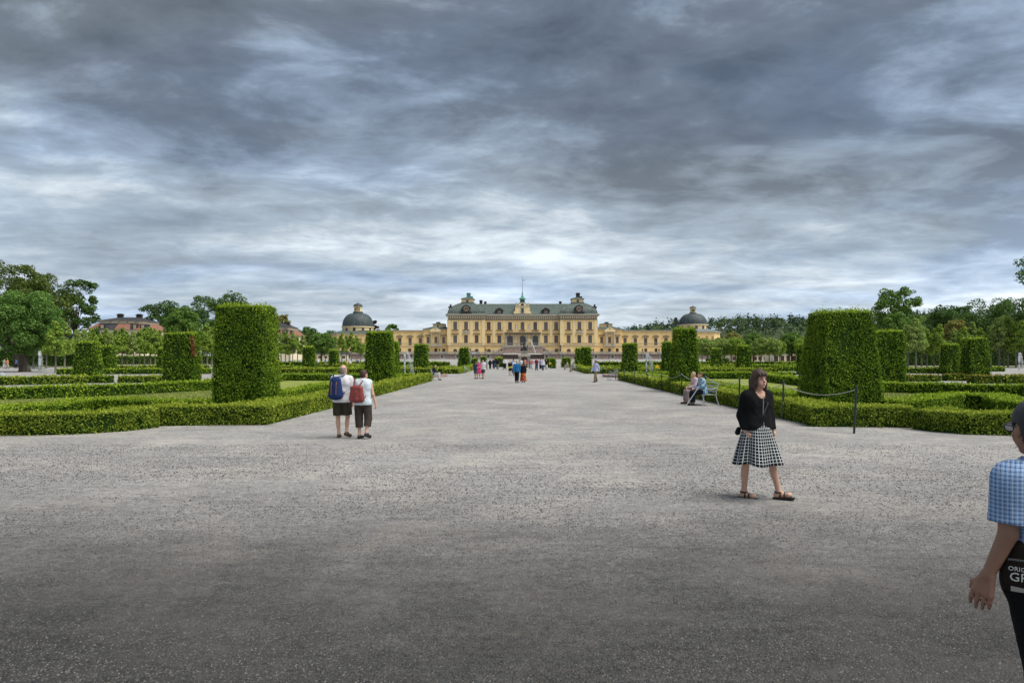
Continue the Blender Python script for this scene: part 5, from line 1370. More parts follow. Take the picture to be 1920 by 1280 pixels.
def build_belt():
    r = np.random.default_rng(78)
    parts = []
    for (xa, xb, ya, yb, cnt) in ((-560, -92, 330, 430, 260), (150, 620, 290, 400, 220)):
        x = xa + (xb - xa) * r.random(cnt); y = ya + (yb - ya) * r.random(cnt)
        hgt = 7 + 4.5*r.random(cnt); w = 6 + 4*r.random(cnt); m = 60
        C = np.stack([x, y, 1.0 + hgt*.5], 1)[:, None, :]
        d = unit(r.normal(size=(cnt*m, 3)) + np.array([0, -.2, .2])).reshape(cnt, m, 3)
        ext = np.stack([w/2, w/2, hgt*.5], 1)[:, None, :]
        P = (C + d*(.6+.45*r.random((cnt, m, 1)))*ext).reshape(-1, 3)
        V, Fq = leaf_quads(P, d.reshape(-1, 3), 1.5, .7, .8, r); parts.append((V, Fq, 0))
    V, Fq, M = join_geo(parts)
    tag(link('woodland_belt', mesh_from('woodland_belt', V, Fq, [LF_WOOD], M)), 'low green belt of distant woodland behind the park trees', 'woodland', kind='stuff')
build_belt()
# ------------------------------------------------------------------ figures: smooth-blended solids meshed as one skin
def _eval(pr, X, Y, Z):
    t = pr[0]
    if t == 'c':
        a, b, ra, rb = np.asarray(pr[1], float), np.asarray(pr[2], float), pr[3], pr[4]
        ab = b - a; L2 = max(ab @ ab, 1e-9)
        px, py, pz = X - a[0], Y - a[1], Z - a[2]
        h = np.clip((px*ab[0] + py*ab[1] + pz*ab[2]) / L2, 0, 1)
        d = np.sqrt((px-h*ab[0])**2 + (py-h*ab[1])**2 + (pz-h*ab[2])**2) - (ra + (rb-ra)*h)
    else:
        c, rad, B = np.asarray(pr[1], float), np.asarray(pr[2], float), np.asarray(pr[3], float)
        px, py, pz = X - c[0], Y - c[1], Z - c[2]
        q = [(px*B[i][0] + py*B[i][1] + pz*B[i][2]) / rad[i] for i in range(3)]
        n = np.sqrt(q[0]**2 + q[1]**2 + q[2]**2)
        d = (n - 1) * float(rad.min())
    for o, nn in (pr[5] if t == 'c' and len(pr) > 5 and pr[5] else (pr[4] if t == 'e' and len(pr) > 4 and pr[4] else [])):
        d = np.maximum(d, (X-o[0])*nn[0] + (Y-o[1])*nn[1] + (Z-o[2])*nn[2])
    return d
def _bounds(pr):
    if pr[0] == 'c':
        a, b = np.asarray(pr[1], float), np.asarray(pr[2], float); r = max(pr[3], pr[4])
        return np.minimum(a, b) - r, np.maximum(a, b) + r
    c = np.asarray(pr[1], float); r = max(pr[2])
    return c - r, c + r
def sdf_mesh(prims, cell, k=0.03, cuts=(), sub=()):
    lo = np.min([_bounds(p)[0] for p in prims], 0) - 3*cell; hi = np.max([_bounds(p)[1] for p in prims], 0) + 3*cell
    n = np.ceil((hi - lo) / cell).astype(int) + 1
    ax = [lo[i] + cell*np.arange(n[i]) for i in range(3)]
    f = np.full(n, 1.0, dtype=np.float32)
    def block(p, m):
        b0, b1 = _bounds(p)
        i0 = np.clip(np.floor((b0 - m - lo)/cell).astype(int), 0, n-1); i1 = np.clip(np.ceil((b1 + m - lo)/cell).astype(int)+1, 1, n)
        sl = tuple(slice(i0[i], i1[i]) for i in range(3))
        return sl, np.meshgrid(*[ax[i][sl[i]] for i in range(3)], indexing='ij', sparse=True)
    for p in prims:
        sl, (X, Y, Z) = block(p, max(2*cell, k*1.5))
        d = _eval(p, X, Y, Z); g = f[sl]
        h = np.maximum(k - np.abs(g - d), 0) / k
        f[sl] = np.minimum(g, d) - h*h*k*0.25
    for p in sub:
        sl, (X, Y, Z) = block(p, 2*cell); d = _eval(p, X, Y, Z); f[sl] = np.maximum(f[sl], -d)
    if cuts:
        X, Y, Z = np.meshgrid(*ax, indexing='ij', sparse=True)
        for o, nn in cuts: f = np.maximum(f, (X-o[0])*nn[0] + (Y-o[1])*nn[1] + (Z-o[2])*nn[2])
    s = f < 0
    c8 = [s[i:n[0]-1+i, j:n[1]-1+j, l:n[2]-1+l] for i in (0, 1) for j in (0, 1) for l in (0, 1)]
    anyv = np.logical_or.reduce(c8); allv = np.logical_and.reduce(c8)
    act = anyv & ~allv
    I = np.argwhere(act)
    if len(I) == 0: return np.zeros((0, 3)), np.zeros((0, 4), int)
    idx = -np.ones(act.shape, dtype=np.int64); idx[act] = np.arange(len(I))
    P = np.zeros((len(I), 3)); cnt = np.zeros(len(I))
    for axis in range(3):
        o1, o2 = [q for q in range(3) if q != axis]
        for u in (0, 1):
            for v in (0, 1):
                off = np.zeros(3, int); off[o1] = u; off[o2] = v; A = I + off; off2 = off.copy(); off2[axis] = 1; Bq = I + off2
                fa = f[A[:, 0], A[:, 1], A[:, 2]]; fb = f[Bq[:, 0], Bq[:, 1], Bq[:, 2]]
                m = (fa < 0) != (fb < 0)
                t = np.where(m, fa / np.where(fa == fb, 1, fa - fb), 0)
                p = off[None].astype(float).repeat(len(I), 0); p[:, axis] += t
                P[m] += p[m]; cnt[m] += 1
    P = lo + (I + P / cnt[:, None]) * cell
    Fq = []
    for axis in range(3):
        o1, o2 = [(1, 2), (2, 0), (0, 1)][axis]
        sl0 = [slice(None)]*3; sl1 = [slice(None)]*3; sl0[axis] = slice(0, -1); sl1[axis] = slice(1, None)
        a, b = s[tuple(sl0)], s[tuple(sl1)]
        E = np.argwhere(a != b); E = E[(E[:, o1] > 0) & (E[:, o2] > 0) & (E[:, o1] < n[o1]-1) & (E[:, o2] < n[o2]-1)]
        ins = a[E[:, 0], E[:, 1], E[:, 2]]
        q = []
        for u, v in ((0, 0), (1, 0), (1, 1), (0, 1)):
            C = E.copy(); C[:, o1] -= 1 - u; C[:, o2] -= 1 - v; q.append(idx[C[:, 0], C[:, 1], C[:, 2]])
        q = np.stack(q, 1); q[~ins] = q[~ins][:, ::-1]
        Fq.append(q)
    Fq = np.concatenate(Fq); Fq = Fq[(Fq >= 0).all(1)]
    return P, Fq
def solid(name, prims, cell, mat, parent, k=0.03, cuts=(), sub=(), smooth=True, wrinkle=0.0):
    V, Fq = sdf_mesh(prims, cell, k, cuts, sub)
    if wrinkle > 0 and len(V):
        V = V + (fbm(V*np.array([14, 14, 9.0]) + 5, 3) * wrinkle * .6)[:, None] * unit(V - V.mean(0)) * np.array([1, 1, .2])
    return link(name, mesh_from(name, V, Fq, [mat], smooth=smooth), parent)

def cloth(name, col, rough=0.9, noise=0.12): return material('cloth_' + name, col, rough, noise=noise, nscale=14, spec=0.15, bump=0.9, bscale=16)
def skin(name, col): return material('skin_' + name, col, 0.55, noise=0.08, nscale=10, spec=0.35)
SK1 = skin('fair', (0.60, 0.36, 0.26)); SK2 = skin('tanned', (0.46, 0.25, 0.165)); SK3 = skin('brown', (0.32, 0.165, 0.105)); SK4 = skin('weathered', (0.37, 0.195, 0.13))
HAIR = {n: material('hair_' + n, c, 0.6, noise=0.35, nscale=30, spec=0.4, stretch=(1, 1, .12), bump=.5, bscale=60) for n, c in
        dict(dark=(0.022, 0.014, 0.010), brown=(0.060, 0.033, 0.022), grey=(0.36, 0.34, 0.31), blond=(0.45, 0.34, 0.18), red=(0.13, 0.045, 0.022), salt=(0.045, 0.045, 0.048)).items()}
SHOE = material('dark_leather', (0.03, 0.024, 0.02), 0.5, noise=.2, nscale=9)
SHOEB = material('brown_leather', (0.09, 0.055, 0.035), 0.6, noise=.2, nscale=9)
EYEW = material('eye_white', (0.40, 0.36, 0.34), 0.6, spec=.1); EYED = material('eye_dark', (0.02, 0.014, 0.01), 0.2)
LIPM = material('lip', (0.42, 0.17, 0.14), 0.5)

class Fig:
    """joints in a frame aligned with the camera: x right, y away, z up; facing = unit vector (x, y)"""
    def __init__(s, H=1.72, yaw=0.0, head_yaw=None, seated=False, **J):
        s.H = H; q = H / 1.75; s.q = q
        s.f = np.array([math.sin(yaw), -math.cos(yaw), 0]); s.r = np.array([math.cos(yaw), math.sin(yaw), 0]); s.u = np.array([0, 0, 1.0])
        hy = yaw if head_yaw is None else head_yaw
        s.hf = np.array([math.sin(hy), -math.cos(hy), 0]); s.hr = np.array([math.cos(hy), math.sin(hy), 0])
        D0 = dict(pelvis=(0, 0, .95), waist=(0, 0, 1.10), chest=(0, 0, 1.30), neck=(0, -.012, 1.47), head=(0, .02, 1.625))
        for sg, n in ((1, 'L'), (-1, 'R')):
            D0.update({'hip'+n: (sg*.092, 0, .92), 'knee'+n: (sg*.10, .02, .50), 'ank'+n: (sg*.10, -.02, .09), 'toe'+n: (sg*.115, .14, .03),
                       'sh'+n: (sg*.185, -.01, 1.415), 'elb'+n: (sg*.235, -.03, 1.13), 'wri'+n: (sg*.245, .04, .89)})
        s.J = {}
        for n, (a, b, c) in D0.items(): s.J[n] = (s.r*a + s.f*b + s.u*c) * q
        for n, v in J.items(): s.J[n] = np.array(v, float)
    def lr(s, c, w): return c - s.r*w, c + s.r*w
    def torso(s, g=0.0, lowz=None):
        J, q = s.J, s.q
        P = []
        for c, w, ra in ((J['pelvis'], .075, .112), (J['waist'], .062, .100), (J['chest'], .095, .108), (J['chest'] + s.u*.08*q, .10, .088)):
            a, b = s.lr(np.asarray(c, float), w*q); P.append(('c', a, b, ra*q+g, ra*q+g))
        mid = (J['shL'] + J['shR'])/2; P.append(('c', mid + (J['shL']-mid)*.90, mid + (J['shR']-mid)*.90, .050*q+g*.8, .050*q+g*.8))
        for n_ in 'LR': P.append(('c', J['neck'] + s.u*.0, mid + (J['sh'+n_]-mid)*.85, .046*q+g*.6, .046*q+g*.6))
        for a, b, r in (('pelvis', 'waist', .115), ('waist', 'chest', .112)): P.append(('c', J[a], J[b], r*q+g, r*q+g))
        return P
    def limb(s, a, b, c, ra, rb, rc, g=0.0, cut=None):
        q = s.q; J = s.J
        A, B, C = J[a], J[b], J[c]
        return [('c', A, B, ra*q+g, rb*q+g), ('c', B, C, rb*q+g, rc*q+g)]
    def arm(s, n, g=0.0): return s.limb('sh'+n, 'elb'+n, 'wri'+n, .050, .039, .026, g)
    def leg(s, n, g=0.0): return s.limb('hip'+n, 'knee'+n, 'ank'+n, .085, .052, .037, g) + [('c', s.J['knee'+n]*.72 + s.J['ank'+n]*.28 - s.f*.012, s.J['knee'+n]*.5 + s.J['ank'+n]*.5 - s.f*.012, .05*s.q+g, .047*s.q+g)]
    def foot(s, n, g=0.0):
        J, q = s.J, s.q; a, t = J['ank'+n], J['toe'+n]
        d = (t - a); d[2] = 0; d = d / max(np.linalg.norm(d), 1e-6)
        heel = a - d*.035*q; heel = np.array([heel[0], heel[1], a[2] - .055*q])
        return [('c', heel, t, .034*q+g, .028*q+g), ('c', a, (heel+t)/2, .036*q+g, .032*q+g), ('c', t - d*.02 + np.cross(d, s.u)*.015, t - d*.02 - np.cross(d, s.u)*.015, .03*q+g, .03*q+g)]
    def headp(s):
        h, q = s.J['head'], s.q; B = [s.hr, s.hf, s.u]
        at = lambda r, f, u: h + (s.hr*r + s.hf*f + s.u*u)*q
        P = [('e', at(0, -.008, .028), np.array((.074, .094, .097))*q, B), ('e', at(0, .030, -.042), np.array((.058, .062, .076))*q, B),
             ('c', s.J['neck'] - s.u*.05, h - s.hf*.02 - s.u*.03, .058*q, .052*q),
             ('c', at(0, .088, .002), at(0, .112, -.030), .009*q, .013*q), ('c', at(-.028, .070, .022), at(.028, .070, .022), .016*q, .016*q),
             ('c', at(-.02, .075, -.068), at(.02, .075, -.068), .017*q, .017*q), ('c', at(0, .07, -.098), at(0, .068, -.1), .022*q, .022*q),
             ('c', at(-.042, .055, -.03), at(-.035, .06, -.05), .022*q, .02*q), ('c', at(.042, .055, -.03), at(.035, .06, -.05), .022*q, .02*q)]
        for sg in (-1, 1): P.append(('e', at(sg*.077, -.008, -.008), np.array((.011, .022, .032))*q, B))
        return P
    def eyes_sub(s):
        h, q = s.J['head'], s.q
        return [('c', h+(s.hr*sg*.031+s.hf*.097+s.u*.003)*q, h+(s.hr*sg*.036+s.hf*.094+s.u*.003)*q, .015*q, .014*q) for sg in (-1, 1)]
    def hand(s, n, across=None, curl=0.5, spread=1.0, thumb=1):
        J, q = s.J, s.q; w = J['wri'+n]; d = w - J['elb'+n]; d = d/np.linalg.norm(d)
        d = d*.8 + np.array([0, 0, -.35]); d /= np.linalg.norm(d)
        a = s.f if across is None else np.asarray(across, float)
        a = a - d*(a @ d); a /= np.linalg.norm(a)
        sg = 1 if n == 'L' else -1
        nrm = np.cross(a, d); inw = -s.r*sg
        if nrm @ inw < 0: nrm = -nrm
        P = []
        for t in (-.026, -.009, .009, .026): P.append(('c', w + a*t*.6*q, w + (d*.085 + a*t*spread)*q, .017*q, .0135*q))
        for t, L in ((.028, .072), (.010, .082), (-.009, .076), (-.027, .060)):
            k0 = w + (d*.085 + a*t*spread)*q
            d1 = d*math.cos(curl*.6) + nrm*math.sin(curl*.6); k1 = k0 + (d1*L*.52 + a*t*.12)*q
            d2 = d*math.cos(curl*1.7) + nrm*math.sin(curl*1.7); k2 = k1 + d2*L*.5*q
            P += [('c', k0, k1, .0105*q, .0092*q), ('c', k1, k2, .0092*q, .0075*q)]
        t0 = w + (d*.025 + a*.022*thumb)*q; t1 = t0 + (d*.032 + a*.030*thumb + nrm*.012)*q; t2 = t1 + (d*.034 + a*.006*thumb + nrm*.014)*q
        P += [('c', t0, t1, .0145*q, .012*q), ('c', t1, t2, .0115*q, .009*q)]
        return P
    def mitten(s, n):
        w = s.J['wri'+n]; d = w - s.J['elb'+n]; d /= np.linalg.norm(d)
        return [('c', w, w + d*.10*s.q, .032*s.q, .03*s.q), ('c', w + d*.1*s.q, w + d*.165*s.q, .028*s.q, .018*s.q)]
    def cap(s, front=.035, low=.02, g=0.0, tilt=.6):
        """hair cap: keeps what lies behind a tilted plane"""
        h, q = s.J['head'], s.q; B = [s.hr, s.hf, s.u]
        n = s.hf*.8 - s.u*tilt; n = n/np.linalg.norm(n)
        o = h + (s.hf*front + s.u*low)*q
        return [('e', h + (s.u*.036 - s.hf*.014)*q, np.array((.083+g, .101+g, .100+g))*q, B, [(o, n)]),
                ('e', h + (-s.u*.02 - s.hf*.045)*q, np.array((.070+g, .06+g, .085+g))*q, B, [(o, n)])]

def outfit(P, fg, cell, sk, top=None, tcol=None, bottom=None, bcol=None, hair='dark', shoes=SHOE, hem=None, fingers=False, hairfn=None, acc=.016, names=('top', 'trousers'), wr=0.0, hand_kw=None):
    """skin as one mesh, then clothes as children"""
    J, q = fg.J, fg.q
    body = fg.torso() + fg.headp()
    for n in 'LR':
        body += fg.arm(n) + fg.leg(n) + fg.foot(n) + (fg.hand(n, **((hand_kw or {}).get(n, {}))) if fingers else fg.mitten(n))
    kk = min(.03, max(.012, cell*2.0)) if fingers else .03
    b = solid('body', body, cell, sk, P, k=kk, sub=fg.eyes_sub() if cell < .012 else ())
    g = max(acc, cell*.9)
    if top:
        T = fg.torso(g)
        lowz = J['pelvis'][2] - (.10 if bottom != 'dress' else 0)*q
        T.append(('c', J['pelvis'], J['pelvis'] - fg.u*.14*q, .15*q, .155*q))
        for sx in (-1, 1): T.append(('c', J['chest'] + fg.r*sx*.088*q + fg.u*.05*q, J['pelvis'] + fg.r*sx*.078*q - fg.u*.05*q, .092*q+g, .116*q+g))
        T.append(('c', J['chest'], J['pelvis'], .118*q+g, .128*q+g))
        if bottom in ('trousers', 'shorts', 'capri'):
            a, c = fg.lr(J['pelvis'] - fg.u*.06*q, .078*q); T.append(('c', a, c, .118*q+g, .118*q+g))
        frac = dict(tee=.62, long=2.0, sleeveless=0.0, elbow=.95)[top]
        for n in 'LR':
            A, B_, C_ = J['sh'+n], J['elb'+n], J['wri'+n]
            if frac >= 2: T += [('c', A, B_, .058*q+g, .050*q+g), ('c', B_, C_, .050*q+g, .036*q+g)]
            elif frac > 0:
                E = A + (B_-A)*frac; d = (B_-A)/np.linalg.norm(B_-A)
                T.append(('c', A, A + (B_-A)*min(1, frac+.25), .048*q+g, .054*q+g, [(E, d)]))
        nk = J['neck'] + fg.u*.0
        cuts = [((0, 0, lowz), (0, 0, -1.0))]
        solid(names[0], T, cell, tcol, P, k=.04, cuts=cuts, sub=[('c', nk + fg.u*.02 + fg.f*.02, nk + fg.u*.12 + fg.f*.01, .066*q, .075*q)], wrinkle=wr)
    if bottom in ('trousers', 'shorts', 'capri'):
        fr = dict(trousers=1.93, capri=1.55, shorts=.90)[bottom]
        T = []
        a, c = fg.lr(J['pelvis'] - fg.u*.02*q, .078*q); T.append(('c', a, c, .116*q+g*.7, .116*q+g*.7)); T.append(('c', J['pelvis'], J['waist'], .118*q+g*.5, .11*q+g*.5, [(J['waist'], (0, 0, 1.0))]))
        for n in 'LR':
            A, K, C_ = J['hip'+n], J['knee'+n], J['ank'+n]
            if fr <= 1:
                d = (K-A)/np.linalg.norm(K-A); T.append(('c', A, K, .100*q+g, .092*q+g, [(A+(K-A)*fr, d)]))
            else:
                T.append(('c', A, K, .092*q+g, .070*q+g)); d = (C_-K)/np.linalg.norm(C_-K); T.append(('c', K, C_, .070*q+g, .058*q+g, [(K+(C_-K)*(fr-1), d)]))
        solid(names[1], T, cell, bcol, P, k=.025, wrinkle=wr)
    if bottom in ('skirt', 'dress'):
        skirt(P, fg, bcol, hem=hem or (J['kneeL'][2]+J['kneeR'][2])/2 + .02, n=40)
    if shoes is not None:
        for n in 'LR':
            t = J['toe'+n]
            solid('shoe', fg.foot(n, max(.009, cell*.6)), cell, shoes, P, k=.02, cuts=[(J['ank'+n] + np.array([0, 0, -.005]), (0, 0, 1.0))])
    if hairfn is not None: hairfn(b)
    elif hair: solid('hair', fg.cap(), cell, HAIR[hair], P, k=.03)
    return b
def skirt(P, fg, mat, hem, n=64, top=None, r0=.155, r1=.26, folds=7, amp=.02, name='skirt', cx=None):
    J, q = fg.J, fg.q
    c0 = J['waist']*.4 + J['pelvis']*.6 if top is None else np.array(top)
    c1 = np.array([(J['kneeL'][0]+J['kneeR'][0])/2, (J['kneeL'][1]+J['kneeR'][1])/2, hem]) if cx is None else np.array([cx[0], cx[1], hem])
    m = 12; V = []; UV = []
    for i in range(m+1):
        t = i/m; c = c0 + (c1-c0)*t
        R_ = r0*q + (r1*q - r0*q)*(t**.85)
        for j in range(n):
            a = 2*math.pi*j/n; rr = R_*(1 + amp/ R_ * t * math.sin(folds*a + 1.3*math.sin(2*a)) )
            dz = (.012*math.sin(3*a)+.008*math.sin(5*a+1)) * t
            p = c + fg.r*rr*math.cos(a)*1.06 + fg.f*rr*math.sin(a)*.86 + fg.u*dz
            V.append(p)
    F_ = []
    for i in range(m):
        for j in range(n):
            k2 = (j+1) % n; F_.append((i*n+j, (i+1)*n+j, (i+1)*n+k2, i*n+k2))
    me = bpy.data.meshes.new(name); me.from_pydata([tuple(v) for v in V], [], F_); me.materials.append(mat)
    uv = me.uv_layers.new(name='UVMap')
    for pi, poly in enumerate(me.polygons):
        i, j = divmod(pi, n)
        for li, (ii, jj) in zip(poly.loop_indices, ((i, j), (i+1, j), (i+1, j+1), (i, j+1))): uv.data[li].uv = (jj/n, ii/m)
    me.polygons.foreach_set('use_smooth', [True]*len(me.polygons)); me.update()
    o = link(name, me, P)
    md = o.modifiers.new('thick', 'SOLIDIFY'); md.thickness = .006
    return o
def grid_cloth(name, ground, line, nu, nv, wu, wv, coord='UV', line2=None, rough=.9):
    """woven check: lines of one colour over a ground"""
    m = bpy.data.materials.new(name); m.use_nodes = True; nd, lk = m.node_tree.nodes, m.node_tree.links
    b = nd['Principled BSDF']; b.inputs['Roughness'].default_value = rough; b.inputs['Specular IOR Level'].default_value = .15
    tc = N(nd, 'ShaderNodeTexCoord'); sp = N(nd, 'ShaderNodeSeparateXYZ')
    lk.new(tc.outputs[coord], sp.inputs[0])
    def stripes(sock, k, w, off=0.0):
        a = N(nd, 'ShaderNodeMath', operation='MULTIPLY_ADD', ins={1: k, 2: off}); lk.new(sock, a.inputs[0])
        f_ = N(nd, 'ShaderNodeMath', operation='FRACT'); lk.new(a.outputs[0], f_.inputs[0])
        c = N(nd, 'ShaderNodeMath', operation='LESS_THAN', ins={1: w}); lk.new(f_.outputs[0], c.inputs[0]); return c.outputs[0]
    if coord == 'UV': su, sv = sp.outputs[0], sp.outputs[1]
    else:
        df = N(nd, 'ShaderNodeVectorMath', operation='DOT_PRODUCT', ins={1: (.78, -.62, .0)}); lk.new(tc.outputs[coord], df.inputs[0]); su, sv = df.outputs['Value'], sp.outputs[2]
    mx = N(nd, 'ShaderNodeMath', operation='MAXIMUM'); lk.new(stripes(su, nu, wu), mx.inputs[0]); lk.new(stripes(sv, nv, wv), mx.inputs[1])
    c = N(nd, 'ShaderNodeMixRGB', ins={'Color1': (*ground, 1), 'Color2': (*line, 1)}); lk.new(mx.outputs[0], c.inputs['Fac'])
    col = c.outputs[0]
    if line2:
        mx2 = N(nd, 'ShaderNodeMath', operation='MAXIMUM'); lk.new(stripes(su, nu, wu*.7, .45), mx2.inputs[0]); lk.new(stripes(sv, nv, wv*.7, .45), mx2.inputs[1])
        c2 = N(nd, 'ShaderNodeMixRGB', ins={'Color2': (*line2, 1)}); lk.new(mx2.outputs[0], c2.inputs['Fac']); lk.new(col, c2.inputs['Color1']); col = c2.outputs[0]
    lk.new(col, b.inputs['Base Color'])
    return m

# ---------------------------------------------------------- woman in black walking to the right
def woman_black():
    Y = 9.2; X = wx(1419, Y)
    P = root('person', (X, Y, 0), 'woman with dark hair in black jacket and checked skirt walking right', 'person')
    fg = Fig(1.74, yaw=R(20), head_yaw=R(22),
             pelvis=(.0, 0, .945), waist=(-.005, .005, 1.09), chest=(0, .01, 1.28), neck=(.012, .0, 1.44), head=(.03, -.015, 1.605),
             hipL=(.075, .05, .92), kneeL=(.19, -.03, .50), ankL=(.275, -.05, .11), toeL=(.40, -.13, .075),
             hipR=(-.075, -.05, .92), kneeR=(-.13, .06, .49), ankR=(-.14, .10, .085), toeR=(-.03, .02, .03),
             shL=(.165, .05, 1.385), elbL=(.205, .07, 1.12), wriL=(.22, .02, .92),
             shR=(-.165, -.05, 1.385), elbR=(-.21, .01, 1.12), wriR=(-.175, -.08, .92))
    J, q = fg.J, fg.q
    black = cloth('black_knit', (0.010, 0.010, 0.011), .95, .2)
    c = .0085
    body = fg.torso() + fg.headp()
    for n in 'LR': body += fg.arm(n) + fg.leg(n) + fg.foot(n) + fg.hand(n, curl=.7)
    b = solid('body', body, c, SK1, P, k=.016, sub=fg.eyes_sub())
    T = fg.torso(.016)
    a_, c_ = fg.lr(J['pelvis'] + fg.u*.05, .085); T.append(('c', a_, c_, .125, .125))
    for sx in (-1, 1): T.append(('c', J['chest'] + fg.r*sx*.085 + fg.u*.04, J['pelvis'] + fg.r*sx*.08, .105, .118))
    for n in 'LR': T += [('c', J['sh'+n], J['elb'+n], .066, .056), ('c', J['elb'+n], J['wri'+n] + (J['wri'+n]-J['elb'+n])*.66, .054, .047)]
    nk = J['neck'] - fg.u*.02
    jk = solid('jacket', T, c, black, P, k=.045, cuts=[((0, 0, .935), (0, 0, -1.0))], sub=[('c', nk + fg.f*.035 - fg.u*.015, nk + fg.u*.14 + fg.f*.03, .085, .10)], wrinkle=.03)
    # zip, worn open at the neck
    m = MB(); zp = [J['neck'] + fg.f*.115 - fg.u*.07, J['chest'] + fg.f*.136, J['waist'] + fg.f*.132, J['pelvis'] + fg.f*.155 + fg.u*.01]
    m.tube([tuple(p) for p in zp], .006, 5); m.build('zip', material('zip_metal', (.35, .35, .36), .4, metallic=.6), jk)
    chk = grid_cloth('black_white_check', (0.012, 0.012, 0.014), (0.62, 0.66, 0.66), 42, 13, .17, .16)
    sk = skirt(P, fg, chk, .475, 96, top=(.0, 0, 1.0), r0=.158, r1=.30, folds=7, amp=.042, cx=(.02, 0))
    h = J['head']; at = lambda r, f_, u: h + (fg.hr*r + fg.hf*f_ + fg.u*u)
    B = [fg.hr, fg.hf, fg.u]
    H_ = fg.cap(.055, .035, .012, .75)
    for sg in (-1, 1):
        H_ += [('c', at(sg*.075, -.02, .03), at(sg*.092, -.03, -.10), .036, .042), ('c', at(sg*.092, -.03, -.10), at(sg*.098, -.035, -.20), .042, .030)]
        H_ += [('c', at(sg*.074, .035, .05), at(sg*.084, .025, -.06), .018, .020), ('c', at(sg*.084, .025, -.06), at(sg*.092, .0, -.17), .020, .022)]
    H_ += [('c', at(-.05, -.09, -.02), at(-.05, -.085, -.19), .045, .04), ('c', at(.05, -.09, -.02), at(.05, -.085, -.19), .045, .04), ('c', at(0, -.095, .0), at(0, -.09, -.19), .05, .045)]
    H_ += [('c', at(-.06, .062, .078), at(-.045, .088, .040), .016, .009), ('c', at(-.02, .078, .086), at(-.012, .104, .044), .016, .009), ('c', at(.02, .078, .086), at(.028, .102, .042), .016, .009), ('c', at(.055, .062, .078), at(.058, .082, .038), .016, .009)]
    solid('hair', H_, .0075, HAIR['brown'], P, k=.02)
    m = MB()
    for sg in (-1, 1):
        p = at(sg*.032, .0805, .002)
        e = MB(); e.lathe([(.0005, -.008), (.008, -.005), (.0105, 0), (.008, .005), (.0005, .008)], 0, 0, 10); o = e.build('eye', EYEW, b, tuple(p), True)
        e = MB(); e.lathe([(.0005, -.007), (.0062, -.003), (.0062, .003), (.0005, .007)], 0, 0, 8); e.build('iris', EYED, o, tuple(fg.hf*.0065), True)
        m2 = MB(); m2.tube([tuple(at(sg*.016, .098, .022)), tuple(at(sg*.033, .096, .028)), tuple(at(sg*.050, .082, .021))], [.004, .0045, .003], 6); m2.build('eyebrow', HAIR['brown'], b)
    m = MB(); m.tube([tuple(at(-.024, .088, -.066)), tuple(at(0, .0985, -.063)), tuple(at(.024, .088, -.066))], [.003, .0065, .003], 6); m.build('lips', LIPM, b)
    # sandals: sole and two straps each
    for n in 'LR':
        a, t = J['ank'+n], J['toe'+n]; d = t - a; d[2] = 0; d /= np.linalg.norm(d); s_ = np.cross(d, fg.u)
        heel = a - d*.045; heel[2] = a[2] - .088; tt = t + d*.03; tt[2] = t[2] - .034
        so = solid('sandal', [('c', heel, tt, .036, .034, [((heel+tt)/2 + np.array([0, 0, .006]), unit(np.cross(s_, tt-heel)[None])[0] * (1 if np.cross(s_, tt-heel)[2] > 0 else -1))])], .007, SHOE, P, k=.01)
        m = MB()
        for ctr, rr, hh in ((heel*.45 + tt*.55, .040, .062), (heel*.68 + tt*.32, .040, .082), (a*.95 + heel*.05, .046, None)):
            if hh is None:
                pts = [tuple(a + (d*math.cos(x)*.046 + s_*math.sin(x)*.042) - fg.u*.012) for x in np.linspace(0, 2*math.pi, 13)]
            else:
                pts = [tuple(ctr + s_*rr*math.cos(x) + fg.u*hh*math.sin(x)) for x in np.linspace(0, math.pi, 9)]
            m.tube(pts, .011, 6)
        m.build('sandal_straps', SHOE, so)
    # bag strap and small bag behind the hip
    bg = root('shoulder_bag', (X, Y, 0), 'small black bag on a thin strap at the hip of the walking woman', 'bag')
    solid('pouch', [('c', (-.225, .06, .93), (-.23, .09, .88), .032, .038)], .012, cloth('black_bag', (.012, .012, .013)), bg)
    m = MB(); m.tube([tuple(J['shL'] + fg.u*.075 - fg.r*.05), tuple(J['chest'] + fg.f*.14 + fg.r*.07), tuple(J['waist'] + fg.f*.138 - fg.r*.03), tuple(J['pelvis'] + fg.f*.11 - fg.r*.15), (-.215, .05, .94)], .006, 6); m.build('strap', material('grey_strap', (.08, .085, .10)), bg)
woman_black()

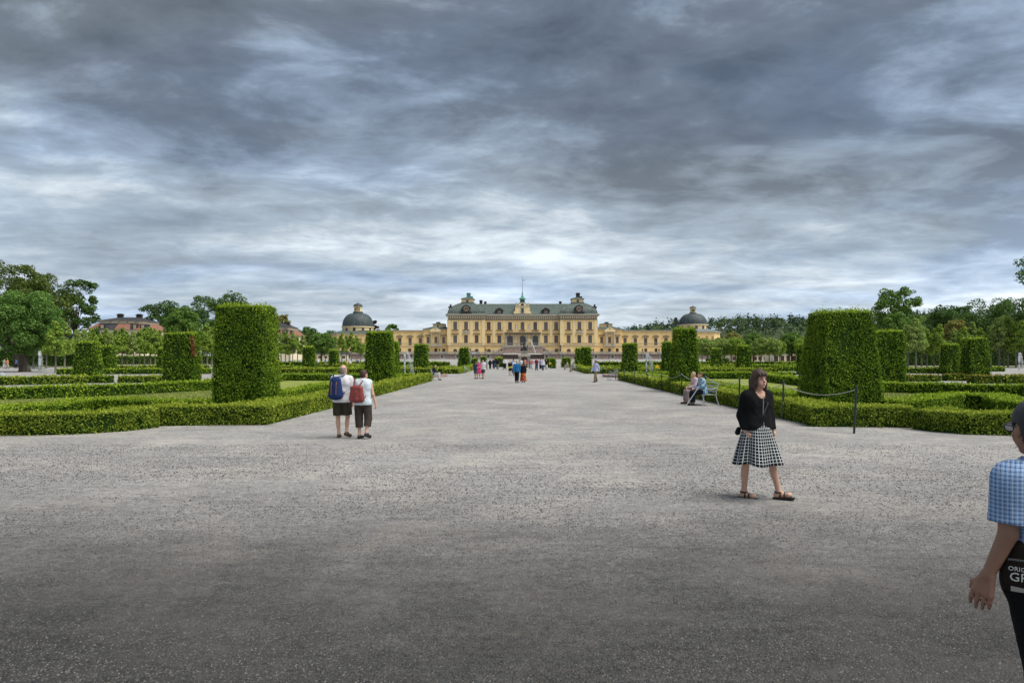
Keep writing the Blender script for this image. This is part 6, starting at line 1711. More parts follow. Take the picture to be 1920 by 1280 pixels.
# ---------------------------------------------------------- couple with backpacks seen from behind
def backpack(label, cat_loc, fg, mat, strapmat, w, h, d, cz, name='backpack', pocket=True, back=None):
    J = fg.J
    P = root(name, cat_loc, label, 'backpack')
    c = np.array([J['chest'][0], J['chest'][1], cz]) - fg.f*(.135 + d*.5)
    B = [fg.r, fg.f, fg.u]
    a0, a1 = c - fg.u*(h*.5 - d*.5), c + fg.u*(h*.5 - d*.6)
    pr = []
    for sx in (-1, 1):
        pr += [('c', a0 + fg.r*sx*(w*.5-d*.45), a1 + fg.r*sx*(w*.5-d*.62), d*.5, d*.40)]
    pr += [('c', a0, a1, d*.52, d*.42), ('c', a0 - fg.f*.02, c, d*.5, d*.48)]
    o = solid('sack', pr, .012, mat, P, k=.05, wrinkle=.02)
    if pocket:
        for sx in (-1, 1):
            m = MB(); m.tube([tuple(c + fg.r*sx*.055 + fg.u*h*.47), tuple(c + fg.r*sx*.06 - fg.f*(d*.60) + fg.u*h*.12), tuple(c + fg.r*sx*.06 - fg.f*(d*.68) - fg.u*h*.3)], .012, 6); m.build('buckle_strap', strapmat, P)
    for n, sx in (('L', 1), ('R', -1)):
        sh = J['sh'+n] - fg.r*sx*.065 + fg.u*.082
        m = MB(); m.tube([tuple(c + fg.u*h*.42 + fg.r*sx*.05), tuple(sh - fg.f*.05), tuple(sh + fg.f*.06 - fg.u*.03), tuple(J['chest'] + fg.r*sx*.15 + fg.f*.13), tuple(J['chest'] + fg.r*sx*.19 - fg.u*.15), tuple(c + fg.r*sx*w*.42 - fg.u*h*.32)], .015, 6); m.build('shoulder_strap', mat if pocket else strapmat, P)
    return P
def couple():
    Y = 16.2; X = wx(641, Y)
    P = root('person', (X, Y, 0), 'balding man in white shirt and dark shorts walking away with blue backpack', 'person')
    fg = Fig(1.73, yaw=R(172), head_yaw=R(160),
             head=(.03, .035, 1.60), neck=(.005, .02, 1.45),
             hipL=(-.10, .0, .90), kneeL=(-.10, .02, .49), ankL=(-.07, .0, .09), toeL=(-.09, .13, .03),
             hipR=(.10, .0, .90), kneeR=(.13, .03, .50), ankR=(.13, -.07, .15), toeR=(.19, .05, .05),
             shR=(.20, .01, 1.40), elbR=(.245, .03, 1.10), wriR=(.235, .09, .85), shL=(-.195, .01, 1.41), elbL=(-.25, .06, 1.14), wriL=(-.20, .17, 1.0))
    def hair(b):
        h = fg.J['head']
        solid('hair', fg.cap(.0, -.0, .0, .2), .009, material('cropped_grey_hair', (.30, .25, .21), .9, noise=.3, nscale=60), P, k=.02, cuts=[(h + np.array([0, 0, .062]), (0, 0, 1.0))])
    outfit(P, fg, .0095, SK1, 'tee', cloth('white_tee', (0.72, 0.71, 0.74), .9, .05), 'shorts', cloth('dark_olive', (0.052, 0.046, 0.034)), shoes=SHOEB, fingers=True, hairfn=hair, acc=.02, names=('shirt', 'shorts'), wr=.03)
    backpack('blue canvas backpack with brown straps on the balding man', (X, Y, 0), fg, cloth('navy_canvas', (0.020, 0.040, 0.130)), material('tan_leather', (.18, .085, .05), .6), .34, .56, .20, 1.20).location = (X - .05, Y, 0)
    Y2 = 16.0; X2_ = wx(680, Y2)
    P2 = root('person', (X2_, Y2, 0), 'short haired woman in pale sleeveless top walking away with red backpack', 'person')
    fg2 = Fig(1.63, yaw=R(170), head_yaw=R(150),
              head=(.02, .04, 1.495), hipL=(-.095, 0, .86), kneeL=(-.09, .02, .46), ankL=(-.07, -.01, .09), toeL=(-.03, .12, .03),
              hipR=(.095, 0, .86), kneeR=(.13, .01, .47), ankR=(.11, -.09, .15), toeR=(.17, .02, .05),
              shR=(.175, .01, 1.32), elbR=(.24, -.01, 1.04), wriR=(.29, .04, .83), shL=(-.175, .01, 1.32), elbL=(-.22, .05, 1.05), wriL=(-.19, .11, .86))
    outfit(P2, fg2, .0095, SK1, 'sleeveless', cloth('pale_blue_top', (0.60, 0.68, 0.72), .9, .05), 'capri', cloth('dark_brown', (0.060, 0.046, 0.039)), 'brown', shoes=SHOE, fingers=True, acc=.026, names=('top', 'capri_trousers'), wr=.03)
    backpack('dark red leather drawstring backpack on the short haired woman', (X2_, Y2, 0), fg2, material('red_leather', (0.24, 0.050, 0.045), .5, noise=.25, nscale=8, bump=.4, bscale=20), material('red_strap', (.20, .04, .035), .5), .36, .42, .15, 1.07, pocket=False).location = (X2_ - .05, Y2, 0)
couple()

# ---------------------------------------------------------- man cut by the right edge
def man_edge():
    Y = 3.0; X = 2.28
    P = root('person', (X, Y, 0), 'man in blue checked short sleeved shirt and glasses cut off by right edge', 'person')
    fg = Fig(1.70, yaw=R(192), head_yaw=R(176),
             pelvis=(.04, .0, .94), waist=(.035, .0, 1.08), chest=(.02, .0, 1.26), neck=(.0, -.01, 1.42), head=(-.03, .0, 1.585),
             shL=(-.155, -.03, 1.375), elbL=(-.175, -.04, 1.135), wriL=(-.235, .0, .945),
             shR=(.21, .03, 1.375), elbR=(.27, .05, 1.10), wriR=(.25, .12, .88),
             hipL=(-.05, -.02, .90), kneeL=(.0, -.05, .48), ankL=(.03, -.12, .12), toeL=(-.02, .02, .04), hipR=(.13, .02, .9), kneeR=(.14, .1, .5), ankR=(.13, .12, .09), toeR=(.07, .25, .03))
    J = fg.J; c = .0062
    body = fg.torso() + fg.headp()
    for n in 'LR': body += fg.arm(n) + fg.leg(n) + fg.foot(n)
    body += fg.hand('L', across=(-.55, .80, 0), curl=.22, spread=1.3, thumb=1) + fg.mitten('R')
    b = solid('body', body, c, SK4, P, k=.008)
    shirt = grid_cloth('blue_check_shirt', (0.27, 0.43, 0.69), (0.03, 0.05, 0.13), 58, 56, .11, .11, 'Object', (0.66, 0.72, 0.82))
    T = fg.torso(.022)
    T.append(('c', J['pelvis'] + fg.u*.05, J['waist'], .15, .145))
    for n in 'LR':
        A, E = J['sh'+n], J['elb'+n]; d = (E-A)/np.linalg.norm(E-A); T.append(('c', A, A+(E-A)*1.1, .075, .080, [(A+(E-A)*.80, d)]))
    sh = solid('shirt', T, c*1.1, shirt, P, k=.035, cuts=[((0, 0, .97), (0, 0, -1.0))], sub=[('c', J['neck'] + fg.u*.015 + fg.f*.03, J['neck'] + fg.u*.14 + fg.f*.0, .062, .075)], wrinkle=.035)
    m = MB(); nk = J['neck'] + fg.u*.035
    pts = [tuple(nk + (fg.r*math.cos(x)*.074 + fg.f*math.sin(x)*.074) + fg.u*(.012*math.sin(x) * -1)) for x in np.linspace(-math.pi*1.25, math.pi*.25, 14)]
    m.tube(pts, [.017]*14, 7); m.build('collar', shirt, sh, smooth=True)
    T = []
    a_, c_ = fg.lr(J['pelvis'] - fg.u*.02, .08); T += [('c', a_, c_, .132, .132), ('c', J['pelvis'], J['waist'], .128, .122, [((0, 0, 1.03), (0, 0, 1.0))])]
    for n in 'LR': T += [('c', J['hip'+n], J['knee'+n], .105, .085), ('c', J['knee'+n], J['ank'+n], .085, .07)]
    solid('trousers', T, .01, cloth('black_trousers', (.012, .012, .014)), P, k=.02, wrinkle=.02)
    for n in 'LR': solid('shoe', fg.foot(n, .012), .012, SHOE, P, k=.02)
    h = J['head']; at = lambda r, f_, u: h + (fg.hr*r + fg.hf*f_ + fg.u*u)
    hp = fg.cap(.05, .0, .006, .35)
    solid('hair', hp, .006, HAIR['salt'], P, k=.015, sub=[('e', h + fg.hr*s_*.088 + fg.hf*.002 - fg.u*.018, (.045, .034, .046), [fg.hr, fg.hf, fg.u]) for s_ in (-1, 1)])
    m = MB()
    for sg in (-1, 1):
        m.tube([tuple(at(sg*.084, -.01, .012)), tuple(at(sg*.078, .085, .012)), tuple(at(sg*.066, .104, .008))], .0028, 6)
        ring = [tuple(at(sg*.036 + .027*math.cos(x), .108, .0 + .02*math.sin(x))) for x in np.linspace(0, 2*math.pi, 15)]
        m.tube(ring, .0026, 5)
    m.tube([tuple(at(-.012, .112, .006)), tuple(at(.012, .112, .006))], .0026, 5)
    gl = root('glasses', (X, Y, 0), 'thin dark rimmed glasses on the man at the right edge', 'glasses')
    m.build('frame', material('glasses_frame', (.03, .03, .035), .3), gl)
    for sg in (-1, 1):
        l = MB(); l.add([tuple(at(sg*.036 + .026*math.cos(x), .1075, .019*math.sin(x))) for x in np.linspace(0, 2*math.pi, 13)[:-1]], [tuple(range(12))]); l.build('lens', material('lens', (.55, .6, .62), .05, spec=.9), gl)
    # hip bag with printed lettering
    bag = root('hip_bag', (X, Y, 0), 'dark brown hip bag with white printed lettering at the right edge', 'bag')
    bm = cloth('brown_canvas', (.030, .022, .017)); 
    b0 = np.array([-.13, -.03, 0]); e = np.array([.8, -.6, 0]); nn = np.array([-.6, -.8, 0]); u = np.array([0, 0, 1.0])
    solid('pouch', [('c', b0+u*.985, b0+e*.30+u*.985, .058, .065), ('c', b0+u*.93, b0+e*.30+u*.925, .060, .068), ('c', b0+e*.02+u*1.07, b0+e*.30+u*1.07, .045, .055)], .009, bm, bag, k=.04)
    m = MB(); m.tube([tuple(b0-e*.03+nn*.05+u*1.03), tuple(b0+e*.08+nn*.062+u*1.036), tuple(b0+e*.3+nn*.07+u*1.036)], .005, 6); m.build('zip', material('dark_zip', (.10, .10, .10)), bag)
    m = MB(); m.tube([tuple(b0+e*.0+u*1.09), tuple(J['waist']-fg.f*.13+np.array([-.06, -.02, .06])), tuple(J['shR']+fg.u*.085-fg.f*.03)], .014, 6); m.build('strap', bm, bag)
    white = material('print_white', (.72, .71, .66), .8)
    def text(body_, size, loc, ext=.0012):
        cu = bpy.data.curves.new('lettering', 'FONT'); cu.body = body_; cu.size = size; cu.extrude = ext; cu.resolution_u = 2
        tmp = bpy.data.objects.new('lettering', cu); COL.objects.link(tmp)
        dg = bpy.context.evaluated_depsgraph_get(); dg.update(); me = bpy.data.meshes.new_from_object(tmp.evaluated_get(dg)); bpy.data.objects.remove(tmp)
        me.materials.clear(); me.materials.append(white)
        o = link('lettering', me, bag, tuple(loc)); o.rotation_euler = (R(90), 0, math.atan2(e[1], e[0])); return o
    text('ORIGINAL', .026, b0-e*.030+nn*.066+u*.988); text('GREEN', .052, b0-e*.026+nn*.067+u*.945)
    m = MB()
    for i, w_ in enumerate((.05, .035, .06, .04)):
        m = MB(); p = b0 - e*.02 + e*i*.06 + nn*.066; q2 = p + e*w_; m.add([tuple(p+u*.900), tuple(q2+u*.900), tuple(q2+u*(.918+.01*(i % 2))), tuple(p+u*.922)], [(0, 1, 2, 3)]); m.build('printed_mark', material('print_beige', (.38, .36, .31), .8), bag)
man_edge()

# ---------------------------------------------------------- benches
WHITEP = material('white_bench_paint', (0.36, 0.40, 0.385), 0.55, noise=.15, nscale=5)
GREENP = material('green_bench_paint', (0.16, 0.21, 0.14), 0.6, noise=.15, nscale=5)
def make_bench(label, x, y, rz, mat=WHITEP, L=1.6, group='garden benches'):
    """long axis along local x, sitters face -y"""
    P = root('bench', (x, y, 0), label, 'bench', group, rz)
    slat = MB().box(-L/2, L/2, -.022, .022, -.011, .011).mesh('seat_slat', mat)
    for i in range(7): link('seat_slat', slat, P, (0, -.23 + i*.07, .445 - .004*abs(i-3)))
    for sx in (-1, 1):
        m = MB(); m.tube([(sx*(L/2-.06), -.26, .43), (sx*(L/2-.06), -.29, .25), (sx*(L/2-.06), -.33, .012)], [.024, .02, .022], 8); m.build('front_leg', mat, P, smooth=True)
        m = MB(); m.tube([(sx*(L/2-.06), .22, .43), (sx*(L/2-.06), .27, .22), (sx*(L/2-.06), .36, .012)], [.024, .02, .022], 8); m.build('rear_leg', mat, P, smooth=True)
        m = MB(); m.tube([(sx*(L/2-.03), -.26, .44), (sx*(L/2-.03), -.27, .60), (sx*(L/2-.03), -.18, .665), (sx*(L/2-.03), .05, .64), (sx*(L/2-.03), .24, .70)], .017, 8); m.build('armrest', mat, P, smooth=True)
        m = MB(); m.tube([(sx*(L/2-.05), .22, .43), (sx*(L/2-.05), .27, .66), (sx*(L/2-.05), .33, .89)], .019, 8); m.build('back_post', mat, P, smooth=True)
    m = MB(); m.tube([(-L/2+.03, .325, .87), (-L*.25, .335, .90), (0, .335, .91), (L*.25, .335, .90), (L/2-.03, .325, .87)], .02, 8); m.build('top_rail', mat, P, smooth=True)
    for z_, y_ in ((.55, .25), (.66, .275), (.77, .30)):
        m = MB(); m.box(-L/2+.04, L/2-.04, y_-.008, y_+.008, z_-.028, z_+.028); m.build('back_slat', mat, P)
    m = MB(); m.box(-L/2+.06, L/2-.06, -.27, -.245, .405, .43); m.box(-L/2+.06, L/2-.06, .2, .225, .405, .43); m.build('seat_frame', mat, P)
    return P
make_bench('pale metal bench on which two elderly women sit', 7.28, 27.5, R(-90+6))
make_bench('empty white bench at the end of the right avenue hedge', 7.55, 57.2, R(-90))
make_bench('white bench at the end of the left avenue hedge', wx(817, 56.5), 56.6, R(90))
make_bench('small green bench with two seated people near the right palace topiary', 7.0, 92, R(-90), GREENP)
make_bench('green bench with one seated person beyond the green pair bench', 7.2, 108, R(-90), GREENP)
make_bench('thin dark bench below the big round tree at the left edge', wx(68, 88), 88, R(180), GREENP, 1.9)
make_bench('white bench at the corner of the farther left parterre', -6.7, 82.5, R(90))

# ---------------------------------------------------------- seated women
def seated(label, x, y, yaw, sk, tcol, bcol, bottom, hair, H=1.64, cell=.014, feet=0.0, lean=0.0, shoes=SHOE, seat=.46):
    P = root('person', (x, y, 0), label, 'person')
    f_ = np.array([math.sin(yaw), -math.cos(yaw), 0]); r_ = np.array([math.cos(yaw), math.sin(yaw), 0]); u = np.array([0, 0, 1.0])
    W = lambda a, b, c: r_*a + f_*b + u*c
    s = seat + .09
    J = dict(pelvis=W(0, 0, s), waist=W(0, .02+lean*.3, s+.16), chest=W(0, .03+lean*.7, s+.34), neck=W(0, .05+lean, s+.50), head=W(0, .09+lean*1.15, s+.645))
    for sg, n in ((1, 'L'), (-1, 'R')):
        J.update({'hip'+n: W(sg*.09, .02, s-.02), 'knee'+n: W(sg*.10, .44, s-.04), 'ank'+n: W(sg*.10, .46+feet*sg, .09), 'toe'+n: W(sg*.11, .62+feet*sg, .03),
                  'sh'+n: W(sg*.175, .04+lean*.9, s+.45), 'elb'+n: W(sg*.22, .13, s+.2), 'wri'+n: W(sg*.10, .34, s+.13)})
    fg = Fig(H, yaw=yaw, **J)
    outfit(P, fg, cell, sk, 'long', tcol, bottom, bcol, hair, shoes=shoes, names=('blouse', 'trousers'), acc=.02, fingers=cell < .015)
    return P, fg
def blotchy(name, a, b_, c, sc=9):
    m = material('cloth_' + name, a, .9, noise=.01, nscale=sc, detail=2)
    nd = m.node_tree.nodes
    for n in nd:
        if n.type == 'VALTORGB':
            n.color_ramp.interpolation = 'CONSTANT'
            while len(n.color_ramp.elements) < 4: n.color_ramp.elements.new(.5)
            for e, (p, col) in zip(n.color_ramp.elements, ((0, a), (.42, b_), (.52, c), (.6, a))): e.position = p; e.color = (*col, 1)
    return m
seated('elderly blond woman in pink cardigan and mauve trousers seated on bench', 7.15, 28.05, R(-84), SK1, cloth('pink', (.66, .47, .50)), cloth('mauve', (.30, .23, .22)), 'trousers', 'blond', lean=.05, cell=.013)
seated('elderly red haired woman in blue patterned blouse seated on bench', 7.20, 27.2, R(-82), SK1, blotchy('blue_print', (.05, .11, .30), (.42, .55, .62), (.10, .30, .42)), cloth('navy', (.012, .014, .024)), 'trousers', 'red', lean=.04, cell=.013)
P = root('handbag', (6.93, 28.0, .62), 'beige handbag held on the lap of the woman in pink', 'bag'); solid('pouch', [('c', (-.1, 0, .07), (.1, .02, .07), .075, .075), ('c', (-.08, 0, .13), (.08, .02, .13), .05, .05)], .016, material('beige_leather', (.30, .22, .16), .6), P)
m = MB(); m.tube([(-.08, 0, .16), (-.05, 0, .25), (.05, .01, .25), (.08, .01, .16)], .01, 6); m.build('handle', material('beige_leather', (.3, .22, .16)), P)
P = root('walking_stick', (0, 0, 0), 'grey walking stick leaning beside the seated woman in blue', 'walking stick')
m = MB(); m.tube([(6.95, 26.85, .78), (6.35, 26.55, .015)], .014, 7); m.build('shaft', material('stick_grey', (.42, .46, .48), .4), P)
m = MB(); m.tube([(7.02, 26.86, .76), (6.98, 26.855, .80), (6.90, 26.84, .79)], .017, 7); m.build('grip', SHOE, P)
seated('woman in dark coat seated on the left white bench', wx(813, 56.8), 56.9, R(88), SK1, cloth('dark_coat', (.02, .02, .03)), cloth('greywhite', (.5, .5, .5)), 'trousers', 'dark', cell=.03)
seated('seated man in grey shirt beside the topiary near the palace benches', 6.95, 92.5, R(-85), SK2, cloth('blue_grey', (.2, .23, .32)), cloth('jeans', (.05, .08, .16)), 'trousers', 'grey', cell=.035, feet=.05)
seated('seated person in pale hat and waistcoat nearest the right palace hedge', 6.9, 91.4, R(-85), SK2, cloth('black_white', (.35, .34, .33)), cloth('beige', (.42, .36, .28)), 'trousers', 'blond', cell=.035, feet=.04)
seated('seated person in beige top farther along the right benches', 7.1, 108, R(-80), SK1, cloth('sand', (.45, .36, .28)), cloth('sand2', (.4, .34, .28)), 'trousers', 'brown', cell=.04)

# ---------------------------------------------------------- visitors on the avenue
def visitor(label, px, foot, H, yaw, sk, top, tc, bottom, bc, hair='dark', cell=.026, stride=.12, bend=0.0, hem=None, **kw):
    Y = F*EYE/(foot - CY); X = wx(px, Y); ya = R(yaw)
    P = root('person', (X, Y, 0), label, 'person')
    f_ = np.array([math.sin(ya), -math.cos(ya), 0]); r_ = np.array([math.cos(ya), math.sin(ya), 0]); u = np.array([0, 0, 1.0]); q = H/1.75
    W = lambda a, b, c: (r_*a + f_*b + u*c)*q
    J = {}
    for sg, n in ((1, 'L'), (-1, 'R')):
        s = stride*sg
        J.update({'knee'+n: W(sg*.10, .03 + s*.55, .50), 'ank'+n: W(sg*.10, s, .09 + max(0, -s)*.35), 'toe'+n: W(sg*.115, s + .15, .03 + max(0, -s)*.1),
                  'elb'+n: W(sg*.235, -.04 - s*.5, 1.13), 'wri'+n: W(sg*.215, .05 - s*1.0 + bend*.18, .89 + bend*.22)})
    J.update(kw)
    fg = Fig(H, yaw=ya, **J)
    outfit(P, fg, cell, sk, top, tc, bottom, bc, hair, names=('top', 'trousers' if bottom not in ('shorts',) else 'shorts'), acc=.018, hem=hem)
    return P, fg
C_ = cloth
JE = C_('jeans', (.05, .08, .16)); BK = C_('black', (.014, .014, .016)); WH = C_('white', (.70, .71, .74), .9, .04)
visitor('man in lavender shirt, dark cap and khaki trousers walking alone', 1117, 716.5, 1.70, -55, SK3, 'long', C_('lavender', (.50, .54, .74)), 'trousers', C_('khaki', (.22, .17, .10)), 'dark', .02, .20)
visitor('woman in navy tee and grey shorts, left of the trio', 891.5, 710, 1.55, 150, SK1, 'tee', C_('navy_tee', (.045, .055, .085)), 'shorts', C_('slate', (.09, .10, .13)), 'brown', .022, .06)
P, fg = visitor('woman in magenta dress in the middle of the trio', 897.5, 709.5, 1.56, 20, SK1, 'elbow', C_('magenta', (.60, .035, .17)), 'dress', C_('magenta', (.60, .035, .17)), 'brown', .022, .03, .8)
visitor('man in white tee and olive shorts, right of the trio', 906, 710, 1.72, -35, SK1, 'tee', WH, 'shorts', C_('olive', (.07, .075, .055)), 'brown', .022, .05, .9)
visitor('person in blue jacket and black trousers walking towards the palace', 969, 717.5, 1.69, 170, SK1, 'long', C_('azure', (.025, .15, .34)), 'trousers', BK, 'blond', .02, .14)
P, fg = visitor('person in black hooded jacket and long red patterned skirt', 981, 717, 1.50, 175, SK3, 'long', BK, 'skirt', blotchy('red_print', (.42, .035, .03), (.62, .16, .03), (.05, .03, .03), 7), 'dark', .02, .06, hem=.12)
visitor('visitor in black tee with bright yellow waist bag', 956.5, 703.5, 1.55, 10, SK1, 'tee', BK, 'shorts', C_('black2', (.03, .03, .035)), 'brown', .026, .05)
P = root('waist_bag', (*gp(956.5, 703.5), 0), 'bright yellow waist bag worn by the visitor in black', 'bag'); solid('pouch', [('c', (-.2, -.2, .80), (.16, -.2, .88), .045, .05)], .02, material('hi_vis_yellow', (.72, .80, .05), .6), P)
visitor('man in light blue shirt behind the person in blue jacket', 962.5, 700, 1.74, 175, SK1, 'tee', C_('sky_blue', (.22, .33, .66)), 'trousers', JE, 'brown', .03, .08)
visitor('visitor in pale top half hidden by the blue jacket', 964.5, 704.5, 1.60, 175, SK1, 'sleeveless', WH, 'trousers', C_('greyblue', (.25, .3, .4)), 'blond', .03, .06)
visitor('visitor in grey and white top behind the trio', 913, 691.5, 1.62, 160, SK1, 'long', C_('lightgrey', (.45, .47, .5)), 'trousers', C_('stone', (.5, .48, .44)), 'dark', .035)
visitor('visitor in black with pale bag left of the dark group', 919, 692, 1.60, 170, SK2, 'long', BK, 'trousers', BK, 'dark', .035)
visitor('man in dark navy jacket and jeans in the dark group', 926, 691.8, 1.74, 0, SK2, 'long', C_('midnight', (.02, .025, .04)), 'trousers', JE, 'dark', .035)
visitor('visitor in black coat and grey trousers in the dark group', 933, 692.5, 1.76, 180, SK2, 'long', BK, 'trousers', C_('midgrey', (.22, .22, .22)), 'dark', .035)
visitor('visitor in black waistcoat with white sleeves pushing a pushchair', 946, 692, 1.76, 0, SK2, 'long', C_('white_sleeve', (.60, .60, .62)), 'trousers', BK, 'dark', .035, .04, 1.0)
visitor('woman in pink top and white trousers right of the statue', 997.5, 691.5, 1.66, 170, SK1, 'long', C_('rose', (.50, .22, .22)), 'trousers', WH, 'blond', .035)
visitor('woman in reddish top just left of the pink topped woman', 993.5, 691, 1.62, 165, SK1, 'tee', C_('brick', (.35, .14, .12)), 'trousers', C_('grey3', (.3, .3, .32)), 'brown', .035)
visitor('man in maroon shirt and jeans walking towards the camera', 1006, 694.8, 1.78, 5, SK2, 'elbow', C_('maroon', (.13, .025, .05)), 'trousers', JE, 'dark', .032, .12)
visitor('man in white shirt and jeans right of the maroon shirt', 1018, 694.3, 1.60, -20, SK1, 'long', WH, 'trousers', JE, 'brown', .032, .12)
visitor('visitor in lavender top behind the man in white shirt', 1013.5, 692.5, 1.66, 175, SK1, 'tee', C_('lilac', (.28, .28, .5)), 'trousers', BK, 'dark', .035)
visitor('visitor in black with straw hat and white trousers', 1024.5, 692, 1.55, 175, SK1, 'tee', BK, 'trousers', WH, 'blond', .035)
visitor('visitor in white top right beside the statue pedestal', 977.5, 690.5, 1.60, 170, SK1, 'tee', WH, 'trousers', C_('beige3', (.4, .33, .27)), 'dark', .04)
visitor('woman in coral top in front of the statue pedestal', 984.5, 691.5, 1.72, 170, SK1, 'sleeveless', C_('coral', (.55, .24, .18)), 'trousers', C_('tan3', (.36, .24, .18)), 'brown', .04)
visitor('child in yellow shirt beyond the walking couple', 650.5, 689, 1.30, 0, SK1, 'tee', C_('yellow', (.75, .45, .02)), 'shorts', JE, 'brown', .04)
visitor('woman in white beyond the walking couple', 656.5, 689, 1.45, 180, SK1, 'long', WH, 'trousers', C_('pale', (.5, .55, .62)), 'brown', .04)
visitor('person in blue top and turquoise shorts beyond the walking couple', 671, 688.5, 1.50, 180, SK2, 'tee', C_('darkblue', (.03, .05, .14)), 'shorts', C_('turquoise', (.03, .42, .52)), 'dark', .04)
visitor('visitor in grey at the far left edge beyond the round tree', 8, 691, 1.65, 90, SK1, 'tee', C_('grey4', (.3, .32, .28)), 'trousers', WH, 'brown', .04)
visitor('visitor in orange tee at the far left edge', 14, 691, 1.6, 90, SK1, 'tee', C_('rust', (.5, .22, .1)), 'trousers', C_('beige4', (.4, .35, .3)), 'brown', .04)
visitor('visitor in blue under the round tree at far left', 30.5, 690, 1.6, -90, SK1, 'tee', C_('royal', (.05, .1, .25)), 'trousers', BK, 'dark', .04)
visitor('visitor in white under the trees left of the church', 596, 686.5, 1.6, 90, SK1, 'tee', WH, 'trousers', JE, 'dark', .045)
visitor('visitor in blue under the trees left of the church', 610, 686.5, 1.65, -90, SK1, 'tee', C_('royal', (.05, .1, .25)), 'trousers', C_('pale', (.5, .55, .62)), 'dark', .045)
# pushchair
P = root('pushchair', (*gp(946, 693.5), 0), 'dark pushchair in front of the visitor with white sleeves', 'pushchair')
m = MB(); m.prism_xz([(-.24, .45), (.24, .45), (.26, .75), (.2, 1.0), (-.2, 1.0), (-.26, .75)], -.35, .25); m.build('seat', BK, P)
for x in (-.25, .25):
    m = MB(); m.tube([(x, .3, 1.05), (x, .1, .55), (x, -.35, .2)], .02, 6); m.build('frame', BK, P)
    for y in (-.35, .3):
        m = MB(); m.lathe([(.12, -.025), (.12, .025)], 0, 0, 12); o = m.build('wheel', BK, P, (x, y, .12)); o.rotation_euler = (0, R(90), 0)
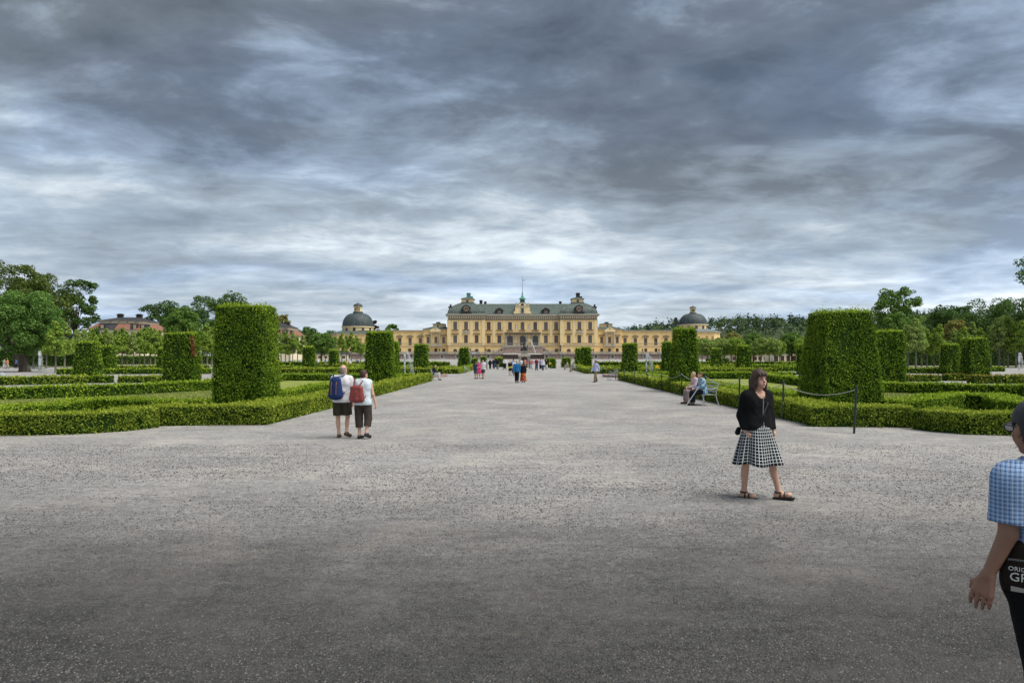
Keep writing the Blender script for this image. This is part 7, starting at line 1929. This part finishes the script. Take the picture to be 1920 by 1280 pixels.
# ------------------------------------------------------------------ statue, fountains, posts, signs
BRONZE = material('dark_bronze', (0.030, 0.032, 0.030), 0.45, noise=0.35, nscale=6, spec=0.5, metallic=0.3)
WATER = material('white_water', (0.80, 0.83, 0.85), 0.35, spec=0.5, transl=0.3)
def build_statue():
    Y = 128.0; s = Y / F; X0 = wx(983, Y)
    P = root('fountain_statue', (X0, Y, 0), 'dark bronze figure group on an arched stone pedestal before the palace', 'statue')
    Z = lambda py: EYE + (CY - py)*s
    m = MB(); b = (wx(993, Y) - wx(972.5, Y))/2
    for sg in (-1, 1):
        m2 = MB(); m2.box(sg*b*.8-.24, sg*b*.8+.24, -.7, .7, 0, Z(668.2)); m2.build('pier', GREYST, P)
    m2 = MB()
    pts = arch_pts(2*b*.62, Z(673), .45, 10)
    for i in range(10):
        p0, p1 = pts[i+1], pts[i]; m2.prism_xz([(p0[0], p0[1]), (p1[0], p1[1]), (p1[0], Z(668.2)), (p0[0], Z(668.2))], -.6, .6)
    m2.build('arch', GREYST, P)
    m2 = MB(); m2.box(-b*.6, b*.6, .2, .5, 0, Z(672)); m2.build('arch_back', DARKST, P)
    m2 = MB(); m2.box(-b-.15, b+.15, -.85, .85, Z(668), Z(665)); m2.box(-b, b, -.75, .75, Z(665), Z(664)); m2.build('slab', TRIM, P)
    m2 = MB(); m2.box(-.66, .66, -.6, .6, Z(664)+.003, Z(659)); m2.box(-.76, .76, -.7, .7, Z(659), Z(657.6)); m2.build('plinth', GREYST, P)
    z0 = Z(657.6)
    # striding figure with club over a dragon-like mass
    u = np.array([0, 0, 1.0])
    fg = Fig(1.95, yaw=R(60), head_yaw=R(80), pelvis=(-.02, 0, 1.22), waist=(.0, 0, 1.38), chest=(.06, 0, 1.60), neck=(.12, 0, 1.80), head=(.20, 0, 1.95),
             hipL=(.07, -.05, 1.18), kneeL=(.22, -.12, .80), ankL=(.10, -.05, .45), toeL=(.28, -.1, .40), hipR=(-.1, .05, 1.18), kneeR=(-.2, .1, .78), ankR=(-.38, .12, .40), toeR=(-.25, .05, .34),
             shL=(.22, -.1, 1.74), elbL=(.42, -.2, 1.9), wriL=(.56, -.15, 2.12), shR=(-.08, .12, 1.76), elbR=(-.3, .2, 1.95), wriR=(-.16, .15, 2.2))
    pr = fg.torso() + fg.headp()
    for n in 'LR': pr += fg.arm(n) + fg.leg(n) + fg.foot(n) + fg.mitten(n)
    pr += [('c', (-.16, .15, 2.2), (.35, .05, 2.28), .05, .10)]
    o = solid('figure', [(p[0], np.asarray(p[1])+u*z0) + ((np.asarray(p[2])+u*z0, p[3], p[4]) if p[0] == 'c' else (p[2], p[3])) for p in pr], .035, BRONZE, P)
    r = np.random.default_rng(4)
    dp = [('c', (-.55, 0, .12), (.5, 0, .12), .2, .18), ('c', (-.35, .1, .2), (.0, 0, .75), .25, .22), ('c', (0, 0, .7), (.3, -.1, .5), .2, .14), ('c', (.3, -.1, .5), (.62, -.2, .85), .11, .07), ('c', (.62, -.2, .85), (.72, -.2, 1.2), .07, .06), ('c', (-.4, 0, .3), (-.62, 0, .8), .12, .06), ('c', (-.62, 0, .8), (-.5, 0, 1.15), .06, .05), ('c', (.15, .1, .2), (.55, .15, .4), .15, .1), ('c', (-.2, -.2, .2), (-.55, -.3, .45), .14, .08)]
    solid('dragon', [('c', np.asarray(p[1])+u*z0, np.asarray(p[2])+u*z0, p[3], p[4]) for p in dp], .04, BRONZE, P, k=.06)
    # water arc from the raised hand
    W = root('water_arc', (X0, Y, 0), 'thin arc of water spouting from the bronze figure to the right', 'water jet')
    m2 = MB(); pts = []
    xa, za = .62, z0 + 2.15
    for t in np.linspace(0, 1, 16): pts.append((xa + 1.45*t, -.15, za + .25*t - 2.75*t*t))
    m2.tube(pts, [.03 + .045*t for t in np.linspace(0, 1, 16)], 6); m2.build('stream', WATER, W, smooth=True)
    V, Fq = leaf_quads(np.array([np.array(pts[i]) + r.normal(size=3)*.03*(1+i*.15) for i in r.integers(2, 16, 260)]), r.normal(size=(260, 3)), .07, 1.0, .8, r)
    tag(link('spray', mesh_from('spray', V, Fq, [WATER]), W), kind='stuff')
build_statue()
m = MB(); 
def jet(label, px, Y, top, drift, w=.09, base_z=.1):
    X = wx(px, Y); H = wz(top, Y)
    P = root('fountain_jet', (X, Y, 0), label, 'fountain jet', 'fountain jets')
    r = np.random.default_rng(int(px))
    m = MB(); zs = np.linspace(0, H, 14)
    m.tube([(r.normal()*.012, r.normal()*.012, z) for z in zs], [w*(.55 + .45*(z/H)) * (1 + .2*r.random()) for z in zs], 8); m.build('column', WATER, P, smooth=True)
    n = 620
    t = r.random(n)**.6; side = drift*(.15 + t*.9)
    Pn = np.stack([side + r.normal(size=n)*(.04+.10*t), r.normal(size=n)*.12*t, H*1.0 + .12*H*t - 1.12*H*t*t + r.normal(size=n)*.05], 1)
    Pn = Pn[Pn[:, 2] > 0]
    V, Fq = leaf_quads(Pn, r.normal(size=(len(Pn), 3)), .06, 1.0, .8, r); tag(link('spray', mesh_from('spray', V, Fq, [WATER]), P), kind='stuff')
jet('fountain jet left of the avenue drifting right beside the tall topiary', 759, 67, 660, .75)
jet('fountain jet right of the avenue between topiary and benches', 1212, 67, 664, .6)
jet('fountain jet at far left in front of the round tree', 74, 88, 658, .3, .16)
jet('fountain jet at the right edge under the lime trees', 1911, 100, 662, .5, .14)
jet('low fountain spray at the left edge above the hedges', 1, 52, 700, .35, .10)
# round basins in the cross walk
for X, rr, lab in ((-11.5, 4.1, 'round stone basin of the fountain left of the avenue'), (12.15, 4.3, 'round pinkish stone basin of the fountain right of the avenue')):
    P = root('fountain_basin', (X, 67, 0), lab, 'fountain basin', 'round basins')
    m = MB(); n = 48
    ring = lambda R_, z: [(R_*math.cos(2*math.pi*i/n), R_*math.sin(2*math.pi*i/n), z) for i in range(n)]
    V = ring(rr, .0) + ring(rr, .22) + ring(rr-.45, .22) + ring(rr-.45, .0)
    m.add(V, [(k*n+i, k*n+(i+1) % n, (k+1)*n+(i+1) % n, (k+1)*n+i) for k in range(3) for i in range(n)])
    m.build('kerb', material('pinkish_kerb', (.34, .22, .19), .8, noise=.2, nscale=3), P)
    m = MB(); m.add(ring(rr-.44, .10), [tuple(range(n))]); m.build('water', material('basin_water', (.03, .04, .04), .05, spec=.8), P)

# posts and rope on the right
POSTM = material('green_painted_post', (0.030, 0.045, 0.040), 0.5, noise=.2, nscale=6)
posts = [(1601, 812, 1606, 723, 'leaning green post in front of the largest right topiary'), (1468, 785, 1469, 714, 'upright green post beside the walking woman'),
         (1379, 0, 1380, 708, 'green post left of the walking woman in the hedge'), (1321, 0, 1321, 701, 'green post right behind the seated women'),
         (1275, 0, 1275, 697, 'green post just left of the seated women'), (1240, 0, 1240, 697, 'second green post left of the seated women'),
         (1213, 0, 1213, 696, 'green post near the right fountain jet'), (1191, 0, 1191, 694, 'green post between the right jet and the white bench'),
         (1172, 0, 1172, 692, 'green post behind the empty white bench'), (1157, 0, 1157, 690, 'green post left of the empty white bench'), (1130, 706, 1130, 686, 'green post by the basin edge near the lone man')]
tops = []
ys = [17.1, 21.1, 25.3, 30.0, 34.5, 39.5, 44.0, 49.0, 54.0, 58.8, 67.5]
for (pb, yb, pt, yt, lab), Y in zip(posts, ys):
    X = wx(pb, Y) if yb else 8.02
    h = min(1.2, max(1.02, wz(yt, Y)))
    lean = (wx(pt, Y) - wx(pb, Y))
    P = root('rope_post', (X, Y, 0), lab, 'post', 'rope posts')
    m = MB(); m.tube([(0, 0, -.1), (lean, 0, h-.03)], .028, 10); m.build('pole', POSTM, P, smooth=True)
    m = MB(); m.lathe([(.036, h-.12), (.036, h-.06), (.032, h-.05), (.032, h), (.012, h+.015)], lean, 0, 10); m.build('cap', POSTM, P, smooth=True)
    tops.append(Vector((X + lean, Y, h - .09)))
RP = root('rope', (tops[0].x, tops[0].y, 0), 'pale sagging rope strung along the green posts at right', 'rope')
ROPEM = material('pale_rope', (.42, .42, .36), .9, noise=.2, nscale=60)
for a, b in zip(tops[:-1], tops[1:]):
    pts = []
    for t in np.linspace(0, 1, 14):
        p = a.lerp(b, float(t)); p.z -= .24*4*t*(1-t)*min(1.0, (b-a).length/4.2); pts.append(p - Vector((tops[0].x, tops[0].y, 0)))
    m = MB(); m.tube(pts, .011, 6); m.build('span', ROPEM, RP, smooth=True)
# little yellow notices
YEL = material('yellow_notice', (.80, .52, .02), .6)
for px, Y, lab in ((1031.5, 119.3, 'small yellow notice on the low block right of the statue'), (1113.5, 78.8, 'small yellow notice beside the lone man at the hedge corner'), (1232, 79.5, 'small yellow notice in the farther right parterre')):
    P = root('notice', (wx(px, Y), Y, 0), lab, 'sign', 'yellow notices')
    m = MB(); m.box(-.2, .2, -.02, 0, .72, 1.0); m.build('board', YEL, P)
    m = MB(); m.tube([(0, .02, 0), (0, .02, .9)], .02, 6); m.build('stake', POSTM, P)
# statue on a grey pedestal among the pollards
P = root('garden_statue', (wx(1500, 140), 140, 0), 'small dark statue on a grey pedestal among the pollard trees', 'statue')
m = MB(); m.box(-.55, .55, -.5, .5, 0, 1.7); m.box(-.68, .68, -.62, .62, 1.7, 1.9); m.build('pedestal', GREYST, P)
fg = Fig(1.75, yaw=R(-40)); pr = fg.torso() + fg.headp()
for n in 'LR': pr += fg.arm(n) + fg.leg(n) + fg.foot(n) + fg.mitten(n)
o = solid('figure', pr, .05, BRONZE, P); o.location = (0, 0, 1.87)
# trees bare stakes and fallen leaves along the hedge foot
FL = material('fallen_leaf', (.22, .17, .08), .9, island=.5, hue=(.33, .30, .12))
r = np.random.default_rng(9)
def litter(label, pts, n):
    pts = resample(pts, .5); P_ = np.array([pts[i] for i in r.integers(0, len(pts), n)]) + np.stack([r.normal(size=n)*.12, -np.abs(r.normal(size=n))*.14], 1)
    V, Fq = leaf_quads(np.concatenate([P_, np.full((n, 1), .008)], 1), np.tile([0, 0, 1.0], (n, 1)), .03, .3, .6, r)
    tag(link('leaf_litter', mesh_from('leaf_litter', V, Fq, [FL])), label, 'leaf litter', kind='stuff')
litter('dry leaves scattered along the foot of the left outer hedge', [gp(-40, 818), gp(133, 815), gp(262, 804), gp(400, 798), (-7.1, 19.2)], 420)
litter('dry leaves scattered along the foot of the right outer hedge', [(8.0, 22), (8.0, 19.3), gp(1555, 801), gp(1690, 802), gp(1752, 808), gp(1895, 817)], 420)
